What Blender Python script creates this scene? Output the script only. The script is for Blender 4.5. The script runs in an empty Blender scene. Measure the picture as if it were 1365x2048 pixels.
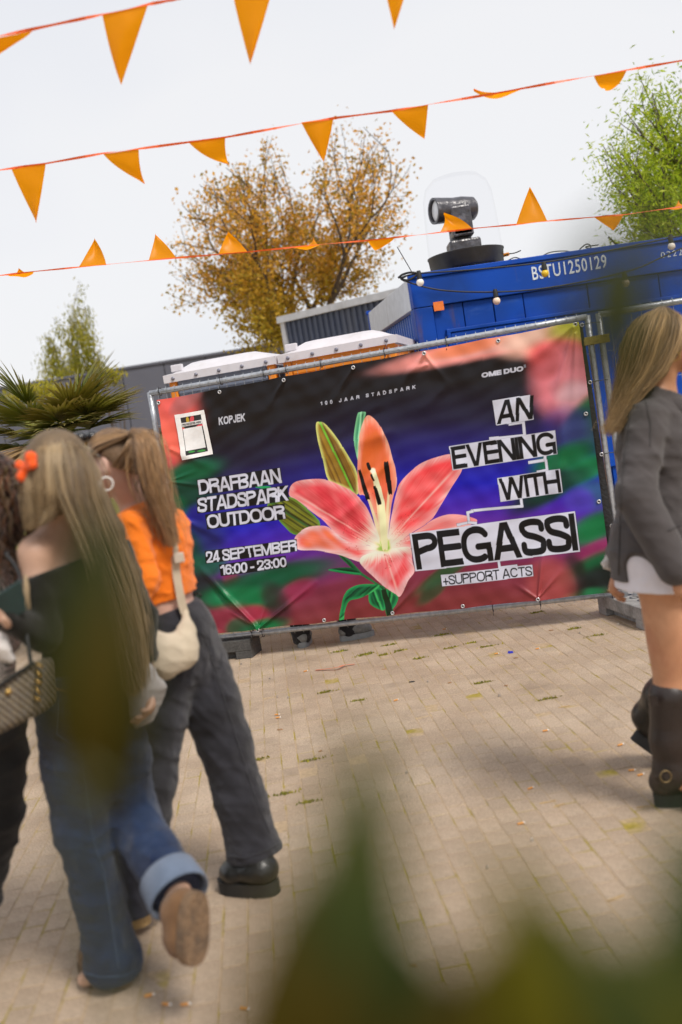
import bpy, bmesh, math, random
import numpy as np
from mathutils import Vector, Matrix, noise

random.seed(7); rng = np.random.default_rng(7)
scene = bpy.context.scene
col = scene.collection
R = math.radians
# ------------------------------------------------------------------ camera
CAM_H = 1.608
FPX = 2000.0                      # focal length in pixels of the 1365 x 2048 photograph (35 mm lens)
AX = Vector((0.98753581, -0.15739448, 0.0))
ROT = np.array([[0.98753581, -0.15739448, 0.0], [-0.01335051, -0.08376476, 0.99639612], [-0.15682725, -0.98397685, -0.084822]])
cam_data = bpy.data.cameras.new('camera')
cam = bpy.data.objects.new('camera', cam_data); col.objects.link(cam)
m = Matrix.Identity(4)
for r_ in range(3):
    m[r_][0] = ROT[r_][0]; m[r_][1] = -ROT[r_][1]; m[r_][2] = -ROT[r_][2]
m[2][3] = CAM_H
cam.matrix_world = m
cam_data.sensor_fit = 'VERTICAL'; cam_data.sensor_height = 36; cam_data.lens = 36 * FPX / 2048
cam_data.clip_start = 0.02; cam_data.clip_end = 2000
cam_data.dof.use_dof = True; cam_data.dof.focus_distance = 7.15; cam_data.dof.aperture_fstop = 1.5
cam_data.dof.aperture_blades = 9
scene.camera = cam
# ------------------------------------------------------------------ sky and sun (bright overcast)
SUN_ELEV, SUN_AZ = R(52), R(142)      # azimuth from +Y towards +X
world = bpy.data.worlds.new('World'); scene.world = world; world.use_nodes = True
wn = world.node_tree; wn.nodes.clear()
wo = wn.nodes.new('ShaderNodeOutputWorld'); wb = wn.nodes.new('ShaderNodeBackground')
sky = wn.nodes.new('ShaderNodeTexSky'); sky.sky_type = 'NISHITA'; sky.sun_disc = False
sky.sun_elevation = SUN_ELEV; sky.sun_rotation = SUN_AZ; sky.dust_density = 3.0
skm = wn.nodes.new('ShaderNodeMix'); skm.data_type = 'RGBA'; skm.blend_type = 'MULTIPLY'; skm.inputs[0].default_value = 1
skm.inputs[7].default_value = (0.10, 0.10, 0.10, 1)
wn.links.new(sky.outputs[0], skm.inputs[6])
tcw = wn.nodes.new('ShaderNodeTexCoord'); mpw = wn.nodes.new('ShaderNodeMapping'); mpw.inputs[3].default_value = (1, 1, 2.2)
nz = wn.nodes.new('ShaderNodeTexNoise'); nz.inputs['Scale'].default_value = 1.3; nz.inputs['Detail'].default_value = 3
crw = wn.nodes.new('ShaderNodeValToRGB')
crw.color_ramp.elements[0].position = 0.3; crw.color_ramp.elements[0].color = (0.47, 0.49, 0.54, 1)
crw.color_ramp.elements[1].position = 0.62; crw.color_ramp.elements[1].color = (0.57, 0.569, 0.578, 1)
wn.links.new(tcw.outputs['Generated'], mpw.inputs[0]); wn.links.new(mpw.outputs[0], nz.inputs['Vector']); wn.links.new(nz.outputs[0], crw.inputs[0])
mxw = wn.nodes.new('ShaderNodeMix'); mxw.data_type = 'RGBA'; mxw.inputs[0].default_value = 0.93
wn.links.new(skm.outputs[2], mxw.inputs[6]); wn.links.new(crw.outputs[0], mxw.inputs[7])
wn.links.new(mxw.outputs[2], wb.inputs[0]); wb.inputs[1].default_value = 1.0
wn.links.new(wb.outputs[0], wo.inputs[0])
sd = bpy.data.lights.new('sun', 'SUN'); sd.energy = 2.0; sd.angle = R(15); sd.color = (1, 0.94, 0.86)
sun = bpy.data.objects.new('sun', sd); col.objects.link(sun)
sv = Vector((math.sin(SUN_AZ) * math.cos(SUN_ELEV), math.cos(SUN_AZ) * math.cos(SUN_ELEV), math.sin(SUN_ELEV)))
sun.rotation_euler = sv.to_track_quat('Z', 'Y').to_euler()
scene.view_settings.view_transform = 'Standard'; scene.view_settings.look = 'None'
scene.view_settings.exposure = 0.7; scene.view_settings.gamma = 1; scene.view_settings.use_curve_mapping = False
scene.render.engine = 'CYCLES'
scene.cycles.use_denoising = True; scene.cycles.max_bounces = 8; scene.cycles.transparent_max_bounces = 16
scene.cycles.use_adaptive_sampling = True; scene.cycles.adaptive_threshold = 0.02

# ------------------------------------------------------------------ helpers
def ray(px, py):
    return ROT @ np.array([(px - 682.5) / FPX, (py - 1024.0) / FPX, 1.0])
def at(px, py, Y):                 # a measured direction and its distance -> a point of the place
    d = ray(px, py); d = d * (Y / d[1]); return Vector((d[0], d[1], d[2] + CAM_H))
def gnd(px, py, z=0.0):
    d = ray(px, py); d = d * ((z - CAM_H) / d[2]); return Vector((d[0], d[1], d[2] + CAM_H))

def lin(c):
    return tuple(((v / 255) / 12.92 if v <= 10 else (((v / 255) + 0.055) / 1.055) ** 2.4) for v in c)

def mat(name, color, rough=0.6, var=0.12, scale=40.0, bump=0.0, bscale=200.0, metal=0.0, spec=0.5, transl=0.0, island=0.0, objvar=0.0, color2=None, c2pos=(0.45, 0.65), c2scale=6.0, coat=0.0, sheen=0.0):
    M = bpy.data.materials.new(name); M.use_nodes = True
    nt = M.node_tree; nd = nt.nodes; lk = nt.links
    b = nd['Principled BSDF']; out = nd['Material Output']
    b.inputs['Roughness'].default_value = rough; b.inputs['Metallic'].default_value = metal
    b.inputs['Specular IOR Level'].default_value = spec; b.inputs['Coat Weight'].default_value = coat
    b.inputs['Sheen Weight'].default_value = sheen
    tc = nd.new('ShaderNodeTexCoord')
    n = nd.new('ShaderNodeTexNoise'); n.inputs['Scale'].default_value = scale; n.inputs['Detail'].default_value = 5
    lk.new(tc.outputs['Object'], n.inputs['Vector'])
    base = nd.new('ShaderNodeRGB'); base.outputs[0].default_value = (*color, 1); src = base.outputs[0]
    if color2 is not None:
        n2 = nd.new('ShaderNodeTexNoise'); n2.inputs['Scale'].default_value = c2scale; n2.inputs['Detail'].default_value = 6
        lk.new(tc.outputs['Object'], n2.inputs['Vector'])
        mr = nd.new('ShaderNodeMapRange'); mr.inputs[1].default_value = c2pos[0]; mr.inputs[2].default_value = c2pos[1]
        lk.new(n2.outputs[0], mr.inputs[0])
        mx = nd.new('ShaderNodeMix'); mx.data_type = 'RGBA'; lk.new(mr.outputs[0], mx.inputs[0])
        lk.new(src, mx.inputs[6]); mx.inputs[7].default_value = (*color2, 1); src = mx.outputs[2]
    fac = nd.new('ShaderNodeMapRange'); fac.inputs[1].default_value = 0.3; fac.inputs[2].default_value = 0.7
    fac.inputs[3].default_value = 1 - var; fac.inputs[4].default_value = 1 + var
    lk.new(n.outputs[0], fac.inputs[0]); f = fac.outputs[0]
    for val, node, sock in ((island, 'ShaderNodeNewGeometry', 'Random Per Island'), (objvar, 'ShaderNodeObjectInfo', 'Random')):
        if val:
            g = nd.new(node); mr = nd.new('ShaderNodeMapRange'); mr.inputs[3].default_value = 1 - val; mr.inputs[4].default_value = 1 + val
            lk.new(g.outputs[sock], mr.inputs[0]); mu = nd.new('ShaderNodeMath'); mu.operation = 'MULTIPLY'
            lk.new(f, mu.inputs[0]); lk.new(mr.outputs[0], mu.inputs[1]); f = mu.outputs[0]
    sc = nd.new('ShaderNodeVectorMath'); sc.operation = 'SCALE'; lk.new(src, sc.inputs[0]); lk.new(f, sc.inputs['Scale'])
    lk.new(sc.outputs[0], b.inputs['Base Color'])
    if bump:
        nb = nd.new('ShaderNodeTexNoise'); nb.inputs['Scale'].default_value = bscale; nb.inputs['Detail'].default_value = 4
        lk.new(tc.outputs['Object'], nb.inputs['Vector'])
        bp = nd.new('ShaderNodeBump'); bp.inputs['Strength'].default_value = bump; bp.inputs['Distance'].default_value = 0.01
        lk.new(nb.outputs[0], bp.inputs['Height']); lk.new(bp.outputs[0], b.inputs['Normal'])
    if transl:
        t = nd.new('ShaderNodeBsdfTranslucent'); lk.new(sc.outputs[0], t.inputs[0])
        ms = nd.new('ShaderNodeMixShader'); ms.inputs[0].default_value = transl
        lk.new(b.outputs[0], ms.inputs[1]); lk.new(t.outputs[0], ms.inputs[2]); lk.new(ms.outputs[0], out.inputs[0])
    return M

def wrinkle(M, scale=(14, 14, 9), strength=0.8, dist=0.012):
    """sharp cloth creases as fine relief"""
    nt = M.node_tree; nd = nt.nodes; lk = nt.links; b = nd['Principled BSDF']; tc = nd.new('ShaderNodeTexCoord'); mp = nd.new('ShaderNodeMapping'); mp.inputs[3].default_value = scale; mp.inputs[2].default_value = (0.3, 0.5, 0.2)
    lk.new(tc.outputs['Object'], mp.inputs[0]); n = nd.new('ShaderNodeTexNoise'); n.noise_type = 'RIDGED_MULTIFRACTAL'; n.inputs['Scale'].default_value = 1.0; n.inputs['Detail'].default_value = 3; n.inputs['Distortion'].default_value = 0.6; lk.new(mp.outputs[0], n.inputs[0])
    bp = nd.new('ShaderNodeBump'); bp.inputs['Strength'].default_value = strength; bp.inputs['Distance'].default_value = dist; lk.new(n.outputs[0], bp.inputs['Height'])
    if b.inputs['Normal'].links: lk.new(b.inputs['Normal'].links[0].from_socket, bp.inputs['Normal'])
    lk.new(bp.outputs[0], b.inputs['Normal']); return M

def weather(M, color, scale=(6, 6, 0.8), pos=(0.56, 0.72), amount=0.6):
    """dirt, rust or stains that belong to the surface"""
    nt = M.node_tree; nd = nt.nodes; lk = nt.links; b = nd['Principled BSDF']; src = b.inputs['Base Color'].links[0].from_socket
    tc = nd.new('ShaderNodeTexCoord'); mp = nd.new('ShaderNodeMapping'); mp.inputs[3].default_value = scale; lk.new(tc.outputs['Object'], mp.inputs[0])
    n = nd.new('ShaderNodeTexNoise'); n.inputs['Scale'].default_value = 1; n.inputs['Detail'].default_value = 7; n.inputs['Roughness'].default_value = 0.65; lk.new(mp.outputs[0], n.inputs[0])
    mr = nd.new('ShaderNodeMapRange'); mr.inputs[1].default_value = pos[0]; mr.inputs[2].default_value = pos[1]; mr.inputs[4].default_value = amount; lk.new(n.outputs[0], mr.inputs[0])
    mx = nd.new('ShaderNodeMix'); mx.data_type = 'RGBA'; lk.new(mr.outputs[0], mx.inputs[0]); lk.new(src, mx.inputs[6]); mx.inputs[7].default_value = (*color, 1); lk.new(mx.outputs[2], b.inputs['Base Color']); return M

def vcol_mat(name, rough=0.5, transl=0.0, spec=0.4, bump=0.0, bscale=500, sheen=0.0):
    M = bpy.data.materials.new(name); M.use_nodes = True
    nt = M.node_tree; nd = nt.nodes; lk = nt.links; b = nd['Principled BSDF']
    a = nd.new('ShaderNodeVertexColor'); a.layer_name = 'tint'
    lk.new(a.outputs[0], b.inputs['Base Color']); b.inputs['Roughness'].default_value = rough
    b.inputs['Specular IOR Level'].default_value = spec; b.inputs['Sheen Weight'].default_value = sheen
    if bump:
        tc = nd.new('ShaderNodeTexCoord'); nb = nd.new('ShaderNodeTexNoise'); nb.inputs['Scale'].default_value = bscale
        lk.new(tc.outputs['Object'], nb.inputs['Vector']); bp = nd.new('ShaderNodeBump')
        bp.inputs['Strength'].default_value = bump; bp.inputs['Distance'].default_value = 0.004
        lk.new(nb.outputs[0], bp.inputs['Height']); lk.new(bp.outputs[0], b.inputs['Normal'])
    if transl:
        t = nd.new('ShaderNodeBsdfTranslucent'); lk.new(a.outputs[0], t.inputs[0]); ms = nd.new('ShaderNodeMixShader')
        ms.inputs[0].default_value = transl; lk.new(b.outputs[0], ms.inputs[1]); lk.new(t.outputs[0], ms.inputs[2])
        lk.new(ms.outputs[0], nd['Material Output'].inputs[0])
    return M

def tag(o, label=None, cat=None, group=None, kind=None):
    if label: o['label'] = label
    if cat: o['category'] = cat
    if group: o['group'] = group
    if kind: o['kind'] = kind
    return o
def empty(name, loc, label=None, cat=None, group=None):
    o = bpy.data.objects.new(name, None); col.objects.link(o); o.location = loc; o.empty_display_size = 0.1
    return tag(o, label, cat, group)
def link(name, me, material, parent=None):
    o = bpy.data.objects.new(name, me); col.objects.link(o)
    if material and not me.materials: me.materials.append(material)
    if parent:
        o.parent = parent
        if parent.type == 'EMPTY' and parent.parent is None: o.matrix_parent_inverse = Matrix.Translation(-parent.location)
    return o

class MB:
    """collects vertices and faces in world coordinates; build() links them as one mesh object"""
    def __init__(s): s.v = []; s.f = []; s.c = []
    def add(s, vs, fs, c=None):
        k = len(s.v); s.v += [tuple(p) for p in vs]; s.f += [tuple(i + k for i in q) for q in fs]
        if c is not None: s.c += [c] * len(vs)
    def quad(s, a, b, c_, d, c=None): s.add([a, b, c_, d], [(0, 1, 2, 3)], c)
    def box(s, o, x, y, z, c=None, bev=0.0):
        """box from corner o along the edge vectors x, y, z, with optional chamfer"""
        o, x, y, z = Vector(o), Vector(x), Vector(y), Vector(z)
        if not bev:
            p = [o, o + x, o + x + y, o + y, o + z, o + x + z, o + x + y + z, o + y + z]
            s.add(p, [(3, 2, 1, 0), (4, 5, 6, 7), (0, 1, 5, 4), (1, 2, 6, 5), (2, 3, 7, 6), (3, 0, 4, 7)], c); return
        bm = bmesh.new()
        vs = [bm.verts.new(q) for q in (o, o + x, o + x + y, o + y, o + z, o + x + z, o + x + y + z, o + y + z)]
        for q in ((3, 2, 1, 0), (4, 5, 6, 7), (0, 1, 5, 4), (1, 2, 6, 5), (2, 3, 7, 6), (3, 0, 4, 7)): bm.faces.new([vs[i] for i in q])
        bmesh.ops.bevel(bm, geom=bm.edges[:], offset=bev, segments=2, affect='EDGES', profile=0.5)
        bm.verts.index_update(); s.add([v.co.copy() for v in bm.verts], [[v.index for v in f.verts] for f in bm.faces], c); bm.free()
    def tube(s, pts, rad, n=8, c=None, cap=True):
        pts = [Vector(p) for p in pts]
        if not isinstance(rad, (list, tuple)): rad = [rad] * len(pts)
        base = len(s.v); up = None
        for i, p in enumerate(pts):
            a = pts[max(i - 1, 0)]; b = pts[min(i + 1, len(pts) - 1)]; t = (b - a)
            t = t.normalized() if t.length > 1e-9 else Vector((0, 0, 1))
            if up is None:
                up = t.orthogonal().normalized()
            up = (up - t * up.dot(t)); up = up.normalized() if up.length > 1e-6 else t.orthogonal().normalized()
            w = t.cross(up)
            for j in range(n):
                an = 2 * math.pi * j / n; s.v.append(tuple(p + (up * math.cos(an) + w * math.sin(an)) * rad[i]))
        for i in range(len(pts) - 1):
            for j in range(n):
                a = base + i * n + j; b = base + i * n + (j + 1) % n; s.f.append((a, b, b + n, a + n))
        if cap and n > 2:
            s.f.append(tuple(base + j for j in reversed(range(n)))); e = base + (len(pts) - 1) * n
            s.f.append(tuple(e + j for j in range(n)))
        if c is not None: s.c += [c] * (n * len(pts))
    def lathe(s, o, axis, prof, n=24, c=None):
        """profile of (distance along axis, radius)"""
        o = Vector(o); axis = Vector(axis).normalized()
        s.tube2([(o + axis * d, r) for d, r in prof], axis, n, c)
    def tube2(s, pr, axis, n, c=None):
        u = axis.orthogonal().normalized(); w = axis.cross(u); base = len(s.v)
        for p, r in pr:
            for j in range(n):
                an = 2 * math.pi * j / n; s.v.append(tuple(p + (u * math.cos(an) + w * math.sin(an)) * r))
        for i in range(len(pr) - 1):
            for j in range(n):
                a = base + i * n + j; b = base + i * n + (j + 1) % n; s.f.append((a, b, b + n, a + n))
        if c is not None: s.c += [c] * (n * len(pr))
    def sphere(s, o, r, n=12, c=None, sc=(1, 1, 1)):
        o = Vector(o); vs = []; fs = []
        h = n // 2
        for i in range(h + 1):
            th = math.pi * i / h
            for j in range(n):
                ph = 2 * math.pi * j / n
                vs.append(o + Vector((math.sin(th) * math.cos(ph) * sc[0], math.sin(th) * math.sin(ph) * sc[1], math.cos(th) * sc[2])) * r)
        for i in range(h):
            for j in range(n):
                a = i * n + j; b = i * n + (j + 1) % n; fs.append((a, a + n, b + n, b))
        s.add(vs, fs, c)
    def torus(s, o, axis, r, t, n=16, k=6, c=None):
        o = Vector(o); axis = Vector(axis).normalized(); u = axis.orthogonal().normalized(); w = axis.cross(u)
        vs = []; fs = []
        for i in range(n):
            a = 2 * math.pi * i / n; d = u * math.cos(a) + w * math.sin(a)
            for j in range(k):
                b = 2 * math.pi * j / k; vs.append(o + d * (r + t * math.cos(b)) + axis * t * math.sin(b))
        for i in range(n):
            for j in range(k):
                fs.append((i * k + j, ((i + 1) % n) * k + j, ((i + 1) % n) * k + (j + 1) % k, i * k + (j + 1) % k))
        s.add(vs, fs, c)
    def build(s, name, material, parent=None, smooth=False):
        me = bpy.data.meshes.new(name); me.from_pydata(s.v, [], s.f)
        if s.c:
            at_ = me.color_attributes.new('tint', 'FLOAT_COLOR', 'POINT')
            a = np.ones((len(s.v), 4), np.float32); a[:, :3] = np.array(s.c, np.float32)[:, :3]; at_.data.foreach_set('color', a.ravel())
        if smooth: me.polygons.foreach_set('use_smooth', [True] * len(me.polygons))
        me.update()
        if smooth == 'auto':
            try: me.set_sharp_from_angle(angle=R(40))
            except Exception: pass
        return link(name, me, material, parent)

def text_mesh(txt, bold=0.0, spacing=1.0, res=4):
    """triangles of a line of lettering, scaled into the unit square"""
    cu = bpy.data.curves.new('t', 'FONT'); cu.body = txt; cu.space_character = spacing; cu.offset = bold; cu.resolution_u = res
    cu.fill_mode = 'FRONT'
    o = bpy.data.objects.new('t', cu); col.objects.link(o)
    dg = bpy.context.evaluated_depsgraph_get(); dg.update()
    me = bpy.data.meshes.new_from_object(o.evaluated_get(dg))
    me.calc_loop_triangles()
    v = np.array([p.co[:2] for p in me.vertices]); t = np.array([l.vertices[:] for l in me.loop_triangles])
    bpy.data.objects.remove(o); bpy.data.curves.remove(cu); bpy.data.meshes.remove(me)
    lo = v.min(0); hi = v.max(0); return (v - lo) / (hi - lo), t

def catmull(P_, n=7):
    out = []
    for i in range(len(P_) - 1):
        a = P_[max(i - 1, 0)]; b = P_[i]; c_ = P_[i + 1]; d = P_[min(i + 2, len(P_) - 1)]
        for k in range(n):
            t = k / n; out.append(0.5 * ((2 * b) + (c_ - a) * t + (2 * a - 5 * b + 4 * c_ - d) * t * t + (3 * b - a - 3 * c_ + d) * t ** 3))
    out.append(P_[-1]); return out

def mesh_np(name, V, F, material, parent=None, smooth=True, colors=None):
    me = bpy.data.meshes.new(name)
    F = np.asarray(F, np.int32); V = np.asarray(V, np.float32)
    me.vertices.add(len(V)); me.vertices.foreach_set('co', V.ravel())
    k = F.shape[1]; me.loops.add(F.size); me.loops.foreach_set('vertex_index', F.ravel())
    me.polygons.add(len(F)); me.polygons.foreach_set('loop_start', np.arange(0, F.size, k, dtype=np.int32))
    me.polygons.foreach_set('use_smooth', np.full(len(F), bool(smooth)))
    if colors is not None:
        a_ = me.color_attributes.new('tint', 'FLOAT_COLOR', 'POINT'); c4 = np.ones((len(V), 4), np.float32); c4[:, :3] = colors
        a_.data.foreach_set('color', c4.ravel())
    me.update(calc_edges=True); me.validate()
    return link(name, me, material, parent)

# ---------------------------------------------- distance-field modelling (bodies and clothes as one smooth surface)
class Field:
    def __init__(s, lo, hi, res):
        s.lo = np.array(lo, np.float32); s.res = res
        n = np.ceil((np.array(hi) - s.lo) / res).astype(int) + 1
        s.n = n; s.D = np.full(n, 0.5, np.float32)
        s.ax = [s.lo[i] + np.arange(n[i], dtype=np.float32) * res for i in range(3)]
    def _sub(s, lo, hi):
        a = np.clip(np.floor((np.array(lo) - s.lo) / s.res).astype(int), 0, s.n); b = np.clip(np.ceil((np.array(hi) - s.lo) / s.res).astype(int) + 1, 0, s.n)
        sl = tuple(slice(a[i], b[i]) for i in range(3))
        return sl, s.ax[0][sl[0]][:, None, None], s.ax[1][sl[1]][None, :, None], s.ax[2][sl[2]][None, None, :]
    def _mix(s, sl, d, k):
        D = s.D[sl]
        if k > 0:
            h = np.clip(0.5 + 0.5 * (D - d) / k, 0, 1); s.D[sl] = D * (1 - h) + d * h - k * h * (1 - h)
        else: s.D[sl] = np.minimum(D, d)
    def cone(s, p0, p1, r0, r1, k=0.03, flat=None):
        p0 = np.array(p0, np.float32); p1 = np.array(p1, np.float32); rm = max(r0, r1) * (max(1, flat[1]) if flat else 1) + k + 3 * s.res + 0.03
        sl, X, Y, Z = s._sub(np.minimum(p0, p1) - rm, np.maximum(p0, p1) + rm)
        if 0 in s.D[sl].shape: return
        d = p1 - p0; L = float(d @ d) + 1e-9
        x, y, z = X - p0[0], Y - p0[1], Z - p0[2]
        t = np.clip((x * d[0] + y * d[1] + z * d[2]) / L, 0, 1)
        x, y, z = x - t * d[0], y - t * d[1], z - t * d[2]
        q = x * x + y * y + z * z
        if flat:
            n = np.array(flat[0], np.float32); n = n / np.linalg.norm(n); a = x * n[0] + y * n[1] + z * n[2]
            q = q + a * a * (1 / flat[1] ** 2 - 1)
        s._mix(sl, np.sqrt(np.maximum(q, 0)) - (r0 + t * (r1 - r0)), k)
    def chain(s, pts, rad, k=0.03, flat=None):
        for i in range(len(pts) - 1): s.cone(pts[i], pts[i + 1], rad[i], rad[i + 1], k, flat)
    def ell(s, c, r, axes=None, k=0.03, sub=False):
        c = np.array(c, np.float32); rm = max(r) + k + 3 * s.res + 0.02
        sl, X, Y, Z = s._sub(c - rm, c + rm)
        if 0 in s.D[sl].shape: return
        A = np.eye(3) if axes is None else np.array([list(a) for a in axes], np.float32)
        x, y, z = X - c[0], Y - c[1], Z - c[2]
        q = sum(((x * A[i][0] + y * A[i][1] + z * A[i][2]) / r[i]) ** 2 for i in range(3))
        d = (np.sqrt(q) - 1) * min(r)
        if sub: s.D[sl] = np.maximum(s.D[sl], -d)
        else: s._mix(sl, d, k)
    def cut(s, p, n):
        """keep what lies below the plane"""
        p = np.array(p, np.float32); n = np.array(n, np.float32); n = n / np.linalg.norm(n)
        X, Y, Z = s.ax[0][:, None, None], s.ax[1][None, :, None], s.ax[2][None, None, :]
        s.D = np.maximum(s.D, (X - p[0]) * n[0] + (Y - p[1]) * n[1] + (Z - p[2]) * n[2])
    def folds(s, amp, freq, d=(0, 0, 1), seed=1, sharp=True):
        """wrinkles running across direction d"""
        r = np.random.default_rng(seed); d = np.array(d, float); d /= np.linalg.norm(d)
        X, Y, Z = s.ax[0][:, None, None], s.ax[1][None, :, None], s.ax[2][None, None, :]
        acc = np.zeros_like(s.D)
        for i in range(4):
            k = d * freq * r.uniform(0.6, 1.5) + r.normal(0, freq * 0.42, 3); w = r.normal(0, freq * 0.35, 3); ph, pw = r.uniform(0, 6.3, 2)
            warp = 1.1 * np.sin(w[0] * X + w[1] * Y + w[2] * Z + pw)
            a = np.sin(k[0] * X + k[1] * Y + k[2] * Z + ph + warp)
            acc += (1 - np.abs(a)) ** 2 * 1.6 - 0.6 if sharp else a
        s.D += (acc * (-amp / 4)).astype(np.float32)
    def mesh(s, name, material, parent=None, colors=None):
        D = s.D; I = D < 0
        c = I[:-1, :-1, :-1].astype(np.int8)
        for a in (0, 1):
            for b in (0, 1):
                for e in (0, 1):
                    if a + b + e: c = c + I[a:D.shape[0] - 1 + a, b:D.shape[1] - 1 + b, e:D.shape[2] - 1 + e]
        act = (c > 0) & (c < 8); i, j, k = np.nonzero(act); N = len(i)
        idx = np.full(act.shape, -1, np.int32); idx[i, j, k] = np.arange(N)
        cor = np.array([(a, b, e) for a in (0, 1) for b in (0, 1) for e in (0, 1)])
        G = np.stack([D[i + q[0], j + q[1], k + q[2]] for q in cor], 1)
        pos = np.zeros((N, 3), np.float32); cnt = np.zeros(N, np.float32)
        for a in range(8):
            for b in range(a + 1, 8):
                if np.abs(cor[a] - cor[b]).sum() == 1:
                    m_ = (G[:, a] < 0) != (G[:, b] < 0); t = np.where(m_, G[:, a] / np.where(m_, G[:, a] - G[:, b], 1), 0)
                    pos += np.where(m_[:, None], cor[a] + (cor[b] - cor[a]) * t[:, None], 0); cnt += m_
        V = s.lo + (np.stack([i, j, k], 1) + pos / np.maximum(cnt, 1)[:, None]) * s.res
        F = []
        for ax_ in range(3):
            u, w = [(1, 2), (2, 0), (0, 1)][ax_]
            sa = [slice(None)] * 3; sb = [slice(None)] * 3; sa[ax_] = slice(0, -1); sb[ax_] = slice(1, None)
            A, B = I[tuple(sa)], I[tuple(sb)]; e = np.argwhere(A != B)
            e = e[(e[:, u] > 0) & (e[:, w] > 0) & (e[:, u] < D.shape[u] - 1) & (e[:, w] < D.shape[w] - 1)]
            du = np.zeros(3, int); du[u] = 1; dw = np.zeros(3, int); dw[w] = 1
            g = lambda q: idx[q[:, 0], q[:, 1], q[:, 2]]
            q4 = np.stack([g(e - du - dw), g(e - dw), g(e), g(e - du)], 1)
            fl = A[e[:, 0], e[:, 1], e[:, 2]]
            q4[~fl] = q4[~fl][:, ::-1]; F.append(q4)
        F = np.concatenate(F); F = F[(F >= 0).all(1)]
        return mesh_np(name, V, F, material, parent, True, colors(V) if colors else None)
# ================================================================== the setting
# ---- ground: one sheet to the horizon, brick paving on top of it
M_sand = mat('joint_sand', (0.40, 0.29, 0.18), 0.95, 0.25, 60, 0.5, 400, color2=(0.30, 0.23, 0.03), c2pos=(0.50, 0.62), c2scale=5)
M_paver = mat('concrete_paver', (0.40, 0.295, 0.205), 0.92, 0.3, 130, 1.0, 220, island=0.07, objvar=0.07, color2=(0.50, 0.385, 0.28), c2pos=(0.36, 0.64), c2scale=1.8)
weather(M_paver, (0.20, 0.145, 0.10), (2.6, 2.6, 2.6), (0.56, 0.72), 0.5); weather(M_paver, (0.12, 0.09, 0.065), (14, 14, 14), (0.66, 0.74), 0.45)
g = MB(); S = 900
g.quad((-S, -S, -0.0020), (S, -S, -0.0020), (S, S, -0.0020), (-S, S, -0.0020))
ground = g.build('ground', M_sand); tag(ground, 'sandy ground under the brick paving', 'ground', kind='structure')
BA = R(4.3); bx = Vector((math.cos(BA), math.sin(BA), 0)); by = Vector((-math.sin(BA), math.cos(BA), 0))
PL, PW, JT = 0.122, 0.082, 0.0035
def paver_geo(l, w, h=0.05, bev=0.003):
    a, b = l / 2, w / 2; vs = []
    for (x, y, z) in ((a - bev, b - bev, 0), (a, b, -bev * 0.8), (a, b, -h)):
        vs += [(-x, -y, z), (x, -y, z), (x, y, z), (-x, y, z)]
    fs = [(0, 1, 2, 3)]
    for k in (0, 4):
        for j in range(4): fs.append((k + (j + 1) % 4, k + j, k + 4 + j, k + 4 + (j + 1) % 4))
    return vs, fs
pv_vs, pv_fs = paver_geo(PW - JT, PL - JT)
cells = []
for r_ in range(0, 105):
    for c_ in range(-74, 75):
        p = bx * (c_ * PW) + by * (0.9 + (r_ + (0.5 if c_ % 2 else 0)) * PL)
        q = ROT.T @ np.array([p.x, p.y, -CAM_H]); u = q[0] / q[2] * FPX + 682.5; v = q[1] / q[2] * FPX + 1024
        vis = (-20 < u < 1385 and v < 2090)
        cells.append((0 if vis else 1, q[2], p))
cells.sort(key=lambda t: (t[0], t[1]))
pm = bpy.data.meshes.new('paver'); pm.from_pydata(pv_vs, [], pv_fs); pm.materials.append(M_paver)
rest = MB(); rp = random.Random(3)
for k, (hid, dist, p) in enumerate(cells):
    tz = rp.gauss(0, 0.0009); ra = BA + rp.gauss(0, 0.010); tx, ty = rp.gauss(0, 0.004), rp.gauss(0, 0.003)
    M4 = Matrix.Translation(p + Vector((rp.gauss(0, 0.0012), rp.gauss(0, 0.0012), tz))) @ Matrix.Rotation(ra, 4, 'Z') @ Matrix.Rotation(tx, 4, 'X') @ Matrix.Rotation(ty, 4, 'Y')
    if k < 300:
        o = bpy.data.objects.new('paver', pm); col.objects.link(o); o.parent = ground; o.matrix_world = M4; o.matrix_basis = M4
    else:
        rest.add([M4 @ Vector(v) for v in pv_vs], pv_fs)
o = rest.build('paver_field', M_paver, ground); o['kind'] = 'stuff'

# ---- fence frame of reference
FBL = Vector((-1.274, 7.553, 0.17)); FBR = Vector((1.842, 6.791, 0.17)); FH = 1.90
fu = (FBR - FBL).normalized(); FW = (FBR - FBL).length; fz = Vector((0, 0, 1)); fn = fu.cross(fz)    # fn points towards the viewer
if fn.y > 0: fn = -fn
def fence_uv(px, py, off=0.0):
    d = Vector(ray(px, py)); o = Vector((0, 0, CAM_H)); t = (FBL + fn * off - o).dot(fn) / d.dot(fn); p = o + d * t - FBL
    return p.dot(fu), p.z
def fp(u, v, off=0.0): return FBL + fu * u + fz * v + fn * off
M_galv = mat('galvanised_steel', (0.42, 0.44, 0.47), 0.42, 0.22, 35, 0.15, 90, metal=0.75)
M_wire = mat('galvanised_wire', (0.36, 0.38, 0.40), 0.45, 0.1, 50, metal=0.7)
M_black = mat('black_plastic', (0.012, 0.012, 0.013), 0.45, 0.1)
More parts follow.
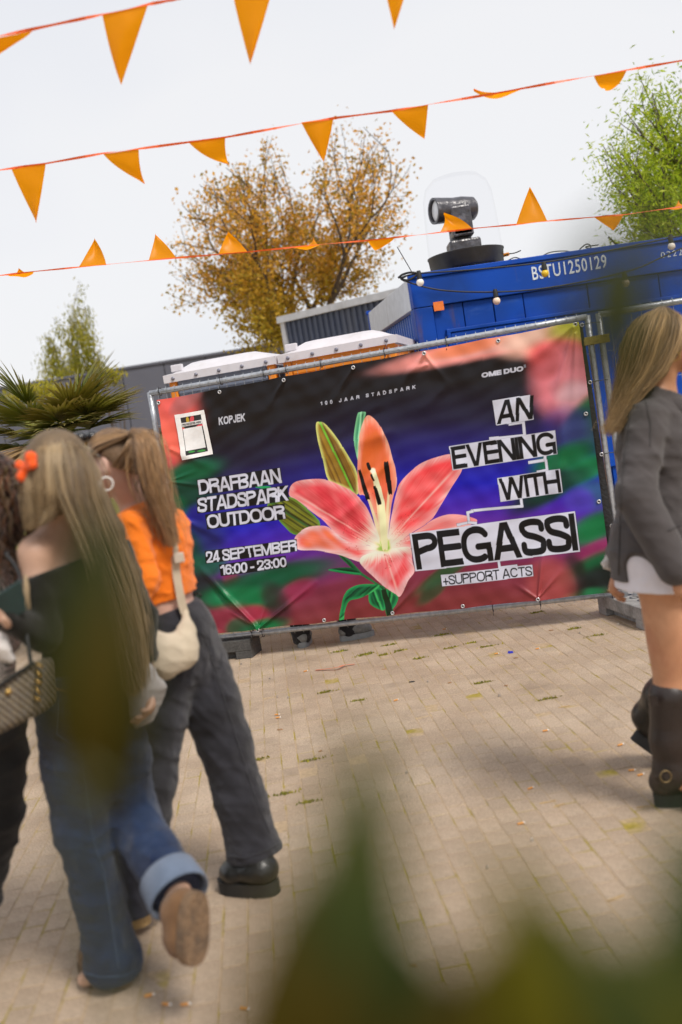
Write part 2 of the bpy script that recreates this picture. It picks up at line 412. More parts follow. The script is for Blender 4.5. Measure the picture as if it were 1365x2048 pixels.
def fence_panel(label, u0, u1, wires=True, rot=None):
    root = empty('mesh_fence_panel', fp(u0, -0.17), label, 'fence panel', 'site fence panels')
    T = (lambda p: p) if rot is None else rot
    def tb(nm, a, b, r=0.019):
        m_ = MB(); k = 8; m_.tube([T(a.lerp(b, i / k)) for i in range(k + 1)], r, 12); return m_.build(nm, M_galv, root, True)
    tb('top_rail', fp(u0, FH), fp(u1, FH), 0.021); tb('bottom_rail', fp(u0 + 0.02, 0), fp(u1 - 0.02, 0), 0.019)
    tb('post', fp(u0, -0.15), fp(u0, FH + 0.01), 0.021); tb('post', fp(u1, -0.15), fp(u1, FH + 0.01), 0.021)
    w = MB(); n = int((u1 - u0) / 0.068)
    for i in range(1, n):
        u = u0 + (u1 - u0) * i / n
        w.tube([T(fp(u, -0.028, 0.004)), T(fp(u, -0.005, 0.024)), T(fp(u, 0.03, 0.012)), T(fp(u, FH / 2, 0.008)), T(fp(u, FH - 0.03, 0.012)), T(fp(u, FH + 0.005, 0.026)), T(fp(u, FH + 0.03, 0.004))], 0.0022, 4)
    for i in range(9):
        v = 0.012 + i * (FH - 0.024) / 8
        w.tube([T(fp(u0, v, 0.013 if 0 < i < 8 else 0.026)), T(fp(u1, v, 0.013 if 0 < i < 8 else 0.026))], 0.0022, 4)
    wo_ = w.build('wire_mesh', M_wire, root); wo_['kind'] = 'stuff'
    return root
fence_panel('galvanised mesh fence panel carrying the printed flower banner', 0, FW)
# the next panel to the right turns a little towards the viewer's right
hinge = fp(FW + 0.075, 0); turn = Matrix.Translation(hinge) @ Matrix.Rotation(R(8), 4, 'Z') @ Matrix.Translation(-hinge)
fence_panel('galvanised mesh fence panel behind the woman in the grey blazer', FW + 0.075, FW + 3.2, rot=lambda p: turn @ p)
# coupler clamp between the two panels
cl = empty('fence_coupler', fp(FW + 0.03, FH - 0.16, 0), 'yellow zinc clamp joining the two fence posts', 'clamp')
M_zinc = mat('yellow_zinc', (0.42, 0.33, 0.10), 0.4, 0.2, 30, metal=0.7)
mb = MB(); mb.box(fp(FW - 0.045, FH - 0.19, 0.024), fu * 0.17, fn * 0.008, fz * 0.055, bev=0.002); mb.build('plate', M_zinc, cl)
mb = MB(); mb.box(fp(FW - 0.045, FH - 0.19, -0.032), fu * 0.17, fn * 0.008, fz * 0.055, bev=0.002); mb.build('plate', M_zinc, cl)
mb = MB(); mb.lathe(fp(FW + 0.038, FH - 0.162, -0.04), fn, [(0, 0.0), (0, 0.006), (0.075, 0.006), (0.075, 0.011), (0.085, 0.011), (0.085, 0)], 8); mb.build('bolt', M_zinc, cl)
# concrete feet
M_conc = mat('foot_concrete', (0.30, 0.29, 0.28), 0.92, 0.15, 50, 0.5, 120, color2=(0.20, 0.19, 0.18), c2scale=8)
M_rubber = mat('recycled_foot', (0.07, 0.067, 0.063), 0.85, 0.25, 60, 0.6, 150)
def fence_foot(label, c, d, L, material, W_=0.235, H_=0.145):
    root = empty('concrete_block', c, label, 'block', 'ballast blocks of the fence'); d = Vector(d).normalized(); w = Vector((-d.y, d.x, 0))
    o = Vector(c) - d * L / 2 - w * W_ / 2
    mb = MB()
    # block standing on two end pads, with an open grip notch between them and post holes on top
    mb.box(o + Vector((0, 0, 0.055)), d * L, w * W_, Vector((0, 0, H_ - 0.055)), bev=0.008)
    mb.box(o, d * 0.13, w * W_, Vector((0, 0, 0.057)), bev=0.004); mb.box(o + d * (L - 0.13), d * 0.13, w * W_, Vector((0, 0, 0.057)), bev=0.004)
    mb.box(o + d * 0.12 + w * 0.06, d * (L - 0.24), w * (W_ - 0.12), Vector((0, 0, 0.06)))
    mb.build('block', material, root)
    for k in (-0.12, 0.0, 0.12):
        h = MB(); q = Vector(c) + d * k; h.lathe(q + Vector((0, 0, H_ - 0.03)), (0, 0, 1), [(0, 0.0), (0, 0.024), (0.0325, 0.024), (0.0325, 0.030), (0.031, 0.034)], 14); h.build('post_socket', M_black, root)
fc = fp(FW + 0.037, 0); fence_foot('grey concrete fence foot beside the bare leg', (fc.x, fc.y - 0.08, 0), Vector((0.15, -1, 0)), 0.72, M_conc)
fc = fp(0.12, 0); fence_foot('black rubber fence foot under the left end of the banner', (fc.x + 0.04, fc.y + 0.05, 0), fu, 0.66, M_rubber)

# ---- blue site container
M_blue = mat('blue_container_paint', (0.002, 0.058, 0.38), 0.55, 0.15, 5, 0.08, 30, color2=(0.004, 0.042, 0.24), c2scale=2.5, spec=0.18)
M_blue_end = mat('blue_container_end', (0.01, 0.09, 0.42), 0.35, 0.15, 6, 0.05, 20)
M_greyband = mat('grey_band_reflection', (0.50, 0.52, 0.56), 0.4, 0.1, 12)  # end band's reflection is put into its colour as light grey; roof shares it
M_white = mat('white_stencil', (0.60, 0.66, 0.74), 0.6, 0.12, 90)
M_seam = mat('dark_seam', (0.01, 0.03, 0.11), 0.6)
weather(M_blue, (0.10, 0.055, 0.03), (5, 5, 0.9), (0.60, 0.72), 0.45); weather(M_blue, (0.05, 0.12, 0.36), (3, 3, 12), (0.58, 0.75), 0.4); weather(M_greyband, (0.25, 0.22, 0.18), (4, 4, 1))
CY = 8.95
ca = at(818, 549, CY); cb = at(1365, 471, CY * 282 / 273.0)
cu_ = Vector((cb.x - ca.x, cb.y - ca.y, 0)).normalized(); cn = Vector((cu_.y, -cu_.x, 0)); CH = ca.z; CL_, CD = 6.06, 2.44
ct = empty('site_container', (ca.x, ca.y, 0), 'blue steel site container with white serial lettering behind the banner', 'container')
def cp(u, v, off=0.0): return Vector((ca.x, ca.y, 0)) + cu_ * u + Vector((0, 0, v)) + cn * off
def cbox(nm, u, v, off, du, dv, dd, material=None, bev=0.006, parent=None):
    mb = MB(); mb.box(cp(u, v, off), cu_ * du, -cn * dd, Vector((0, 0, dv)), bev=bev); return mb.build(nm, material or M_blue, parent or ct)
BAND = 0.30
for u in (0.0, CL_ - 0.17):
    for d in (0, CD - 0.17): cbox('corner_post', u, 0.10, -d, 0.17, CH - BAND - 0.10 - 0.004, 0.17)
cbox('top_fascia', 0.0, CH - BAND, 0.004, CL_, BAND - 0.045, 0.12); cbox('top_fascia', 0.0, CH - BAND, -CD + 0.12, CL_, BAND - 0.045, 0.12)
cbox('roof_lip', -0.012, CH - 0.043, 0.022, CL_ + 0.024, 0.043, 0.06)
cbox('roof_lip', -0.012, CH - 0.043, -CD + 0.04, CL_ + 0.024, 0.043, 0.06)
cbox('end_band', -0.004, CH - BAND, -0.122, 0.12, BAND - 0.03, CD - 0.244, M_greyband); cbox('end_band', CL_ - 0.116, CH - BAND, -0.122, 0.12, BAND - 0.03, CD - 0.244, M_greyband)
cbox('roof', 0.1, CH - 0.09, -0.11, CL_ - 0.2, 0.05, CD - 0.2, M_greyband)
cbox('bottom_rail', 0.0, 0.02, 0.004, CL_, 0.08, 0.12); cbox('bottom_rail', 0.0, 0.02, -CD + 0.12, CL_, 0.08, 0.12)
cbox('wall_back', 0.17, 0.1, -CD + 0.08, CL_ - 0.34, CH - BAND - 0.1, 0.05)
us = [0.172, 0.45, 0.73, 1.01, 1.62, 2.3, 2.9, 3.2, 3.9, 4.6, 5.3, CL_ - 0.172]
for i in range(len(us) - 1): cbox('wall_panel', us[i] + 0.004, 0.102, -0.030 - 0.004 * (i % 2), us[i + 1] - us[i] - 0.008, CH - BAND - 0.106, 0.04)
cbox('wall_core', 0.17, 0.1, -0.06, CL_ - 0.34, CH - BAND - 0.1, 0.03, M_seam, bev=0)
h1 = cbox('shutter_hatch', 0.30, 0.85, -0.004, 2.15, CH - BAND - 0.85 - 0.26, 0.024)
cbox('shutter_frame', 0.262, 0.85, 0.006, 0.036, CH - BAND - 0.85 - 0.22, 0.034, parent=h1); cbox('shutter_frame', 0.262, CH - BAND - 0.255, 0.007, 2.22, 0.032, 0.036, parent=h1)
# corrugated short end
for end in (0, 1):
    e = MB(); n = 20; prof = []
    for i in range(n):
        y0 = 0.172 + (CD - 0.344) * i / n; w = (CD - 0.344) / n
        for (a, dpt) in ((0, 0.0), (0.3, 0.0), (0.5, 0.036), (0.8, 0.036)): prof.append((y0 + a * w, dpt))
    prof.append((CD - 0.172, 0.0)); x = 0.05 if end == 0 else CL_ - 0.05; sg = 1 if end == 0 else -1
    for i in range(len(prof) - 1):
        (a, da), (b, db) = prof[i], prof[i + 1]
        e.quad(cp(x + sg * da, 0.102, -a), cp(x + sg * db, 0.102, -b), cp(x + sg * db, CH - BAND - 0.003, -b), cp(x + sg * da, CH - BAND - 0.003, -a))
    e.build('corrugated_end', M_blue_end, ct)
def lettering(txt, parent, place, material, bold=0.0, spacing=1.0, name='lettering'):
    v, t = text_mesh(txt, bold, spacing); mb = MB(); mb.add([place(a, b) for a, b in v], [tuple(q) for q in t]); return mb.build(name, material, parent)
def c_uv(px, py):
    d = Vector(ray(px, py)); o = Vector((0, 0, CAM_H)); t = (cp(0, 0) - o).dot(cn) / d.dot(cn); p = o + d * t - cp(0, 0); return p.dot(cu_), p.z
def cont_text(txt, tl, tr, bl, bold, sp):
    a, b, c_ = c_uv(*bl), c_uv(*tl), c_uv(*tr)
    lo_ = lettering(txt, ct, lambda s_, t_: cp(a[0] + (c_[0] - b[0]) * s_ , a[1] + (c_[1] - b[1]) * s_ + (b[1] - a[1]) * t_, 0.008), M_white, bold, sp); lo_['kind'] = 'stuff'
cont_text('BSTU1250129', (1063, 534), (1212, 509), (1066, 561), 0.012, 1.12)
cont_text('022271', (1321, 505), (1384, 495), (1322, 517), 0.0, 1.25)
M_sticker = mat('orange_sticker', (0.72, 0.17, 0.02), 0.6, 0.1)
s0 = c_uv(866, 605); s1 = c_uv(886, 602); s2 = c_uv(868, 623)
st = cbox('sticker', s0[0], s2[1], 0.010, s1[0] - s0[0], s0[1] - s2[1], 0.004, M_sticker, bev=0)

# ---- moving-head stage light under a clear dome, on the container roof
MY = CY + 0.42
mc = at(932, 512, MY); mpx = MY / FPX
ml = empty('moving_head_light', (mc.x, mc.y, CH), 'black moving-head stage light wrapped in plastic on a round black base', 'stage light')
M_gear = mat('black_gear', (0.020, 0.020, 0.022), 0.45, 0.2, 20, 0.15, 60)
M_wrap = mat('plastic_wrapped_black', (0.030, 0.028, 0.036), 0.3, 0.5, 14, 0.9, 22, spec=0.9, color2=(0.16, 0.16, 0.19), c2pos=(0.54, 0.72), c2scale=9)
M_lens = mat('lens_glass', (0.75, 0.78, 0.82), 0.08, 0.05)
zb = CH - 0.012
mb = MB(); rb_ = 74 * mpx
mb.lathe((mc.x, mc.y, zb + 0.03), (0, 0, 1), [(0, 0), (0, rb_ * 0.93), (0.02, rb_ * 0.97), (0.125, rb_), (0.135, rb_ * 1.02), (0.145, rb_ * 1.02), (0.15, rb_ * 0.97), (0.152, 0)], 40)
mb.build('round_base', M_gear, ml, 'auto')
for a in range(6):
    an = a * math.pi / 3 + 0.3; q = Vector((mc.x + math.cos(an) * rb_ * 0.8, mc.y + math.sin(an) * rb_ * 0.8, zb - 0.02)); mb = MB(); mb.lathe(q, (0, 0, 1), [(0, 0), (0, 0.035), (0.055, 0.03), (0.055, 0)], 10); mb.build('foot', M_gear, ml)
zt = zb + 0.182
mb = MB(); mb.box((mc.x - 0.15, mc.y - 0.13, zt), (0.29, 0, 0), (0, 0.26, 0), (0, 0, 0.11), bev=0.02); mb.build('light_base', M_wrap, ml)
mb = MB(); mb.lathe((mc.x - 0.02, mc.y, zt + 0.10), (0, 0, 1), [(0, 0), (0, 0.10), (0.05, 0.09), (0.05, 0)], 18); mb.build('pan_bearing', M_gear, ml)
mb = MB()
mb.box((mc.x - 0.105, mc.y - 0.14, zt + 0.14), (0.19, 0, 0), (0, 0.05, 0), (0.0, 0, 0.27), bev=0.018); mb.box((mc.x - 0.105, mc.y + 0.09, zt + 0.14), (0.19, 0, 0), (0, 0.05, 0), (0.0, 0, 0.27), bev=0.018)
mb.box((mc.x - 0.105, mc.y - 0.14, zt + 0.135), (0.19, 0, 0), (0, 0.28, 0), (0, 0, 0.07), bev=0.015); mb.build('yoke', M_wrap, ml)
hc = Vector((mc.x - 0.04, mc.y, zt + 0.40)); hd = Vector((-0.93, -0.30, 0.02)).normalized()
mb = MB(); mb.lathe(hc - hd * 0.20, hd, [(0, 0), (0, 0.085), (0.02, 0.105), (0.14, 0.115), (0.22, 0.108), (0.40, 0.118), (0.415, 0.118), (0.415, 0.098), (0.395, 0.094)], 28); mb.build('lamp_head', M_wrap, ml, 'auto')
mb = MB(); mb.lathe(hc + hd * 0.185, hd, [(0.0, 0.096), (0.012, 0.07), (0.018, 0.0)], 24); mb.build('lens', M_lens, ml, True)
M_clear = bpy.data.materials.new('clear_dome'); M_clear.use_nodes = True
nt = M_clear.node_tree; b_ = nt.nodes['Principled BSDF']; nt.nodes.remove(b_)
tr_ = nt.nodes.new('ShaderNodeBsdfTransparent'); tr_.inputs[0].default_value = (0.985, 0.985, 0.99, 1); gl_ = nt.nodes.new('ShaderNodeBsdfGlossy'); gl_.inputs['Roughness'].default_value = 0.08
lw_ = nt.nodes.new('ShaderNodeLayerWeight'); lw_.inputs[0].default_value = 0.06; mr_ = nt.nodes.new('ShaderNodeMath'); mr_.operation = 'MULTIPLY'; mr_.inputs[1].default_value = 0.05
mx_ = nt.nodes.new('ShaderNodeMixShader'); nt.links.new(lw_.outputs['Fresnel'], mr_.inputs[0]); nt.links.new(mr_.outputs[0], mx_.inputs[0]); nt.links.new(tr_.outputs[0], mx_.inputs[1]); nt.links.new(gl_.outputs[0], mx_.inputs[2])
nt.links.new(mx_.outputs[0], nt.nodes['Material Output'].inputs[0])
mb = MB(); mb.lathe((mc.x, mc.y, zt - 0.004), (0, 0, 1), [(0, rb_ * 0.99), (0.3, rb_ * 0.96), (0.52, rb_ * 0.92), (0.62, rb_ * 0.82), (0.69, rb_ * 0.6), (0.715, rb_ * 0.3), (0.72, 0.001)], 40); mb.build('clear_dome', M_clear, ml, True)
# cables on the roof
M_cable = mat('black_cable', (0.010, 0.010, 0.011), 0.5, 0.1)
M_plug = mat('orange_plug', (0.70, 0.25, 0.02), 0.5, 0.1)
def cable(name, pts, r, label, cat='cable', group=None, parent=None, material=None):
    P_ = [Vector(p) for p in pts]; out = []
    for i in range(len(P_) - 1):
        a = P_[max(i - 1, 0)]; b = P_[i]; c_ = P_[i + 1]; d = P_[min(i + 2, len(P_) - 1)]
        for k in range(6):
            t = k / 6; out.append(0.5 * ((2 * b) + (c_ - a) * t + (2 * a - 5 * b + 4 * c_ - d) * t * t + (3 * b - a - 3 * c_ + d) * t ** 3))
    out.append(P_[-1]); mb = MB(); mb.tube(out, r, 6); o = mb.build(name, material or M_cable, parent, True)
    if label: tag(o, label, cat, group)
    return o
pc = empty('power_cable', at(1003, 513, MY), 'black cable with an orange plug leaving the stage light base', 'cable')
cable('cord', [at(1004, 514, MY), at(1018, 508, MY - 0.1), at(1030, 506, MY - 0.2), at(1042, 501, MY - 0.25)], 0.005, None, parent=pc)
mb = MB(); a0 = at(1006, 511, MY - 0.02); a1 = at(1018, 508, MY - 0.06); mb.tube([a0, a1], 0.016, 10); mb.build('plug', M_plug, pc, 'auto')
cable('roof_cable', [at(1012, 524, MY), at(1030, 515, MY), at(1050, 520, MY + .05), at(1075, 517, MY), at(1100, 505, MY), at(1130, 502, MY), at(1145, 505, MY)], 0.005, 'thin black cable looping along the roof edge beside the stage light')
cable('roof_cable', [at(1160, 499, MY), at(1172, 489, MY), at(1180, 490, MY), at(1182, 497, MY), at(1172, 494, MY), at(1198, 490, MY)], 0.006, 'short coil of black cable on the roof above the serial number')
cable('antenna_rod', [at(827, 549, CY - 0.02), at(795, 494, CY + 0.1)], 0.004, 'thin black rod sticking up at the container corner', 'rod')

# ---- festoon lights hung along the container
M_bulb = mat('opal_bulb', (0.85, 0.80, 0.72), 0.25, 0.03); M_bulby = mat('yellow_bulb', (0.85, 0.55, 0.03), 0.25, 0.03); M_bulbp = mat('warm_bulb', (0.80, 0.62, 0.48), 0.3, 0.03)
def bulb(root, p, material, sc=1.0):
    s_ = MB(); s_.lathe(p, (0, 0, -1), [(-0.02, 0), (-0.02, 0.016), (0.0, 0.021), (0.05, 0.024), (0.055, 0.02), (0.055, 0)], 12); so = s_.build('socket', M_black, root, 'auto')
    b2 = MB(); b2.sphere(Vector(p) - Vector((0, 0, 0.082)), 0.034 * sc, 14); b2.build('bulb', material, root, True)
FY = CY - 0.10
fs1 = empty('festoon_light_string', at(810, 552, FY), 'upper string of festoon bulbs along the container roof edge', 'string lights', 'festoon light strings')
cable('light_cable', [at(800, 556, FY), at(838, 547, FY), at(940, 540, FY), at(1087, 525, FY), at(1210, 503, FY + .05), at(1341, 476, FY + .15), at(1420, 462, FY + .2)], 0.007, None, parent=fs1)
bulb(fs1, at(838, 546, FY - 0.02), M_bulb); bulb(fs1, at(1088, 528, FY - 0.02), M_bulby); bulb(fs1, at(1341, 474, FY + .12), M_bulb)
fs2 = empty('festoon_light_string', at(815, 562, FY), 'lower sagging string of festoon bulbs across the container side', 'string lights', 'festoon light strings')
cable('light_cable', [at(806, 561, FY), at(880, 580, FY), at(990, 584, FY), at(1100, 575, FY), at(1249, 545, FY + .1), at(1330, 512, FY + .15), at(1420, 470, FY + .2)], 0.007, None, parent=fs2)
bulb(fs2, at(991, 583, FY - 0.02), M_bulbp); bulb(fs2, at(1249, 548, FY + 0.08), M_bulbp)
cable('cable_bundle', [at(797, 556, FY), at(806, 549, FY), at(822, 545, FY - .02), at(835, 548, FY - .02), at(818, 560, FY - .02), at(803, 558, FY), at(812, 552, FY - .03)], 0.010, 'knot of black cable at the container corner', 'cable')

# ---- portable toilets behind the fence
M_toilet_w = mat('translucent_white_roof', (0.78, 0.76, 0.80), 0.4, 0.05, 10, transl=0.25)
M_orange_pl = mat('orange_plastic', (0.75, 0.23, 0.01), 0.45, 0.08, 10); M_grey_pl = mat('slate_plastic', (0.16, 0.19, 0.26), 0.5, 0.1, 10)
M_bolt = mat('bolt_steel', (0.25, 0.25, 0.30), 0.4, 0.1, metal=0.6)
weather(M_toilet_w, (0.45, 0.41, 0.37), (5, 5, 5), (0.54, 0.75), 0.55); weather(M_orange_pl, (0.35, 0.10, 0.01), (4, 4, 1)); weather(M_grey_pl, (0.10, 0.11, 0.14), (4, 4, 1))
def toilet(label, uc, off, body, H_=2.235):
    """uc = position along the fence direction, off = metres behind the fence"""
    W_, D_ = 0.985, 1.10; base = fp(uc, -0.17, -off); root = empty('portable_toilet', base, label, 'portable toilet', 'portable toilets')
    def q(a, b, h): return base + fu * (a * W_ / 2) - fn * (b * D_ / 2) + Vector((0, 0, h))
    zr = H_ - 0.03
    def bxp(nm, a0, a1, b0, b1, z0, z1, m_, bev=0.012, parent=None):
        mb = MB(); o = q(a0, b0, z0); mb.box(o, q(a1, b0, z0) - o, q(a0, b1, z0) - o, Vector((0, 0, z1 - z0)), bev=bev); return mb.build(nm, m_, parent or root)
    bxp('base_skid', -1, 1, -1, 1, 0, 0.12, M_grey_pl)
    for a, b in ((-0.97, -0.97), (0.83, -0.97), (-0.97, 0.83), (0.83, 0.83)): bxp('corner_post', a, a + 0.14, b, b + 0.14, 0.12, zr, M_orange_pl)
    bxp('side_wall', -0.95, -0.90, -0.82, 0.82, 0.12, zr, body); bxp('side_wall', 0.90, 0.95, -0.82, 0.82, 0.12, zr, body)
    bxp('rear_wall', -0.82, 0.82, -0.95, -0.90, 0.12, zr, body); d_ = bxp('door', -0.82, 0.82, 0.88, 0.93, 0.12, zr, M_orange_pl)
    bxp('wall_rib', -0.82, 0.82, -0.965, -0.94, zr - 0.12, zr - 0.05, body)
    # domed roof with a rim
    n = 14; V = []; F = []
    for i in range(n + 1):
        for j in range(n + 1):
            a, b = -1 + 2 * i / n, -1 + 2 * j / n
            e = min(1, (1 - abs(a)) / 0.5); e2 = min(1, (1 - abs(b)) / 0.3)
            h = 0.060 + 0.085 * (e * e * (3 - 2 * e)) ** 0.8 * (e2 * e2 * (3 - 2 * e2)) ** 0.7
            V.append(q(a * 1.03, b * 1.03, zr + h))
    for i in range(n):
        for j in range(n): F.append((i * (n + 1) + j, (i + 1) * (n + 1) + j, (i + 1) * (n + 1) + j + 1, i * (n + 1) + j + 1))
    k = len(V); ring = [i * (n + 1) for i in range(n + 1)] + [n * (n + 1) + j for j in range(1, n + 1)] + [i * (n + 1) + n for i in range(n - 1, -1, -1)] + [j for j in range(n - 1, 0, -1)]
    for r in ring: V.append(Vector(V[r]) - Vector((0, 0, 0.066)))
    L_ = len(ring)
    for i in range(L_): F.append((ring[i], ring[(i + 1) % L_], k + (i + 1) % L_, k + i))
    mb = MB(); mb.add(V, F); rf = mb.build('roof', M_toilet_w, root, 'auto')
    for a in (-0.85, -0.42, 0.0, 0.42, 0.85):
        b3 = MB(); b3.lathe(q(a, -1.032, zr + 0.024), fn, [(0, 0.016), (0.006, 0.016), (0.012, 0.010), (0.014, 0)], 10); b3.build('bolt', M_bolt, rf)
    b3 = MB(); o = q(-0.9, -0.95, zr + 0.08); b3.box(o, fu * 0.10, -fn * 0.05, Vector((0, 0, 0.06)), bev=0.006); b3.build('vent_cap', M_toilet_w, rf)
tA = fence_uv(331, 790, -1.0); tB = fence_uv(572, 745, -1.0)
toilet('portable toilet with slate grey rear wall and milky white roof', tA[0] + 0.50, 1.0 + 0.60, M_grey_pl)
toilet('portable toilet with orange rear wall and milky white roof, next to the container', tA[0] + 0.50 + 1.03, 1.0 + 0.60, M_orange_pl)

# ---- dark corrugated shed with pale roof edge
M_clad = mat('dark_blue_cladding', (0.055, 0.07, 0.115), 0.55, 0.1, 5); M_trim = mat('pale_trim', (0.52, 0.54, 0.58), 0.5, 0.08, 8)
weather(M_clad, (0.10, 0.11, 0.14), (1, 1, 0.3)); weather(M_trim, (0.30, 0.30, 0.30), (2, 2, 0.5))
SY = 22.0
sa = at(563, 637, SY); sb = at(815, 577, 19.5)
su = Vector((sb.x - sa.x, sb.y - sa.y, 0)); sl_ = su.length; su.normalize(); sn = Vector((su.y, -su.x, 0))
shed = empty('cladding_shed', (sa.x, sa.y, 0), 'dark blue corrugated shed with pale roof trim behind the toilets', 'shed')
def sp(u, v, off=0.0): return Vector((sa.x, sa.y, 0)) + su * u + Vector((0, 0, v)) + sn * off
HS = lambda u: sa.z - 0.10 + (sb.z - sa.z) * u / sl_
rb = MB(); LS = sl_ + 2.5; n = int(LS / 0.16)
rib = []
for i in range(n):
    u = 0.12 + (LS - 0.12) * i / n; w = (LS - 0.12) / n
    for a, d in ((0, 0), (0.45, 0), (0.55, 0.04), (0.9, 0.04)): rib.append((u + a * w, d))
for i in range(len(rib) - 1):
    (a, da), (b, db) = rib[i], rib[i + 1]; rb.quad(sp(a, 0, da), sp(b, 0, db), sp(b, HS(b), db), sp(a, HS(a), da))
rb.build('corrugated_wall', M_clad, shed)
mb = MB(); mb.box(sp(-0.05, HS(0), 0.10), sp(LS, HS(LS), 0.10) - sp(-0.05, HS(0), 0.10), -sn * 5, Vector((0, 0, 0.14))); mb.build('roof_trim', M_trim, shed)
mb = MB(); mb.box(sp(0, 0, 0.06), su * 0.12, -sn * 0.12, Vector((0, 0, HS(0)))); mb.build('corner_trim', M_trim, shed)
mb = MB(); mb.box(sp(0, 0, -0.07), su * 0.04, -sn * 5, Vector((0, 0, HS(0) - 0.01))); mb.build('side_wall', M_trim, shed)

# ---- long low hall far behind, with a beige plinth wall
M_hall = mat('dark_hall_roof', (0.10, 0.105, 0.135), 0.8, 0.08, 0.6); M_beige = mat('beige_wall', (0.30, 0.27, 0.19), 0.85, 0.1, 3)
HY = 42.0
ha = at(-260, 819, HY); hb = at(600, 683, HY); hu = Vector((hb.x - ha.x, hb.y - ha.y, 0)).normalized()
hall = empty('long_hall', (ha.x, ha.y, 0), 'long low hall with dark grey metal front on the far left', 'building')
zt_ = hb.z; L_ = 60
n = 34
for i in range(n):
    mb = MB(); mb.box(Vector((ha.x, ha.y, 2.3)) + hu * (i * L_ / n), hu * (L_ / n - 0.03), Vector((0, 0.2, 0)), Vector((0, 0, zt_ - 2.3)), bev=0.02); mb.build('roof_panel', M_hall, hall)
mb = MB(); mb.box(Vector((ha.x, ha.y + 0.25, 0)), hu * L_, Vector((0, 18, 0)), Vector((0, 0, zt_ - 0.05))); mb.build('wall', M_beige, hall)
mb = MB(); mb.box(Vector((ha.x, ha.y - 0.06, zt_)), hu * L_, Vector((0, 18, 0)), Vector((0, 0, 0.10))); mb.build('roof_edge', M_hall, hall)
for i in range(12):
    mb = MB(); mb.box(Vector((ha.x, ha.y + 0.18, 0)) + hu * (i * L_ / 12), hu * (L_ / 12 - 0.06), Vector((0, 0.15, 0)), Vector((0, 0, 2.26)), bev=0.02); mb.build('wall_panel', M_beige, hall)
# olive timber screen between palm and hall
M_screen = mat('olive_boards', (0.20, 0.19, 0.055), 0.8, 0.2, 8); M_screen2 = mat('brown_boards', (0.13, 0.08, 0.05), 0.8, 0.2, 8)
scr = empty('board_screen', (-5, 11.5, 0), 'olive green board fence behind the palm', 'fence')
for i in range(26):
    mb = MB(); mb.box((-6.2 + i * 0.2, 11.5 + 0.004 * (i % 3), 0), (0.194, 0, 0), (0, 0.03, 0), (0, 0, 1.86), bev=0.004); mb.build('board', M_screen, scr)
mb = MB(); mb.box((-6.2, 11.46, 1.862), (5.2, 0, 0), (0, 0.11, 0), (0, 0, 0.05), bev=0.004); mb.build('cap_rail', M_screen2, scr)
mb = MB(); mb.box((-6.2, 11.6, 0.3), (5.2, 0, 0), (0, 0.06, 0), (0, 0, 0.1)); mb.build('rail', M_screen2, scr)
# ================================================================== trees, palm, bunting
def grow(base, height, spread, depth, rnd, ang=0.45, up=0.35, r0=0.16, first=None, droop=0.0, forks=(2, 3), frac0=0.30, keep=None):
    """branch skeleton: list of (points, radii), and twig tips"""
    segs = []; tips = []
    def rec(p, d, L, r, lv):
        n = 4; pts = [p]; q = p
        for i in range(n):
            d = (d + Vector((rnd.gauss(0, 0.10), rnd.gauss(0, 0.10), rnd.gauss(0, 0.06) + up * 0.10 - droop * lv * 0.10))).normalized(); q = q + d * L / n; pts.append(q)
        if keep and lv >= 2 and not keep(pts[-1]): return
        segs.append((pts, [r * (1 - 0.45 * i / n) for i in range(n + 1)]))
        if lv >= 2:
            for i in range(1, n + 1): tips.append((pts[i], d, lv))
        if lv >= depth: return
        k = rnd.randint(*forks) + (1 if lv == 0 else 0)
        a0 = rnd.uniform(0, 6.28)
        for j in range(k):
            a = a0 + j * 6.283 / k + rnd.gauss(0, 0.3); t = d.orthogonal().normalized(); t = Matrix.Rotation(a, 3, d) @ t
            nd = (d + t * rnd.uniform(ang * 0.7, ang * 1.35) * spread).normalized(); rec(pts[-1] if j or lv == 0 else pts[-1], nd, L * rnd.uniform(0.66, 0.88), r * 0.58, lv + 1)
        if lv >= 1:
            for j in range(rnd.randint(1, 2)):
                s_ = rnd.randint(1, 3); t = Matrix.Rotation(rnd.uniform(0, 6.28), 3, d) @ d.orthogonal().normalized()
                rec(pts[s_], (d * 0.6 + t * 0.8).normalized(), L * rnd.uniform(0.45, 0.65), r * 0.35, lv + 1)
    rec(Vector(base), Vector((0, 0, 1)) if first is None else Vector(first), height * frac0, r0, 0)
    return segs, tips
def leaf_mesh(tips, n_per, spread, size, aspect, cols, rnd, droop=0.0, hang=0.0, bias=None):
    V = []; F = []; C = []
    for (p, d, lv) in tips:
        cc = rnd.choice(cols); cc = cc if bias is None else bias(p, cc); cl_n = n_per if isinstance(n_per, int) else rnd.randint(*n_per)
        for _ in range(cl_n):
            q = p + Vector((rnd.gauss(0, spread), rnd.gauss(0, spread), rnd.gauss(0, spread) - hang * rnd.random()))
            a = Vector((rnd.gauss(0, 1), rnd.gauss(0, 1), rnd.gauss(0, 1) - droop)).normalized(); b = a.orthogonal().normalized(); b = Matrix.Rotation(rnd.uniform(0, 6.28), 3, a) @ b
            s_ = size * rnd.uniform(0.6, 1.4); w = s_ * aspect; c0 = a.cross(b) * s_ * 0.12
            k = len(V); V += [q, q + a * s_ * 0.5 + b * w * 0.5 + c0, q + a * s_, q + a * s_ * 0.5 - b * w * 0.5 + c0]
            F.append((k, k + 1, k + 2, k + 3)); f_ = rnd.uniform(0.75, 1.25); c = [min(1, x * f_) for x in cc]; C += [c] * 4
    return np.array([tuple(v) for v in V]), np.array(F), np.array(C)
M_leaf = vcol_mat('leaves', 0.55, 0.5)
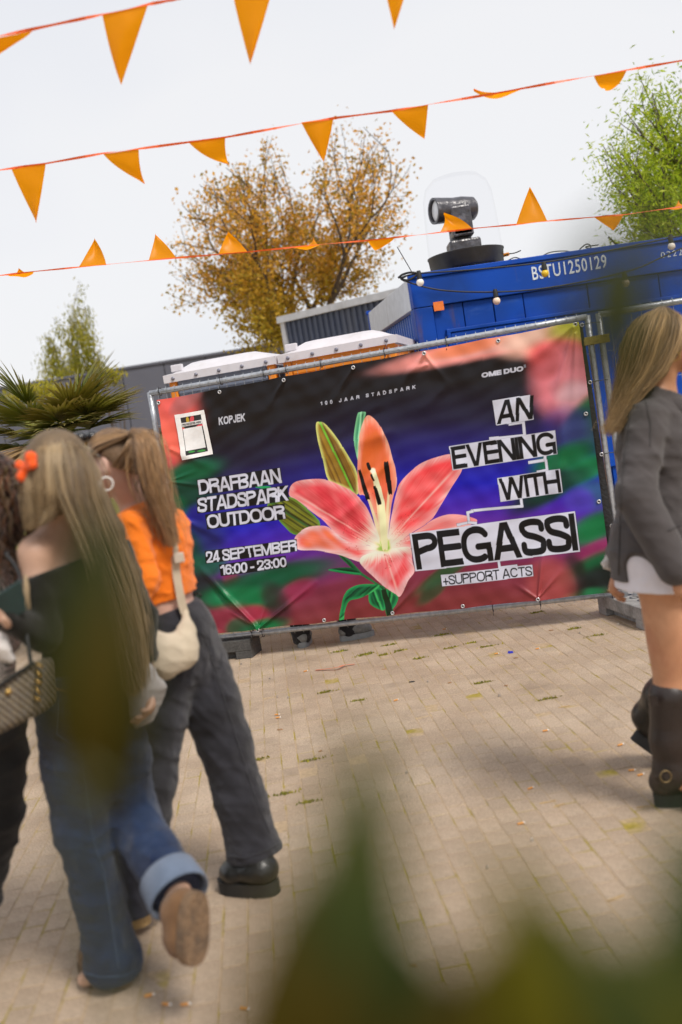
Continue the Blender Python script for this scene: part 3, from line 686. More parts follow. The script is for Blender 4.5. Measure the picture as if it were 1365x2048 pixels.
M_bark = mat('bark', (0.075, 0.055, 0.042), 0.9, 0.3, 12, 0.6, 30); M_bark2 = mat('birch_bark', (0.22, 0.20, 0.15), 0.85, 0.3, 12, 0.4, 30)
def tree(name, label, base, H_, seed, cols, leaf, depth=5, r0=0.16, spread=1.0, ang=0.5, n_per=7, lsp=0.18, bark=None, **kw):
    rnd = random.Random(seed); lk_ = dict(droop=kw.pop('ldroop', 0), hang=kw.pop('hang', 0), bias=kw.pop('bias', None)); keep = kw.pop('keep', None)
    root = empty(name, base, label, 'tree', 'trees in the background'); segs, tips = grow(base, H_, spread, depth, rnd, ang, r0=r0, keep=keep, **kw)
    if keep: tips = [t for t in tips if keep(t[0])]
    mb = MB()
    for pts, rad in segs: mb.tube(pts, [max(r, 0.006) for r in rad], 6 if rad[0] > 0.03 else 4, cap=False)
    mb.build('trunk', bark or M_bark, root, True)
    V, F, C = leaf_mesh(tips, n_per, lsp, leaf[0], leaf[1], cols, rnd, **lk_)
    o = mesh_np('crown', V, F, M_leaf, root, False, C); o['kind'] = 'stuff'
    return segs, tips, len(F)
gold = [(0.80, 0.42, 0.05), (0.72, 0.36, 0.03), (0.62, 0.29, 0.025), (0.52, 0.29, 0.03), (0.38, 0.24, 0.02), (0.75, 0.40, 0.07), (0.30, 0.21, 0.02)]
GY = 30.0
gb = at(585, 700, GY)
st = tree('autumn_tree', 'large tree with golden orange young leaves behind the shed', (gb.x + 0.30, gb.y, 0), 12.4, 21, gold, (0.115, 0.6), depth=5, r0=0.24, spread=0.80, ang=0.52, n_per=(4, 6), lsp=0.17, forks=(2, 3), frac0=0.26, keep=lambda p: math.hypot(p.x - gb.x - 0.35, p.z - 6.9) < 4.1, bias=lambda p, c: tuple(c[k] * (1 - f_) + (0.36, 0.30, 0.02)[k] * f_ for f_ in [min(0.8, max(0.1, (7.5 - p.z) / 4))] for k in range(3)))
rgb_ = [(0.36, 0.47, 0.015), (0.46, 0.56, 0.02), (0.24, 0.36, 0.012), (0.54, 0.60, 0.06)]
RY = 15.0
rcen = at(1465, 345, RY); rbp = at(1600, 600, RY)
st2 = tree('willow_tree', 'bright fresh green tree rising behind the right end of the container', (rbp.x, rbp.y, 0), 7.6, 12, rgb_, (0.092, 0.26), depth=5, r0=0.16, spread=0.8, ang=0.5, n_per=(9, 13), lsp=0.20, ldroop=0.4, frac0=0.25, keep=lambda p: (p - rcen).length < 1.9 + 0.25 * math.sin(p.x * 5 + p.z * 4))
LY = 46.0
lb = at(118, 760, LY)
bir = [(0.30, 0.29, 0.015), (0.40, 0.36, 0.03), (0.22, 0.22, 0.012), (0.44, 0.38, 0.03)]
st3 = tree('birch_tree', 'small weeping yellow green birch beyond the long hall', (lb.x, lb.y, 0), 9.6, 8, bir, (0.17, 0.3), depth=5, r0=0.16, spread=0.40, ang=0.5, n_per=(5, 8), lsp=0.14, ldroop=2.2, hang=0.7, bark=M_bark2, frac0=0.27, keep=lambda p: math.hypot(p.x - lb.x, p.y - lb.y) < 2.1)
# low yellow-green shrubs at the foot of the hall
def shrub(label, px, py, Y, rx, rz, n, cols, seed):
    rnd = random.Random(seed); c = at(px, py, Y); root = empty('shrub', (c.x, c.y, 0), label, 'shrub', 'background shrubs')
    V = []; tips = []
    stem = MB()
    for k in range(9):
        a = rnd.uniform(0, 6.28); e = Vector((c.x + math.cos(a) * rx * 0.7, c.y + math.sin(a) * rx * 0.7, c.z + rnd.uniform(-0.5, 0.6) * rz)); stem.tube([(c.x, c.y, 0), (Vector((c.x, c.y, 0)) + e) / 2 + Vector((0, 0, 0.1)), e], [0.03, 0.02, 0.008], 4, cap=False)
    stem.build('stem', M_bark, root)
    for _ in range(n):
        d = Vector((rnd.gauss(0, 1), rnd.gauss(0, 1), rnd.gauss(0, 1))).normalized() * rnd.random() ** 0.4
        tips.append((Vector((c.x + d.x * rx, c.y + d.y * rx, c.z + d.z * rz)), d, 3))
    V, F, C = leaf_mesh(tips, 6, 0.10, 0.12, 0.6, cols, rnd); o = mesh_np('crown', V, F, M_leaf, root, False, C); o['kind'] = 'stuff'
shrub('yellow green shrub against the dark hall, left of the birch foot', 75, 784, 38, 1.3, 0.35, 200, bir, 1)
shrub('small yellow green shrub against the dark hall, right of the birch', 220, 754, 38, 0.6, 0.25, 90, bir, 2)

# ---- fan palm
M_palm = vcol_mat('palm_leaf', 0.45, 0.25)
PY_ = 8.7
pb = at(122, 880, PY_)
palm = empty('fan_palm', (pb.x, pb.y, 0), 'fan palm with green fronds and dry brown tips behind the women', 'palm')
M_ptrunk = mat('palm_trunk', (0.10, 0.07, 0.04), 0.95, 0.4, 30, 1.0, 60)
mb = MB(); prof = [(0, 0.13)]
for i in range(1, 28): prof.append((i * 0.07, 0.11 + (0.018 if i % 2 else 0)))
mb.lathe((pb.x, pb.y, 0), (0, 0, 1), prof + [(1.97, 0.05), (2.0, 0)], 14); mb.build('trunk', M_ptrunk, palm, 'auto')
def frond(hub_dir, pet, blade, n_blade, seed, green, dry, fan=2.5):
    rnd = random.Random(seed); base = Vector((pb.x, pb.y, 1.86)); d = Vector(hub_dir).normalized()
    side = d.cross(Vector((0, 0, 1))); side = side.normalized() if side.length > 0.05 else Vector((1, 0, 0)); nrm = side.cross(d).normalized()
    hub = base + d * pet + Vector((0, 0, -0.10 * pet * abs(d.x)))
    mb = MB(); g0 = green; mb.tube([base, base.lerp(hub, 0.5) + Vector((0, 0, 0.04)), hub], [0.014, 0.010, 0.008], 5, c=(g0[0] * 0.9, g0[1] * 0.9, g0[2]))
    for i in range(n_blade):
        t = (i / (n_blade - 1) - 0.5); a = t * fan; L = blade * (1 - 0.35 * abs(t) * 2) * rnd.uniform(0.85, 1.08)
        bd = (d * math.cos(a) + side * math.sin(a) + nrm * (0.25 * abs(math.sin(a)) + rnd.gauss(0, 0.05))).normalized()
        w = bd.cross(nrm).normalized(); pts = []; ns = 5; pos = Vector(hub); dd = bd.copy(); ks = len(mb.v)
        for s_ in range(ns + 1):
            f = s_ / ns; ww = 0.022 * math.sin(min(1, 0.15 + f * 1.3) * math.pi * 0.5) * (1 - f) ** 0.55 + 0.001
            cc = [green[k] * (1 - f ** 4 * 0.6) + dry[k] * f ** 4 * 0.6 for k in range(3)]
            mb.v += [tuple(pos - w * ww), tuple(pos + nrm * ww * 0.45), tuple(pos + w * ww)]; mb.c += [cc] * 3
            dd = (dd + Vector((0, 0, -0.05 - 0.13 * f * rnd.random()))).normalized(); pos = pos + dd * L / ns
        for s_ in range(ns):
            q = ks + s_ * 3; mb.f += [(q, q + 3, q + 4, q + 1), (q + 1, q + 4, q + 5, q + 2)]
    return mb.build('frond', M_palm, palm)
GR = [(0.14, 0.16, 0.012), (0.17, 0.17, 0.015), (0.10, 0.12, 0.012), (0.22, 0.19, 0.02)]; DR = (0.32, 0.21, 0.10)
rf_ = random.Random(11)
for i in range(17):
    an = i * 2.399; el = [0.9, 0.55, 0.25, -0.05][i % 4] + rf_.uniform(-0.12, 0.12)
    dv = (math.cos(an) * math.cos(el), math.sin(an) * math.cos(el), math.sin(el)); dryf = (el < 0.05)
    frond(dv, rf_.uniform(0.28, 0.42), rf_.uniform(0.46, 0.60), 36, i, DR if dryf and i % 2 else GR[i % 4], DR, 2.7)
for (dx, dy, dz, s_) in ((-0.9, -0.3, 0.35, 1), (0.85, -0.45, 0.25, 2), (0.3, -0.9, 0.45, 3), (-0.4, -0.8, 0.6, 4), (0.95, -0.1, 0.5, 5), (-0.95, 0.0, 0.1, 6), (0.6, -0.6, 0.75, 7)):
    frond((dx, dy, dz), 0.36, 0.52, 36, 40 + s_, GR[s_ % 4], DR, 2.7)
frond((0.95, -0.35, -0.15), 0.36, 0.42, 26, 77, DR, (0.25, 0.15, 0.08), 2.2); frond((0.8, -0.6, 0.02), 0.40, 0.40, 26, 78, (0.20, 0.15, 0.06), DR, 2.4)

# ---- orange bunting
M_flag = mat('orange_film', (0.99, 0.37, 0.002), 0.38, 0.05, 3, transl=0.6, spec=0.4); M_tape = mat('orange_tape', (0.85, 0.13, 0.02), 0.4, 0.1, 5, transl=0.3)
wrinkle(M_flag, (9, 9, 7), 0.5, 0.012)
def bunting(label, Y, line, flags, w=0.008, Yd=0.0):
    root = empty('bunting_string', at(*line[0], Y), label, 'bunting', 'strings of orange pennants')
    rnd = random.Random(int(Y * 100)); YY = lambda px: Y + Yd * (px - 682) / 682.0
    pts = [at(a, b, YY(a)) for a, b in line]; mb = MB()
    for i in range(len(pts) - 1):
        n = 6
        for k in range(n):
            p, q = pts[i].lerp(pts[i + 1], k / n), pts[i].lerp(pts[i + 1], (k + 1) / n)
            t0, t1 = 1.2 * math.sin(2.3 * (i + k / n)), 1.2 * math.sin(2.3 * (i + (k + 1) / n))
            o0 = Vector((0, math.sin(t0), math.cos(t0))) * w; o1 = Vector((0, math.sin(t1), math.cos(t1))) * w
            mb.quad(p - o0, q - o1, q + o1, p + o0)
    mb.build('tape', M_tape, root, True)
    for fi, (l, r, tip, bend, belly) in enumerate(flags):
        A, B = at(*l, YY(l[0])), at(*r, YY(r[0])); T = at(*tip, YY(tip[0]) + bend); n = 12; V = []; F = []
        side = (B - A).normalized(); nr = side.cross((T - (A + B) / 2).normalized()).normalized(); ph = rnd.uniform(0, 6); size = (B - A).length
        ctrl = (A + B) / 2 * 0.5 + T * 0.5 + nr * (-bend * 0.8 + 0.02) + side * belly * size
        for i in range(n + 1):
            f = i / n
            for j in range(n + 1):
                g_ = j / n; e = A.lerp(B, g_); wid = (1 - f)
                mid = (A + B) / 2
                c_ = mid * (1 - f) ** 2 + ctrl * 2 * f * (1 - f) + T * f * f
                p = c_ + (e - mid) * wid * (1 + 0.12 * f)
                p = p + nr * (math.sin(g_ * 4.5 + ph + f * 3) * 0.10 * size * f * (1 - f * 0.5)) + nr * (g_ - 0.5) ** 2 * 0.30 * size * math.sin(math.pi * f)
                V.append(p)
        for i in range(n):
            for j in range(n): F.append((i * (n + 1) + j, i * (n + 1) + j + 1, (i + 1) * (n + 1) + j + 1, (i + 1) * (n + 1) + j))
        m2 = MB(); m2.add(V, F); m2.build('pennant', M_flag, root, True)
    return root
bunting('nearest string of large orange pennants at the top left', 4.0, [(-120, 110), (0, 72), (105, 50), (205, 29), (300, 8), (345, 0), (500, -38), (800, -105), (1100, -170)],
        [((-40, 83), (66, 62), (-30, 118), 0.1, 0.0), ((205, 29), (297, 9), (243, 169), 0.06, -0.04), ((462, -29), (553, -49), (501, 129), 0.05, 0.0), ((752, -95), (838, -112), (789, 58), 0.05, 0.02)], 0.006)
bunting('middle string of orange pennants crossing above the golden tree', 5.0, [(-80, 350), (0, 340), (92, 327), (210, 306), (290, 296), (455, 274), (603, 247), (670, 236), (783, 222), (858, 209), (990, 187), (1110, 165), (1255, 140), (1365, 121), (1450, 106)],
        [((23, 337), (92, 327), (73, 445), 0.05, 0.0), ((207, 308), (278, 298), (290, 367), 0.10, -0.10), ((378, 285), (451, 274), (459, 329), 0.10, -0.12), ((603, 245), (668, 235), (648, 324), 0.04, 0.0),
         ((783, 222), (857, 209), (849, 278), 0.08, -0.05), ((988, 188), (1048, 176), (948, 180), 0.12, 0.35), ((1188, 152), (1254, 140), (1210, 178), 0.12, 0.0)], 0.006)
bunting('lowest string of small orange pennants blown upward above the banner', 6.3, [(-80, 562), (0, 551), (68, 543), (160, 534), (350, 516), (495, 504), (640, 489), (735, 481), (790, 475), (845, 469), (945, 457), (1033, 449), (1095, 442), (1190, 434), (1250, 429), (1365, 413), (1450, 402)],
        [((14, 550), (68, 543), (38, 538), 0.12, 0.1), ((158, 534), (213, 530), (189, 477), 0.06, 0.1), ((298, 521), (353, 516), (311, 468), 0.05, 0.05), ((437, 509), (496, 504), (456, 464), 0.05, 0.05), ((582, 495), (640, 489), (628, 477), 0.12, 0.0),
         ((735, 481), (790, 475), (750, 497), 0.10, 0.05), ((880, 465), (945, 457), (888, 427), 0.06, 0.20), ((1033, 449), (1095, 442), (1060, 374), 0.04, 0.0), ((1188, 434), (1248, 429), (1226, 460), 0.06, 0.05), ((1338, 417), (1392, 409), (1358, 402), 0.10, 0.0)], 0.005)
# ================================================================== printed banner
# artwork coordinates are metres on the banner (u from the fence's left post, v up from its bottom rail)
Z1 = lambda x, y: fence_uv(300 + x / 2.73, 620 + y / 2.73, 0.075)
Z2 = lambda x, y: fence_uv(780 + x / 2.73, 620 + y / 2.73, 0.075)
Z8 = lambda x, y: fence_uv(560 + x / 3.4125, 800 + y / 3.4125, 0.075)
BTL, BTR, BBR, BBL = Z1(35, 492), Z2(1032, 62), Z2(1222, 1545), fence_uv(391, 1272, 0.075)
U0, U1 = min(BTL[0], BBL[0]), max(BTR[0], BBR[0]); V0, V1 = min(BBL[1], BBR[1]), max(BTL[1], BTR[1])
PXM = 620.0                                            # artwork cells per metre
GW, GH = int((U1 - U0) * PXM), int((V1 - V0) * PXM)
UU, VV = np.meshgrid(U0 + (np.arange(GW) + 0.5) / PXM, V0 + (np.arange(GH) + 0.5) / PXM)
LIN = lambda c: np.array(lin(c))
def smooth(a, b, x):
    t = np.clip((x - a) / (b - a), 0, 1); return t * t * (3 - 2 * t)
# background wash: black at the top, blue in the middle, violet and wine red below
t_ = (VV - V0) / (V1 - V0) + 0.035 * np.sin(UU * 2.1 + 1) - 0.02
art = np.zeros((GH, GW, 3)); stops = [(0.0, (112, 44, 46)), (0.12, (110, 38, 60)), (0.24, (92, 34, 112)), (0.34, (66, 30, 150)), (0.44, (24, 22, 158)), (0.55, (30, 24, 108)), (0.68, (36, 30, 62)), (0.82, (36, 31, 34)), (1.05, (35, 30, 31))]
for i in range(3): art[..., i] = np.interp(t_, [s_[0] for s_ in stops], [LIN(s_[1])[i] for s_ in stops])
def blob(c, rx, ry, ang, rgb, op=1.0, soft=1.7):
    c = np.array(c); ca_, sa_ = math.cos(ang), math.sin(ang); x = UU - c[0]; y = VV - c[1]
    a = (x * ca_ + y * sa_) / rx; b = (-x * sa_ + y * ca_) / ry
    w = (op * np.exp(-np.power(a * a + b * b, 1.0 + soft)))[..., None]; art[:] = art * (1 - w) + LIN(rgb) * w
# left side
blob(Z1(40, 560), 0.30, 0.36, 0.3, (232, 92, 84)); blob(Z1(60, 750), 0.22, 0.18, 0.9, (214, 96, 78)); blob(Z1(190, 500), 0.16, 0.07, 0.5, (150, 92, 92), 0.8); blob(Z1(90, 880), 0.10, 0.13, 0, (190, 60, 80), 0.8)
blob(Z1(200, 900), 0.30, 0.10, 0.15, (14, 84, 52)); blob(Z1(180, 1010), 0.28, 0.10, 0.1, (12, 62, 44)); blob(Z1(130, 1080), 0.12, 0.10, 0, (10, 90, 50), 0.7); blob(Z1(260, 1260), 0.25, 0.16, 0.1, (26, 30, 84), 0.9)
blob(Z1(150, 1330), 0.2, 0.2, 0, (14, 70, 50)); blob(Z1(300, 1400), 0.20, 0.10, 0.2, (16, 82, 54), 0.9); blob(Z1(330, 1530), 0.30, 0.12, -0.4, (38, 38, 44), 1.0); blob(Z1(450, 1480), 0.07, 0.10, 0.2, (128, 28, 72), 0.9)
blob(Z1(640, 1475), 0.55, 0.10, 0.12, (12, 78, 50)); blob(Z1(520, 1580), 0.34, 0.10, -0.1, (14, 100, 58)); blob(Z1(800, 1540), 0.16, 0.08, 0.4, (124, 34, 62), 0.9)
blob(Z1(560, 1660), 0.14, 0.07, 0, (140, 40, 60)); blob(Z1(620, 1730), 0.20, 0.06, 0.1, (16, 96, 52)); blob(Z1(400, 1690), 0.22, 0.10, 0.2, (120, 40, 56)); blob(Z1(480, 1730), 0.10, 0.07, 0.3, (20, 84, 56), 0.8); blob(Z1(340, 1770), 0.10, 0.05, 0, (150, 60, 66))
blob(Z1(690, 1600), 0.10, 0.16, 0.3, (52, 34, 44), 0.7)
# right side
blob(Z2(560, 190), 0.75, 0.075, 0.05, (236, 150, 142)); blob(Z2(420, 205), 0.28, 0.05, 0.05, (226, 120, 80), 0.9); blob(Z2(830, 150), 0.30, 0.12, 0.05, (228, 176, 158)); blob(Z2(1010, 120), 0.18, 0.17, 0.4, (168, 172, 40), 0.95)
blob(Z2(930, 240), 0.22, 0.10, -0.2, (214, 64, 60)); blob(Z2(980, 390), 0.24, 0.28, 0.1, (226, 128, 140)); blob(Z2(1010, 480), 0.13, 0.12, 0, (240, 176, 186), 0.8); blob(Z2(850, 300), 0.12, 0.10, 0.5, (150, 50, 50), 0.6)
blob(Z2(1080, 560), 0.22, 0.09, 0.7, (26, 96, 60)); blob(Z2(1060, 640), 0.18, 0.12, 0.5, (36, 70, 80), 0.9); blob(Z2(960, 640), 0.16, 0.16, 0, (46, 40, 110), 0.7)
blob(Z2(950, 820), 0.24, 0.10, 0.25, (14, 92, 54)); blob(Z2(1080, 870), 0.20, 0.08, 0.35, (20, 110, 66)); blob(Z2(820, 1000), 0.26, 0.10, 0.4, (22, 34, 36), 0.95); blob(Z2(930, 960), 0.26, 0.07, 0.35, (16, 66, 50), 0.8)
blob(Z2(1100, 1010), 0.16, 0.10, 0.2, (44, 84, 118), 0.8); blob(Z2(1040, 1050), 0.10, 0.10, 0.2, (72, 46, 168), 0.8); blob(Z2(1120, 1190), 0.22, 0.10, 0.35, (14, 98, 54)); blob(Z2(1130, 1310), 0.18, 0.06, 0.3, (128, 40, 84), 0.9)
blob(Z2(1120, 1400), 0.26, 0.08, 0.35, (18, 84, 50)); blob(Z2(1140, 1480), 0.24, 0.10, 0.3, (30, 40, 38)); blob(Z2(1060, 1560), 0.16, 0.05, 0.1, (20, 100, 58), 0.9); blob(Z2(1010, 1450), 0.08, 0.16, 0.0, (44, 36, 36), 0.8)
blob(Z2(880, 1500), 0.16, 0.20, 0.2, (150, 66, 66), 0.8); blob(Z2(320, 1420), 0.30, 0.05, 0.5, (30, 84, 48), 0.85); blob(Z2(240, 1530), 0.16, 0.05, 0.6, (44, 74, 46), 0.8)
# ---- polygons
def poly_mask(pts):
    P_ = np.array(pts); x0, y0 = P_.min(0); x1, y1 = P_.max(0)
    i0, i1 = max(0, int((y0 - V0) * PXM) - 1), min(GH, int((y1 - V0) * PXM) + 2); j0, j1 = max(0, int((x0 - U0) * PXM) - 1), min(GW, int((x1 - U0) * PXM) + 2)
    if i1 <= i0 or j1 <= j0: return None
    sl = (slice(i0, i1), slice(j0, j1)); X, Y = UU[sl], VV[sl]; ins = np.zeros(X.shape, bool); dist = np.full(X.shape, 9.0)
    for k in range(len(P_)):
        (ax_, ay_), (bx_, by_) = P_[k], P_[(k + 1) % len(P_)]
        if ay_ != by_: ins ^= ((ay_ > Y) != (by_ > Y)) & (X < (bx_ - ax_) * (Y - ay_) / (by_ - ay_) + ax_)
        L2 = (bx_ - ax_) ** 2 + (by_ - ay_) ** 2 + 1e-12; t = np.clip(((X - ax_) * (bx_ - ax_) + (Y - ay_) * (by_ - ay_)) / L2, 0, 1)
        dist = np.minimum(dist, np.hypot(X - ax_ - t * (bx_ - ax_), Y - ay_ - t * (by_ - ay_)))
    cov = np.clip(0.5 + np.where(ins, dist, -dist) * PXM, 0, 1); return sl, cov, dist, X, Y
def fill(pts, rgb, op=1.0):
    r = poly_mask(pts)
    if r is None: return
    sl, cov, dist, X, Y = r; w = (cov * op)[..., None]; art[sl] = art[sl] * (1 - w) + LIN(rgb) * w
def spline(pts, n=5):
    out = []; N = len(pts)
    for i in range(N):
        a, b, c_, d = (np.array(pts[(i + k) % N]) for k in (-1, 0, 1, 2))
        for k in range(n):
            t = k / n; out.append(tuple(0.5 * (2 * b + (c_ - a) * t + (2 * a - 5 * b + 4 * c_ - d) * t * t + (3 * b - a - 3 * c_ + d) * t ** 3)))
    return out
thr = np.array(Z8(705, 1005))
def nz1(x, seed):
    r = np.random.default_rng(seed); tab = r.uniform(-1, 1, 512); xi = np.floor(x).astype(int); f = x - xi; f = f * f * (3 - 2 * f); return tab[xi % 512] * (1 - f) + tab[(xi + 1) % 512] * f
def petal(pts, tipz, seed, deep=(206, 58, 64), mid=(226, 108, 108), edge=(240, 178, 176), warm=None, rib=True):
    r = poly_mask(spline([Z8(*p) for p in pts]))
    sl, cov, dist, X, Y = r; tip = np.array(Z8(*tipz)); ax_ = tip - thr; L = np.linalg.norm(ax_); ax_ = ax_ / L; nx = np.array([-ax_[1], ax_[0]])
    s_ = ((X - thr[0]) * ax_[0] + (Y - thr[1]) * ax_[1]) / L; w = (X - thr[0]) * nx[0] + (Y - thr[1]) * nx[1]
    an = w / (0.25 + 0.75 * np.clip(s_, 0, 1)); st_ = nz1(an * 170 + 100 + s_ * 4, seed) * 0.6 + nz1(an * 60 + 50 + s_ * 3, seed + 1) * 0.6; pat = nz1(s_ * 9 + an * 12 + 40, seed + 2)
    c = LIN(mid) + (LIN(deep) - LIN(mid)) * np.clip(0.55 + 0.5 * pat + 0.25 * st_, 0, 1)[..., None]
    e = (1 - smooth(0.0, 0.065, dist)) * (0.52 + 0.35 * st_); c = c + (LIN(edge) - c) * np.clip(e, 0, 1)[..., None]
    if warm is not None:
        wv = np.clip(smooth(0.35, 0.62, s_) * (1 - smooth(0.80, 1.0, s_)) * (0.8 + 0.4 * pat) * smooth(0, 0.05, dist), 0, 0.9); c = c + (LIN(warm) - c) * wv[..., None]
    if rib:
        rv = np.exp(-(an / 0.010) ** 2) * 0.5 * (1 - smooth(0.8, 1, s_)); c = c + (LIN((248, 190, 180)) - c) * rv[..., None]
        rv = np.exp(-((np.abs(an) - 0.022) / 0.010) ** 2) * 0.35; c = c * (1 - 0.3 * rv[..., None])
    wh = np.clip(1 - smooth(0.06, 0.30, s_ + 0.06 * st_), 0, 1) * 0.85; c = c + (LIN((246, 226, 206)) - c) * wh[..., None]
    gr = np.clip(1 - smooth(0.0, 0.13, s_ + np.abs(an) * 0.8), 0, 1); c = c + (LIN((150, 190, 60)) - c) * gr[..., None]
    # freckles
    rr = np.random.default_rng(seed + 9)
    for _ in range(26):
        ss = rr.uniform(0.14, 0.42) * L; ww = rr.normal(0, 0.045) * (0.3 + ss / L * 1.5); q = thr + ax_ * ss + nx * ww; g_ = np.exp(-(((X - q[0]) ** 2 + (Y - q[1]) ** 2) / 0.0030 ** 2)) * 0.8; c = c + (LIN((140, 50, 36)) - c) * g_[..., None]
    ed = np.exp(-(dist / 0.0024) ** 2) * 0.15; c = c + (LIN((250, 214, 206)) - c) * ed[..., None]
    art[sl] = art[sl] * (1 - cov[..., None]) + c * cov[..., None]
def bud(pts, axis, cols, seed, f=None):
    r = poly_mask(spline([(f or Z8)(*p) for p in pts])); sl, cov, dist, X, Y = r; a, b = np.array((f or Z8)(*axis[0])), np.array((f or Z8)(*axis[1])); d = (b - a) / np.linalg.norm(b - a); n = np.array([-d[1], d[0]])
    w = (X - a[0]) * n[0] + (Y - a[1]) * n[1]; s_ = (X - a[0]) * d[0] + (Y - a[1]) * d[1]; q = np.clip(0.5 + 0.5 * nz1(w * 90 + 60 + s_ * 2, seed) + 0.3 * nz1(w * 300 + 60 + s_ * 2, seed + 1), 0, 1)
    c = LIN(cols[0]) + (LIN(cols[1]) - LIN(cols[0])) * q[..., None]; e = 1 - smooth(0, 0.028, dist); c = c + (LIN(cols[2]) - c) * (e * 0.85)[..., None]
    cr = np.exp(-(w / 0.007) ** 2); c = c + (LIN(cols[3]) - c) * (cr * 0.85)[..., None]; cr = np.exp(-((w - 0.014) / 0.006) ** 2); c = c * (1 - 0.5 * cr[..., None])
    art[sl] = art[sl] * (1 - cov[..., None]) + c * cov[..., None]
GREEN = [(18, 92, 52), (10, 58, 36), (30, 140, 76), (60, 170, 90)]
bud([(530, 100), (550, 82), (575, 80), (588, 95), (560, 200), (545, 420), (515, 330), (508, 230)], ((555, 90), (530, 400)), [(40, 130, 90), (20, 90, 60), (120, 190, 140), (150, 215, 170)], 3)
bud([(640, 1065), (700, 1040), (760, 1020), (830, 1060), (930, 1175), (800, 1230), (730, 1180), (690, 1130)], ((640, 1040), (900, 1210)), [(120, 124, 34), (64, 66, 22), (90, 140, 50), (40, 90, 44)], 4, Z1)
bud([(575, 968), (600, 962), (650, 962), (660, 972), (620, 975)], ((575, 968), (660, 965)), [(24, 120, 70), (20, 100, 60), (30, 140, 80), (30, 140, 80)], 5, Z1)
bud([(250, 158), (275, 150), (302, 157), (350, 205), (420, 300), (480, 400), (530, 500), (540, 640), (470, 615), (420, 590), (330, 545), (290, 390), (255, 240)], ((275, 150), (490, 600)), [(150, 118, 40), (96, 66, 26), (206, 212, 120), (90, 190, 50)], 6)
bud([(400, 1055), (470, 1085), (560, 1180), (680, 1260), (720, 1290), (780, 1470), (730, 1480), (690, 1310), (640, 1250), (540, 1190), (480, 1140)], ((400, 1055), (760, 1470)), [(16, 70, 40), (12, 46, 28), (30, 110, 60), (24, 90, 50)], 7)
bud([(605, 1350), (615, 1300), (660, 1280), (700, 1300), (718, 1430), (650, 1420), (615, 1390)], ((690, 1420), (640, 1290)), [GREEN[0], GREEN[1], GREEN[2], GREEN[3]], 8)
bud([(725, 1290), (760, 1300), (805, 1345), (790, 1400), (750, 1425)], ((745, 1410), (770, 1300)), [GREEN[0], GREEN[1], GREEN[2], GREEN[3]], 9)
bud([(330, 1160), (420, 1145), (500, 1150), (555, 1195), (450, 1188), (380, 1177)], ((330, 1160), (555, 1190)), [GREEN[1], (8, 44, 30), GREEN[0], GREEN[2]], 10)
bud([(405, 1515), (415, 1430), (440, 1330), (490, 1280), (570, 1258), (680, 1265), (620, 1320), (540, 1355), (480, 1370), (450, 1420), (432, 1515)], ((415, 1500), (680, 1265)), [GREEN[0], GREEN[1], GREEN[2], GREEN[3]], 11)
fill([Z8(690, 1300), Z8(722, 1290), Z8(780, 1470), Z8(732, 1480)], (26, 52, 28))
petal([(1200, 780), (1130, 785), (1050, 815), (980, 860), (900, 910), (820, 960), (740, 1010), (770, 1025), (900, 1010), (1100, 920), (1340, 835), (1290, 795)], (1330, 830), 20, (222, 84, 84), (236, 140, 138))
petal([(1180, 375), (1090, 385), (970, 430), (880, 500), (820, 570), (795, 640), (770, 760), (750, 880), (735, 1005), (800, 975), (900, 905), (990, 850), (1050, 800), (1100, 720), (1170, 600), (1240, 485), (1230, 440)], (1230, 430), 30, (214, 60, 64), (232, 104, 104))
petal([(60, 630), (80, 580), (130, 552), (240, 540), (330, 548), (420, 585), (500, 625), (560, 680), (610, 760), (650, 860), (700, 1005), (680, 1020), (600, 990), (500, 990), (420, 940), (350, 880), (290, 820), (200, 750), (110, 680), (70, 660)], (60, 620), 40, (200, 54, 64), (226, 100, 104))
petal([(600, 105), (640, 125), (690, 180), (735, 270), (770, 390), (795, 480), (800, 580), (780, 640), (760, 740), (745, 900), (725, 1005), (700, 1015), (680, 980), (650, 850), (620, 720), (580, 650), (545, 640), (533, 540), (535, 400), (545, 250), (570, 150)], (600, 100), 50, (216, 74, 56), (232, 124, 92), (240, 184, 160), (196, 92, 36), rib=False)
petal([(95, 950), (130, 905), (190, 870), (280, 860), (340, 875), (420, 940), (500, 980), (600, 992), (695, 1020), (705, 1035), (640, 1050), (560, 1095), (530, 1100), (450, 1070), (380, 1050), (250, 1030), (120, 1022)], (95, 975), 60, (216, 76, 76), (238, 146, 142), (246, 200, 200), (226, 104, 62), rib=False)
petal([(545, 1095), (570, 1060), (640, 1040), (720, 1022), (800, 1010), (890, 1008), (905, 1100), (920, 1170), (880, 1230), (850, 1290), (815, 1345), (780, 1320), (700, 1265), (620, 1190), (560, 1130)], (815, 1345), 70, (214, 66, 72), (234, 142, 144), (244, 190, 192))
blob(Z8(720, 985), 0.034, 0.06, 0.1, (158, 204, 70), 0.9); blob(Z8(706, 1015), 0.05, 0.02, 0.0, (130, 176, 60), 0.9)
def stroke(a, b, w0, w1, rgb, f=Z8, op=1.0):
    a, b = np.array(f(*a)), np.array(f(*b)); d = (b - a) / np.linalg.norm(b - a); n = np.array([-d[1], d[0]]); k = 1 / 930.0
    pts = [a + n * w0 * k * 0.8, a - d * w0 * k * 0.6, a - n * w0 * k * 0.8, b - n * w1 * k * 0.8, b + d * w1 * k * 0.6, b + n * w1 * k * 0.8]; fill(spline([tuple(p) for p in pts], 4), rgb, op)
for a, b in (((715, 1000), (606, 665)), ((712, 1000), (682, 705)), ((718, 1000), (745, 630)), ((712, 1000), (650, 560))): stroke(a, b, 14, 9, (244, 200, 158), op=0.9)
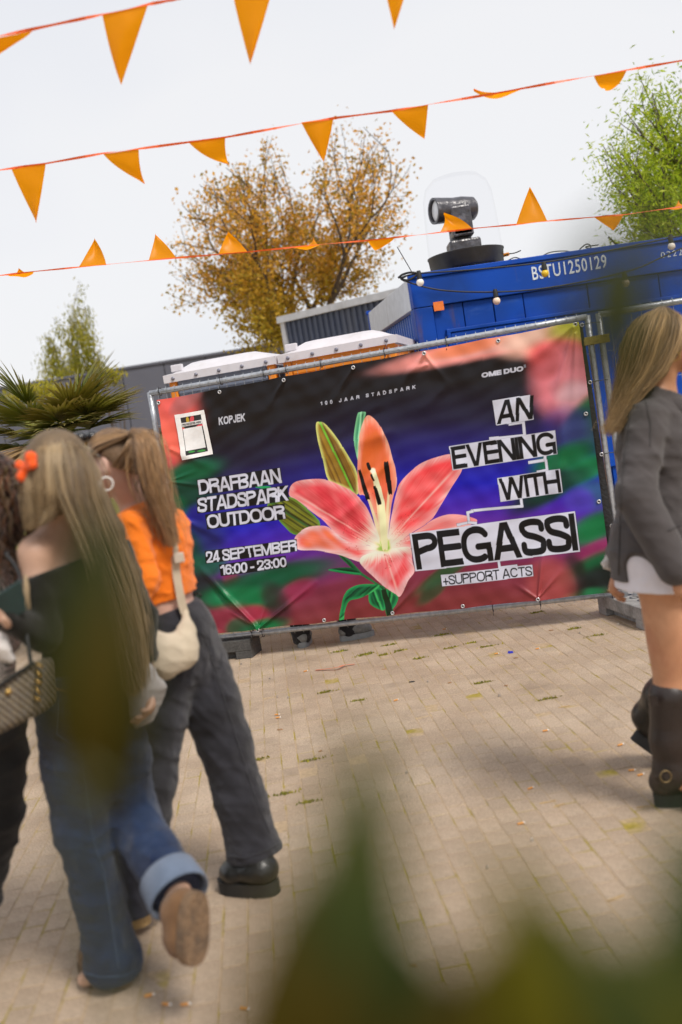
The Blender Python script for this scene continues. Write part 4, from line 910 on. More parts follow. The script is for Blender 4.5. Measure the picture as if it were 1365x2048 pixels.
stroke((716, 1000), (700, 700), 26, 22, (247, 214, 168)); stroke((700, 700), (650, 500), 20, 20, (248, 220, 178)); blob(Z8(640, 480), 0.020, 0.020, 0, (250, 236, 200))
stroke((548, 486), (602, 664), 13, 18, (24, 16, 14)); stroke((604, 434), (618, 470), 13, 13, (24, 16, 14)); stroke((630, 508), (648, 548), 9, 7, (24, 16, 14)); stroke((732, 434), (755, 628), 20, 17, (24, 16, 14)); stroke((652, 594), (681, 702), 12, 18, (24, 16, 14))
# ---- lettering
def quad_map(tl, tr, br, bl, f):
    A, B, C_, D_ = (np.array(f(*q)) for q in (bl, br, tl, tr)); return lambda s_, t_: A * (1 - s_) * (1 - t_) + B * s_ * (1 - t_) + C_ * (1 - s_) * t_ + D_ * s_ * t_
# ---- grotesque capitals drawn as strokes inside a unit-high cell (w = width, h = half stroke)
def glyph(ch, h):
    def arc(cx, cy, rx, ry, a0, a1, n=22, p=2.35):
        out = []
        for i in range(n + 1):
            a = R(a0 + (a1 - a0) * i / n); c_, s_ = math.cos(a), math.sin(a); out.append((cx + rx * abs(c_) ** (2 / p) * (1 if c_ > 0 else -1), cy + ry * abs(s_) ** (2 / p) * (1 if s_ > 0 else -1)))
        return out
    def ext(a, b, k=0.25): return [(a[0] - (b[0] - a[0]) * k, a[1] - (b[1] - a[1]) * k), (b[0] + (b[0] - a[0]) * k, b[1] + (b[1] - a[1]) * k)]
    def cm(pts): return [(p.x, p.y) for p in catmull([Vector((x, y, 0)) for x, y in pts], 6)]
    V_ = lambda x: [(x, -0.3), (x, 1.3)]; O = -0.3
    W_ = dict(A=.94, B=.86, C=.92, D=.90, E=.76, F=.72, G=.98, H=.88, I=2 * h, J=.70, K=.92, M=1.08, N=.88, O=1.0, P=.83, R=.88, S=.80, T=.82, U=.88, V=.9, W=1.32, X=.9).get(ch, .70)
    w = W_; t = 1 - h
    if ch == ' ': return .26, []
    if ch == ':': return 2 * h, ['dots']
    if ch == '-': return .40, [[(0, .38), (.40, .38)]]
    if ch == '+': return .66, [[(0.02, .36), (.64, .36)], [(.33, .05), (.33, .67)]]
    if ch == 'A': return w, [ext((h * 1.1, 0), (w / 2 - h * .25, 1)), ext((w - h * 1.1, 0), (w / 2 + h * .25, 1)), [(w * .25, .30), (w * .75, .30)]]
    if ch == 'V': return w, [ext((h * 1.1, 1), (w / 2 - h * .25, 0)), ext((w - h * 1.1, 1), (w / 2 + h * .25, 0))]
    if ch == 'W': q = w / 2; return w, [ext((h, 1), (w * .26, 0)), ext((q, 1), (w * .27, 0)), ext((q, 1), (w * .73, 0)), ext((w - h, 1), (w * .74, 0))]
    if ch == 'M': return w, [V_(h), V_(w - h), ext((h * 1.2, 1), (w / 2, 0.02), 0), ext((w - h * 1.2, 1), (w / 2, 0.02), 0)]
    if ch == 'N': return w, [V_(h), V_(w - h), ext((h * 1.1, 1), (w - h * 1.1, 0))]
    if ch == 'H': return w, [V_(h), V_(w - h), [(h, .52), (w - h, .52)]]
    if ch == 'I': return w, [V_(h)]
    if ch == 'T': return w, [V_(w / 2), [(O, t), (w + .3, t)]]
    if ch == 'E': return w, [V_(h), [(h, t), (w + .3, t)], [(h, h), (w + .3, h)], [(h, .52), (w * .92, .52)]]
    if ch == 'F': return w, [V_(h), [(h, t), (w + .3, t)], [(h, .50), (w * .90, .50)]]
    if ch == 'K': return w, [V_(h), ext((h, .36), (w - h * 1.1, 1), .2), ext((w * .38, .60), (w - h * 1.1, 0), .2)]
    if ch == 'U': return w, [[(h, 1.3), (h, .36)] + arc(w / 2, .36, w / 2 - h, .36 - h, 180, 360) + [(w - h, 1.3)]]
    if ch == 'J': return w, [[(w - h, 1.3), (w - h, .32)] + arc(w / 2, .32, w / 2 - h, .32 - h, 360, 180)]
    if ch in 'O0': return w, [arc(w / 2, .5, w / 2 - h, .5 - h, 0, 360, 40)]
    if ch == 'C': return w, [arc(w / 2, .5, w / 2 - h, .5 - h, 34, 326, 40)]
    if ch == 'G': return w, [arc(w / 2, .5, w / 2 - h, .5 - h, 36, 300, 40), [(w - h, -.05), (w - h, .44)], [(w * .56, .44), (w, .44)]]
    if ch == 'D': return w, [V_(h), [(h, t), (w * .42, t)] + arc(w * .42, .5, w * .58 - h, .5 - h, 90, -90) + [(h, h)]]
    if ch in 'PRB':
        top = [(h, t), (w * .55, t)] + arc(w * .55, .735 , w * .45 - h, .265 - h, 90, -90) + [(h, .47)]
        if ch == 'P': return w, [V_(h), top]
        if ch == 'R': return w, [V_(h), top, cm([(w * .5, .47), (w - h * 1.35, .40), (w - h * 1.15, .2), (w - h * .95, -.08)])]
        return w, [V_(h), top, [(h, .50), (w * .55, .50)] + arc(w * .55, .27, w * .45 - h, .27 - h, 90, -90) + [(h, h)]]
    if ch == 'S': return w, [cm([(w - h * 1.05, .70), (w * .83, .86), (w * .5, t), (w * .17, .86), (h * 1.15, .72), (w * .26, .58), (w * .6, .49), (w * .88, .37), (w - h, .25), (w * .82, .12), (w * .48, h), (w * .16, .14), (h * .95, .31)])]
    if ch == '1': return .46, [V_(.46 - h), [(.0, .74), (.20, .78), (.46 - h * 1.1, 1.02)]]
    if ch == '2': return w, [cm([(h, .66), (w * .16, .88), (w * .5, t), (w - h * 1.2, .82), (w - h, .68), (w * .72, .46), (w * .4, .26), (h * 1.2, h * 1.2)]), [(h * .6, h), (w + .3, h)]]
    if ch == '3': return w, [cm([(h, .74), (w * .22, .90), (w * .5, t), (w - h * 1.3, .84), (w - h * 1.2, .68), (w * .6, .53), (w * .42, .52)]), cm([(w * .42, .52), (w * .66, .50), (w - h, .30), (w * .78, .13), (w * .48, h), (w * .2, .12), (h, .28)])]
    if ch == '4': return w, [V_(w * .70), [(-.2, .26), (w + .2, .26)], ext((h * .8, .26), (w * .66, 1), .1)]
    if ch == '6': return w, [arc(w / 2, .32, w / 2 - h, .32 - h, 0, 360, 30), cm([(h, .34), (h * 1.1, .62), (w * .30, .86), (w * .55, t), (w * .80, .86), (w - h * 1.0, .74)])]
    return w, []
def ink(txt, tl, tr, br, bl, f, rgb, weight=0.19, kern=0.0):
    A_, X_, Y_ = (np.array(f(*q)) for q in (bl, br, tl)); ex = (X_ - A_); ey = (Y_ - A_); Mi = np.linalg.inv(np.stack([ex, ey], 1))
    h = weight / 2; gl = []; x = 0.0
    for ch in txt:
        w, st_ = glyph(ch, h); gl.append((x, w, st_)); x += w + kern
    W_ = x - kern; P_ = np.array([A_, X_, Y_, X_ + ey]); lo = P_.min(0); hi = P_.max(0)
    i0, i1 = max(0, int((lo[1] - V0) * PXM) - 2), min(GH, int((hi[1] - V0) * PXM) + 3); j0, j1 = max(0, int((lo[0] - U0) * PXM) - 2), min(GW, int((hi[0] - U0) * PXM) + 3)
    U_, Vv = UU[i0:i1, j0:j1], VV[i0:i1, j0:j1]; s_ = (Mi[0, 0] * (U_ - A_[0]) + Mi[0, 1] * (Vv - A_[1])) * W_; y = Mi[1, 0] * (U_ - A_[0]) + Mi[1, 1] * (Vv - A_[1])
    ppu = np.linalg.norm(ey) * PXM; cov = np.zeros(U_.shape)
    for gx, w, st_ in gl:
        x_ = s_ - gx; m_ = (x_ > -0.1) & (x_ < w + 0.1) & (y > -0.1) & (y < 1.1)
        if not m_.any() or not st_: continue
        xs, ys = x_[m_], y[m_]; d = np.full(xs.shape, 9.0)
        if st_ == ['dots']:
            for cy in (h, .62): d = np.minimum(d, np.maximum(np.abs(xs - h), np.abs(ys - cy)))
        else:
            for pl in st_:
                for (ax_, ay_), (bx_, by_) in zip(pl[:-1], pl[1:]):
                    L2 = (bx_ - ax_) ** 2 + (by_ - ay_) ** 2 + 1e-12; t = np.clip(((xs - ax_) * (bx_ - ax_) + (ys - ay_) * (by_ - ay_)) / L2, 0, 1); d = np.minimum(d, np.hypot(xs - ax_ - t * (bx_ - ax_), ys - ay_ - t * (by_ - ay_)))
        bx_d = np.minimum(np.minimum(xs, w - xs), np.minimum(ys, 1 - ys)); c = np.clip(0.5 + np.minimum(h - d, bx_d) * ppu, 0, 1); cov[m_] = np.maximum(cov[m_], c)
    cov = cov[..., None]; art[i0:i1, j0:j1] = art[i0:i1, j0:j1] * (1 - cov) + LIN(rgb) * cov
GL = (184, 186, 200); BK = (28, 26, 28)
def quadfill(pts, f, rgb, outline=None, o=3.0):
    P_ = [f(*p) for p in pts]
    if outline:
        c = np.mean(P_, 0); fill([tuple(np.array(p) + (np.array(p) - c) / np.linalg.norm(np.array(p) - c) * o / 930) for p in P_], outline)
    fill(P_, rgb)
ink('KOPJEK', (373, 587), (520, 566), (520, 606), (376, 628), Z1, (176, 178, 188), 0.21, 0.09)
a_, b_, c_, d_ = (642, 804), (831, 771), (832, 777.5), (642.5, 811); ID = lambda x, y: fence_uv(x, y, 0.075)
ink('100 JAAR STADSPARK', a_, b_, c_, d_, ID, (176, 178, 190), 0.20, 0.85)
ink('OME DUO', (498, 343), (727, 305), (730, 333), (500, 370), Z2, (178, 180, 192), 0.27, 0.03); fill([Z2(731, 300), Z2(742, 298), Z2(744, 315), Z2(733, 317)], (120, 122, 134))
for txt, box, let in (('DRAFBAAN', [(253, 929), (716, 860), (724, 943), (265, 1014)], [(258, 931), (715, 866), (721, 944), (268, 1010)]),
                      ('STADSPARK', [(254, 1026), (748, 957), (760, 1040), (260, 1111)], [(258, 1028), (749, 961), (757, 1040), (262, 1107)]),
                      ('OUTDOOR', [(300, 1117), (734, 1058), (744, 1142), (312, 1199)], [(306, 1121), (735, 1063), (741, 1139), (316, 1194)]),
                      ('24 SEPTEMBER', [(301, 1316), (797, 1252), (805, 1319), (308, 1385)], [(306, 1320), (797, 1258), (802, 1317), (313, 1381)]),
                      ('16:00 - 23:00', [(381, 1389), (741, 1341), (749, 1407), (388, 1452)], [(386, 1393), (742, 1346), (747, 1404), (391, 1447)])):
    quadfill(box, Z1, BK); ink(txt, *let, Z1, GL, 0.185, -0.01 if 'D' in txt else 0.02)
# connector strips of the right-hand title
def strip(pts, w=13):
    for a, b in zip(pts[:-1], pts[1:]):
        a2, b2 = np.array(Z2(*a)), np.array(Z2(*b)); d = b2 - a2; d /= np.linalg.norm(d); n = np.array([-d[1], d[0]]); k = w / 2 / 760
        for kk, rgb in ((k + 0.0016, BK),): fill([tuple(a2 + n * kk - d * kk), tuple(a2 - n * kk - d * kk), tuple(b2 - n * kk + d * kk), tuple(b2 + n * kk + d * kk)], rgb)
    for a, b in zip(pts[:-1], pts[1:]):
        a2, b2 = np.array(Z2(*a)), np.array(Z2(*b)); d = b2 - a2; d /= np.linalg.norm(d); n = np.array([-d[1], d[0]]); k = w / 2 / 760
        fill([tuple(a2 + n * k - d * k), tuple(a2 - n * k - d * k), tuple(b2 - n * k + d * k), tuple(b2 + n * k + d * k)], GL)
strip([(655, 622), (728, 611), (736, 685), (550, 703)], 15); strip([(765, 832), (846, 820), (850, 795)], 15); strip([(848, 800), (858, 875), (808, 884)], 13)
strip([(716, 1030), (722, 1072), (540, 1087), (450, 1096)], 14); strip([(450, 1100), (426, 1106), (434, 1160), (374, 1172)], 14); strip([(434, 1160), (470, 1163)], 14); strip([(594, 1370), (600, 1408), (690, 1396)], 13)
for txt, box, let, bo, sp_ in (('AN', [(560, 495), (767, 462), (785, 597), (582, 632)], [(590, 498), (768, 470), (780, 594), (584, 627)], 0.185, 0.0),
                      ('EVENING', [(323, 745), (903, 657), (917, 787), (343, 875)], [(330, 749), (902, 664), (914, 785), (347, 870)], 0.185, 0.0),
                      ('WITH', [(588, 918), (928, 868), (945, 998), (605, 1048)], [(593, 921), (922, 873), (940, 996), (612, 1043)], 0.185, 0.0),
                      ('PEGASSI', [(107, 1218), (1010, 1100), (1040, 1320), (140, 1427)], [(119, 1224), (1003, 1109), (1032, 1313), (148, 1419)], 0.185, 0.0),
                      ('+SUPPORT ACTS', [(278, 1445), (778, 1390), (785, 1453), (287, 1508)], [(288, 1450), (774, 1396), (780, 1450), (294, 1502)], 0.15, 0.03)):
    quadfill(box, Z2, GL, BK, 2.2); ink(txt, *let, Z2, BK, bo, sp_)
# ---- cloth surface with creases
RIDGES = []   # (a, b, width, height)
def ridge(a, b, w, h, f): RIDGES.append((np.array(f(*a)), np.array(f(*b)), w, h))
ridge((1005, 100), (880, 560), 0.035, 0.014, Z2); ridge((1015, 130), (1000, 520), 0.03, 0.010, Z2); ridge((1000, 90), (700, 330), 0.05, 0.010, Z2); ridge((960, 560), (900, 1100), 0.035, 0.012, Z2); ridge((930, 560), (850, 900), 0.03, -0.010, Z2)
ridge((810, 1570), (840, 1300), 0.02, 0.012, Z2); ridge((810, 1570), (930, 1430), 0.02, 0.010, Z2); ridge((810, 1575), (690, 1500), 0.02, 0.008, Z2); ridge((15, 1650), (200, 1450), 0.03, 0.008, Z2)
ridge((600, 1735), (900, 1490), 0.022, 0.016, Z1); ridge((600, 1735), (270, 1400), 0.030, 0.020, Z1); ridge((600, 1735), (430, 1640), 0.020, 0.010, Z1); ridge((590, 1735), (640, 1600), 0.016, 0.007, Z1); ridge((340, 1500), (480, 1690), 0.03, -0.012, Z1)
ridge((1365, 640), (1050, 770), 0.045, 0.016, Z1); ridge((1365, 780), (1120, 1000), 0.03, 0.012, Z1); ridge((1250, 960), (980, 1180), 0.035, 0.013, Z1); ridge((1300, 540), (1100, 640), 0.04, -0.010, Z1); ridge((740, 600), (560, 760), 0.04, 0.007, Z1); ridge((640, 520), (520, 640), 0.05, 0.006, Z1)
ridge((1110, 318), (1000, 500), 0.03, 0.008, Z1); ridge((737, 385), (640, 540), 0.03, 0.008, Z1); ridge((190, 240), (60, 420), 0.035, 0.010, Z2); ridge((190, 240), (330, 420), 0.03, 0.007, Z2); ridge((330, 400), (150, 560), 0.04, 0.009, Z2); ridge((860, 330), (640, 560), 0.05, 0.008, Z2); ridge((200, 300), (40, 360), 0.04, 0.008, Z2)
ridge((107, 935), (280, 960), 0.02, 0.008, Z1); ridge((107, 935), (250, 880), 0.02, 0.006, Z1); ridge((120, 760), (420, 900), 0.05, 0.008, Z1); ridge((200, 1150), (420, 1260), 0.05, 0.010, Z1); ridge((700, 1380), (930, 1260), 0.04, 0.008, Z1)
def bdisp(u, v):
    u = np.asarray(u, float); v = np.asarray(v, float)
    d = 0.010 * np.sin(u * 3.1 + v * 2.0 + 0.6) + 0.006 * np.sin(u * 7.3 - v * 4.1) + 0.003 * np.sin(u * 13 + v * 17)
    d += 0.0016 * np.sin(u * 41 + 9 * v + 3 * np.sin(v * 7)) + 0.0012 * np.sin(v * 55 - u * 14 + 2 * np.sin(u * 6))
    for a, b, w, h in RIDGES:
        free = min(abs(a[0] - U0), abs(a[0] - U1), abs(a[1] - V0), abs(a[1] - V1)) > 0.16
        e = b - a; L2 = e @ e; t = np.clip(((u - a[0]) * e[0] + (v - a[1]) * e[1]) / L2, 0, 1); q = np.hypot(u - a[0] - t * e[0], v - a[1] - t * e[1]); d = d + 1.6 * h * np.exp(-(q / (w * ((0.8 + 0.4 * t) if free else (0.35 + 0.65 * t)))) ** 2) * (1 - 0.8 * t ** 2) * (smooth(0, 0.35, t) if free else 1.0)
    return d
STEP = 1; nu, nv = GW // 2, GH // 2
art_s = art[:nv * 2, :nu * 2].reshape(nv, 2, nu, 2, 3).mean((1, 3))
S_, T_ = np.meshgrid((np.arange(nu) + 0.5) / nu, (np.arange(nv) + 0.5) / nv)
# outline of the banner: straight edges between the four corners, pulled slightly towards the eyelets
S2 = (S_ - 0.5) * nu / (nu - 1) + 0.5; T2 = (T_ - 0.5) * nv / (nv - 1) + 0.5
A_, B_, C_, D_ = (np.array(q) for q in (BBL, BBR, BTL, BTR))
Ub = A_[0] * (1 - S2) * (1 - T2) + B_[0] * S2 * (1 - T2) + C_[0] * (1 - S2) * T2 + D_[0] * S2 * T2
Vb = A_[1] * (1 - S2) * (1 - T2) + B_[1] * S2 * (1 - T2) + C_[1] * (1 - S2) * T2 + D_[1] * S2 * T2
Vb = Vb - 0.006 * np.sin(np.pi * ((S2 * 6.3) % 1)) * (T2 > 0.5) * (2 * T2 - 1) ** 6 + 0.006 * np.sin(np.pi * ((S2 * 5.6 + 0.3) % 1)) * (T2 < 0.5) * (1 - 2 * T2) ** 6
ii = np.clip(((Vb - V0) * PXM / 2).astype(int), 0, nv - 1); jj = np.clip(((Ub - U0) * PXM / 2).astype(int), 0, nu - 1)
BOFF = 0.075
def bsurf(u, v, off=0.0): return fp(u, v, BOFF + float(bdisp(u, v)) + off)
Db = BOFF + bdisp(Ub, Vb)
Pb = np.array(FBL)[None, None] + Ub[..., None] * np.array(fu) + Vb[..., None] * np.array(fz) + Db[..., None] * np.array(fn)
k = np.arange(nv * nu).reshape(nv, nu); Fb = np.stack([k[:-1, :-1], k[:-1, 1:], k[1:, 1:], k[1:, :-1]], -1).reshape(-1, 4)
M_print = vcol_mat('banner_print', 0.30, 0.0, 0.26, 0.12, 900)
banner = empty('printed_banner', fp(FW / 2, -0.17, BOFF), 'large printed vinyl banner with a red lily and event lettering tied to the fence', 'banner')
colr = art_s[ii, jj]; lum_ = colr.max(-1, keepdims=True); colr = np.clip(colr * (0.55 + 0.62 * smooth(0.0, 0.12, lum_)), 0, 0.8)
mesh_np('printed_cloth', Pb.reshape(-1, 3), Fb, M_print, banner, True, colr.reshape(-1, 3))
M_hem = mat('white_backing', (0.6, 0.6, 0.6), 0.6)
sub = (slice(None, None, 6), slice(None, None, 6)); P2 = Pb[sub] - np.array(fn) * 0.014; h2, w2 = P2.shape[:2]; k2 = np.arange(h2 * w2).reshape(h2, w2)
mesh_np('backing', P2.reshape(-1, 3), np.stack([k2[:-1, :-1], k2[1:, :-1], k2[1:, 1:], k2[:-1, 1:]], -1).reshape(-1, 4), M_hem, banner)
M_ring = mat('eyelet_metal', (0.62, 0.62, 0.64), 0.3, 0.05, metal=0.8)
for (x, y, f) in [(382, 448, Z1), (737, 383, Z1), (1113, 315, Z1), (46, 507, Z1), (107, 935, Z1), (600, 1740, Z1), (953, 1693, Z1), (190, 238, Z2), (592, 168, Z2), (1012, 80, Z2), (1071, 567, Z2), (1142, 1046, Z2), (1207, 1527, Z2), (810, 1575, Z2), (400, 1615, Z2), (15, 1655, Z2)]:
    u, v = f(x, y); mb = MB(); mb.torus(bsurf(u, v, 0.004), fn, 0.0105, 0.0045, 16, 6); e = mb.build('eyelet', M_ring, banner, True)
    mb = MB(); mb.lathe(bsurf(u, v, 0.0025), fn, [(0, 0.009), (0.001, 0.0)], 12); mb.build('hole', M_black, e)
# black tarpaulin on the same fence, showing right of the banner
M_tarp = mat('black_tarpaulin', (0.012, 0.012, 0.013), 0.45, 0.2, 20, 0.6, 45)
tarp = empty('black_tarpaulin', fp(FW - 0.3, -0.17, 0.03), 'black tarpaulin strip behind the right edge of the printed banner', 'tarpaulin')
V = []; F = []; nn, mm = 30, 60
ta, tb_ = BTR[0] - 0.30, FW - 0.005
for i in range(mm + 1):
    for j in range(nn + 1):
        v = 0.03 + (BTR[1] - 0.02 - 0.03) * i / mm; u = ta + (tb_ + (BBR[0] - BTR[0] - (FW - BTR[0])) * 0 - 0.035 * (i / mm) - ta) * j / nn; V.append(fp(u, v, 0.030 + 0.006 * math.sin(v * 9 + u * 11) * j / nn))
for i in range(mm):
    for j in range(nn): a = i * (nn + 1) + j; F.append((a, a + 1, a + nn + 2, a + nn + 1))
mb = MB(); mb.add(V, F); mb.build('sheet', M_tarp, tarp, True)
for (x, y) in ((1050, 80), (1094, 395), (1157, 790), (1213, 1182)):
    u, v = Z2(x, y); mb = MB(); mb.torus(fp(u, v, 0.042), fn, 0.0105, 0.0045, 16, 6); e = mb.build('eyelet', M_ring, tarp, True)
    mb = MB(); mb.tube([fp(u, v, 0.046), fp(u + 0.05, v + 0.004, 0.04), fp(u + 0.12, v, 0.03)], 0.003, 5); mb.build('cord', M_cable, e)
# cable ties on the rails
kt = random.Random(5)
for (x, y, f) in [(382, 440, Z1), (615, 375, Z1), (737, 350, Z1), (927, 308, Z1), (1275, 243, Z1), (305, 180, Z2), (820, 1605, Z2), (560, 1640, Z2), (603, 1765, Z1), (548, 1770, Z1), (43, 480, Z1), (1215, 1560, Z2)]:
    u, v = f(x, y); top = v > 1.0; vv = FH if top else 0.0; mb = MB(); mb.torus(fp(u, vv, 0.006), fu, 0.030, 0.003, 14, 5); s_ = -1 if top else 1
    mb.tube([fp(u, vv - 0.02 * (-s_) * -1, 0.035), fp(u + kt.uniform(-0.03, 0.03), vv + kt.uniform(0.03, 0.06) * (1 if top else -1), 0.06)], 0.0018, 4)
    mb.tube([fp(u, vv + s_ * 0.01, 0.03), bsurf(u, vv + s_ * 0.06, 0.004) if 0.1 < u < FW - 0.3 else fp(u, vv + s_ * 0.05, 0.03)], 0.003, 4)
    t = mb.build('cable_tie', M_black, banner, True)
# ---- taped flyer (its square code is left blank)
fl = empty('taped_flyer', bsurf(*Z1(240, 690)), 'small black flyer taped with white tape to the upper left of the banner', 'flyer')
M_paper = mat('flyer_paper', (0.80, 0.80, 0.80), 0.5, 0.04); M_tapew = mat('white_tape', (0.82, 0.81, 0.80), 0.55, 0.05); M_fblack = mat('flyer_black', (0.02, 0.02, 0.022), 0.35)
def patch(nm, pts, off, material, parent=fl, n=8):
    g_ = quad_map(*pts, Z1); V = []; F = []
    for i in range(n + 1):
        for j in range(n + 1): q = g_(j / n, i / n); V.append(bsurf(q[0], q[1], off))
    for i in range(n):
        for j in range(n): a = i * (n + 1) + j; F.append((a, a + 1, a + n + 2, a + n + 1))
    mb = MB(); mb.add(V, F); return mb.build(nm, material, parent, True)
sh = patch('sheet', [(150, 585), (290, 560), (333, 780), (188, 808)], 0.006, M_fblack)
patch('tape_strip', [(135, 573), (165, 568), (205, 815), (180, 820)], 0.0085, M_tapew); patch('tape_strip', [(276, 549), (297, 545), (343, 787), (320, 791)], 0.0085, M_tapew)
patch('tape_strip', [(137, 574), (296, 546), (300, 566), (141, 594)], 0.0095, M_tapew); patch('tape_strip', [(178, 800), (340, 766), (343, 787), (181, 820)], 0.0095, M_tapew)
patch('blank_square', [(182, 650), (285, 631), (305, 750), (200, 770)], 0.0085, M_paper, sh); patch('title_strip', [(174, 618), (284, 599), (288, 619), (178, 638)], 0.0092, M_paper, sh)
g_ = quad_map((179, 622), (282, 604), (284, 615), (182, 634), Z1); lettering('PRE-REGISTER HERE', sh, lambda s_, t_: bsurf(*g_(s_, t_), 0.0115), M_black, 0.02, 0.95, 'title_lettering')
M_fr = mat('flyer_petal', (0.70, 0.08, 0.10), 0.5); M_fy = mat('flyer_bud', (0.55, 0.38, 0.03), 0.5); M_fg = mat('flyer_leaf', (0.04, 0.30, 0.05), 0.5)
def leafp(nm, a, b, w, material):
    V = [];
    a = np.array(a, float); b = np.array(b, float); d = b - a; n_ = np.array([-d[1], d[0]]) / np.linalg.norm(d)
    for t, s_ in ((0, 0), (0.3, 0.8), (0.6, 1), (0.85, 0.6), (1, 0), (0.85, -0.6), (0.6, -1), (0.3, -0.8)): q = a + d * t + n_ * w * s_; V.append(bsurf(*Z1(*q), 0.0075))
    mb = MB(); mb.add(V, [tuple(range(8))]); mb.build(nm, material, sh)
leafp('petal_print', (228, 625), (236, 572), 12, M_fr); leafp('bud_print', (212, 630), (205, 578), 9, M_fy); leafp('petal_print', (250, 640), (295, 625), 8, M_fr); leafp('petal_print', (200, 660), (170, 640), 8, M_fr); leafp('leaf_print', (250, 770), (212, 776), 6, M_fg); leafp('leaf_print', (255, 772), (305, 765), 6, M_fg); leafp('leaf_print', (190, 645), (165, 615), 6, M_fg)
# ================================================================== people
class Shape:
    """records distance-field primitives, then meshes them on a grid that fits"""
    def __init__(s): s.ops = []; s.lo = np.full(3, 1e9); s.hi = np.full(3, -1e9); s.post = []
    def _b(s, p, r): p = np.array(p, float); s.lo = np.minimum(s.lo, p - r); s.hi = np.maximum(s.hi, p + r)
    def cone(s, p0, p1, r0, r1, k=0.03, flat=None):
        f = max(1, flat[1]) if flat else 1; s._b(p0, r0 * f); s._b(p1, r1 * f); s.ops.append(('cone', (p0, p1, r0, r1, k, flat))); return s
    def chain(s, pts, rad, k=0.03, flat=None):
        for i in range(len(pts) - 1): s.cone(pts[i], pts[i + 1], rad[i], rad[i + 1], k, flat)
        return s
    def ell(s, c, r, axes=None, k=0.03, sub=False):
        if not sub: s._b(c, max(r))
        s.ops.append(('ell', (c, r, axes, k, sub))); return s
    def cut(s, p, n): s.ops.append(('cut', (p, n))); return s
    def folds(s, *a, **k): s.ops.append(('foldsk', (a, k))); return s
    def mesh(s, name, material, parent=None, res=0.009, colors=None):
        F = Field(s.lo - 0.03, s.hi + 0.03, res)
        for op, a in s.ops:
            if op == 'foldsk': F.folds(*a[0], **a[1])
            else: getattr(F, op)(*a)
        return F.mesh(name, material, parent, colors)
def J(px, py, Y): return at(px, py, Y)

def add_head(S, c, f, u, neck, s_=1.0):
    f = Vector(f).normalized(); r = f.cross(Vector(u)).normalized(); u = r.cross(f).normalized(); c = Vector(c); ax_ = [r, f, u]
    S.ell(c + u * 0.028 * s_ - f * 0.012 * s_, (0.074 * s_, 0.096 * s_, 0.088 * s_), ax_, 0.02)
    S.cone(c + f * 0.030 * s_ - u * 0.02 * s_, c + f * 0.062 * s_ - u * 0.082 * s_, 0.056 * s_, 0.026 * s_, 0.025)
    for q in (-1, 1):
        S.cone(c + r * q * 0.045 * s_ - u * 0.01 * s_, c + r * q * 0.018 * s_ + f * 0.06 * s_ - u * 0.078 * s_, 0.028 * s_, 0.022 * s_, 0.02)      # jaw
        S.ell(c + r * q * 0.038 * s_ + f * 0.058 * s_ - u * 0.012 * s_, (0.022 * s_, 0.018 * s_, 0.02 * s_), ax_, 0.015)                                    # cheek
        S.ell(c + r * q * 0.031 * s_ + f * 0.092 * s_ + u * 0.018 * s_, (0.013 * s_, 0.010 * s_, 0.008 * s_), ax_, 0.0, True)                               # eye socket
        e = c + r * q * 0.076 * s_ - f * 0.012 * s_ + u * 0.004 * s_
        S.ell(e, (0.009 * s_, 0.019 * s_, 0.031 * s_), [(r + f * -0.35 * q * q).normalized(), f, u], 0.006); S.ell(e + r * q * 0.009 * s_ + f * 0.004 * s_, (0.005 * s_, 0.010 * s_, 0.018 * s_), ax_, 0.0, True)
    S.cone(c + f * 0.083 * s_ + u * 0.022 * s_, c + f * 0.104 * s_ - u * 0.020 * s_, 0.008 * s_, 0.012 * s_, 0.012)                                          # nose
    S.ell(c + f * 0.084 * s_ + u * 0.034 * s_, (0.05 * s_, 0.010 * s_, 0.010 * s_), ax_, 0.02)                                                               # brow
    S.ell(c + f * 0.089 * s_ - u * 0.046 * s_, (0.021 * s_, 0.009 * s_, 0.006 * s_), ax_, 0.006); S.ell(c + f * 0.087 * s_ - u * 0.056 * s_, (0.018 * s_, 0.009 * s_, 0.007 * s_), ax_, 0.006)  # lips
    S.cone(c - u * 0.05 * s_ - f * 0.018 * s_, neck, 0.050 * s_, 0.056 * s_, 0.03)
    return r, f, u
def add_hand(S, w, d, n, side=1, curl=0.5, s_=1.0, k=0.006):
    """palm, four unequal bent fingers, and a thumb that leaves the side of the palm"""
    d = Vector(d).normalized(); n = Vector(n); n = (n - d * n.dot(d)).normalized(); x = d.cross(n) * side; w = Vector(w)
    S.cone(w, w + d * 0.085 * s_, 0.026 * s_, 0.036 * s_, 0.01, (n, 0.48))
    for i, (o, L) in enumerate(((0.029, 0.072), (0.010, 0.082), (-0.010, 0.077), (-0.028, 0.060))):
        p = w + d * (0.088 - 0.004 * abs(i - 1)) * s_ + x * o * s_; a = 0.25 + 0.12 * i * curl; r = 0.0088 * s_
        for j, q in enumerate((0.44, 0.30, 0.26)):
            e = p + (d * math.cos(a) + n * math.sin(a) + x * o * 1.2).normalized() * L * q * s_; S.cone(p, e, r, r * 0.93, k); p = e; r *= 0.93; a += curl * (0.9 if j == 0 else 0.7)
    p = w + d * 0.025 * s_ + x * 0.026 * s_
    for q, dirv in ((0.036, d * 0.6 + x * 0.75 + n * 0.35), (0.030, d * 0.85 + x * 0.35 + n * 0.5), (0.024, d * 0.9 + x * 0.0 + n * 0.5)):
        e = p + dirv.normalized() * q * s_; S.cone(p, e, 0.0115 * s_, 0.0095 * s_, 0.008); p = e
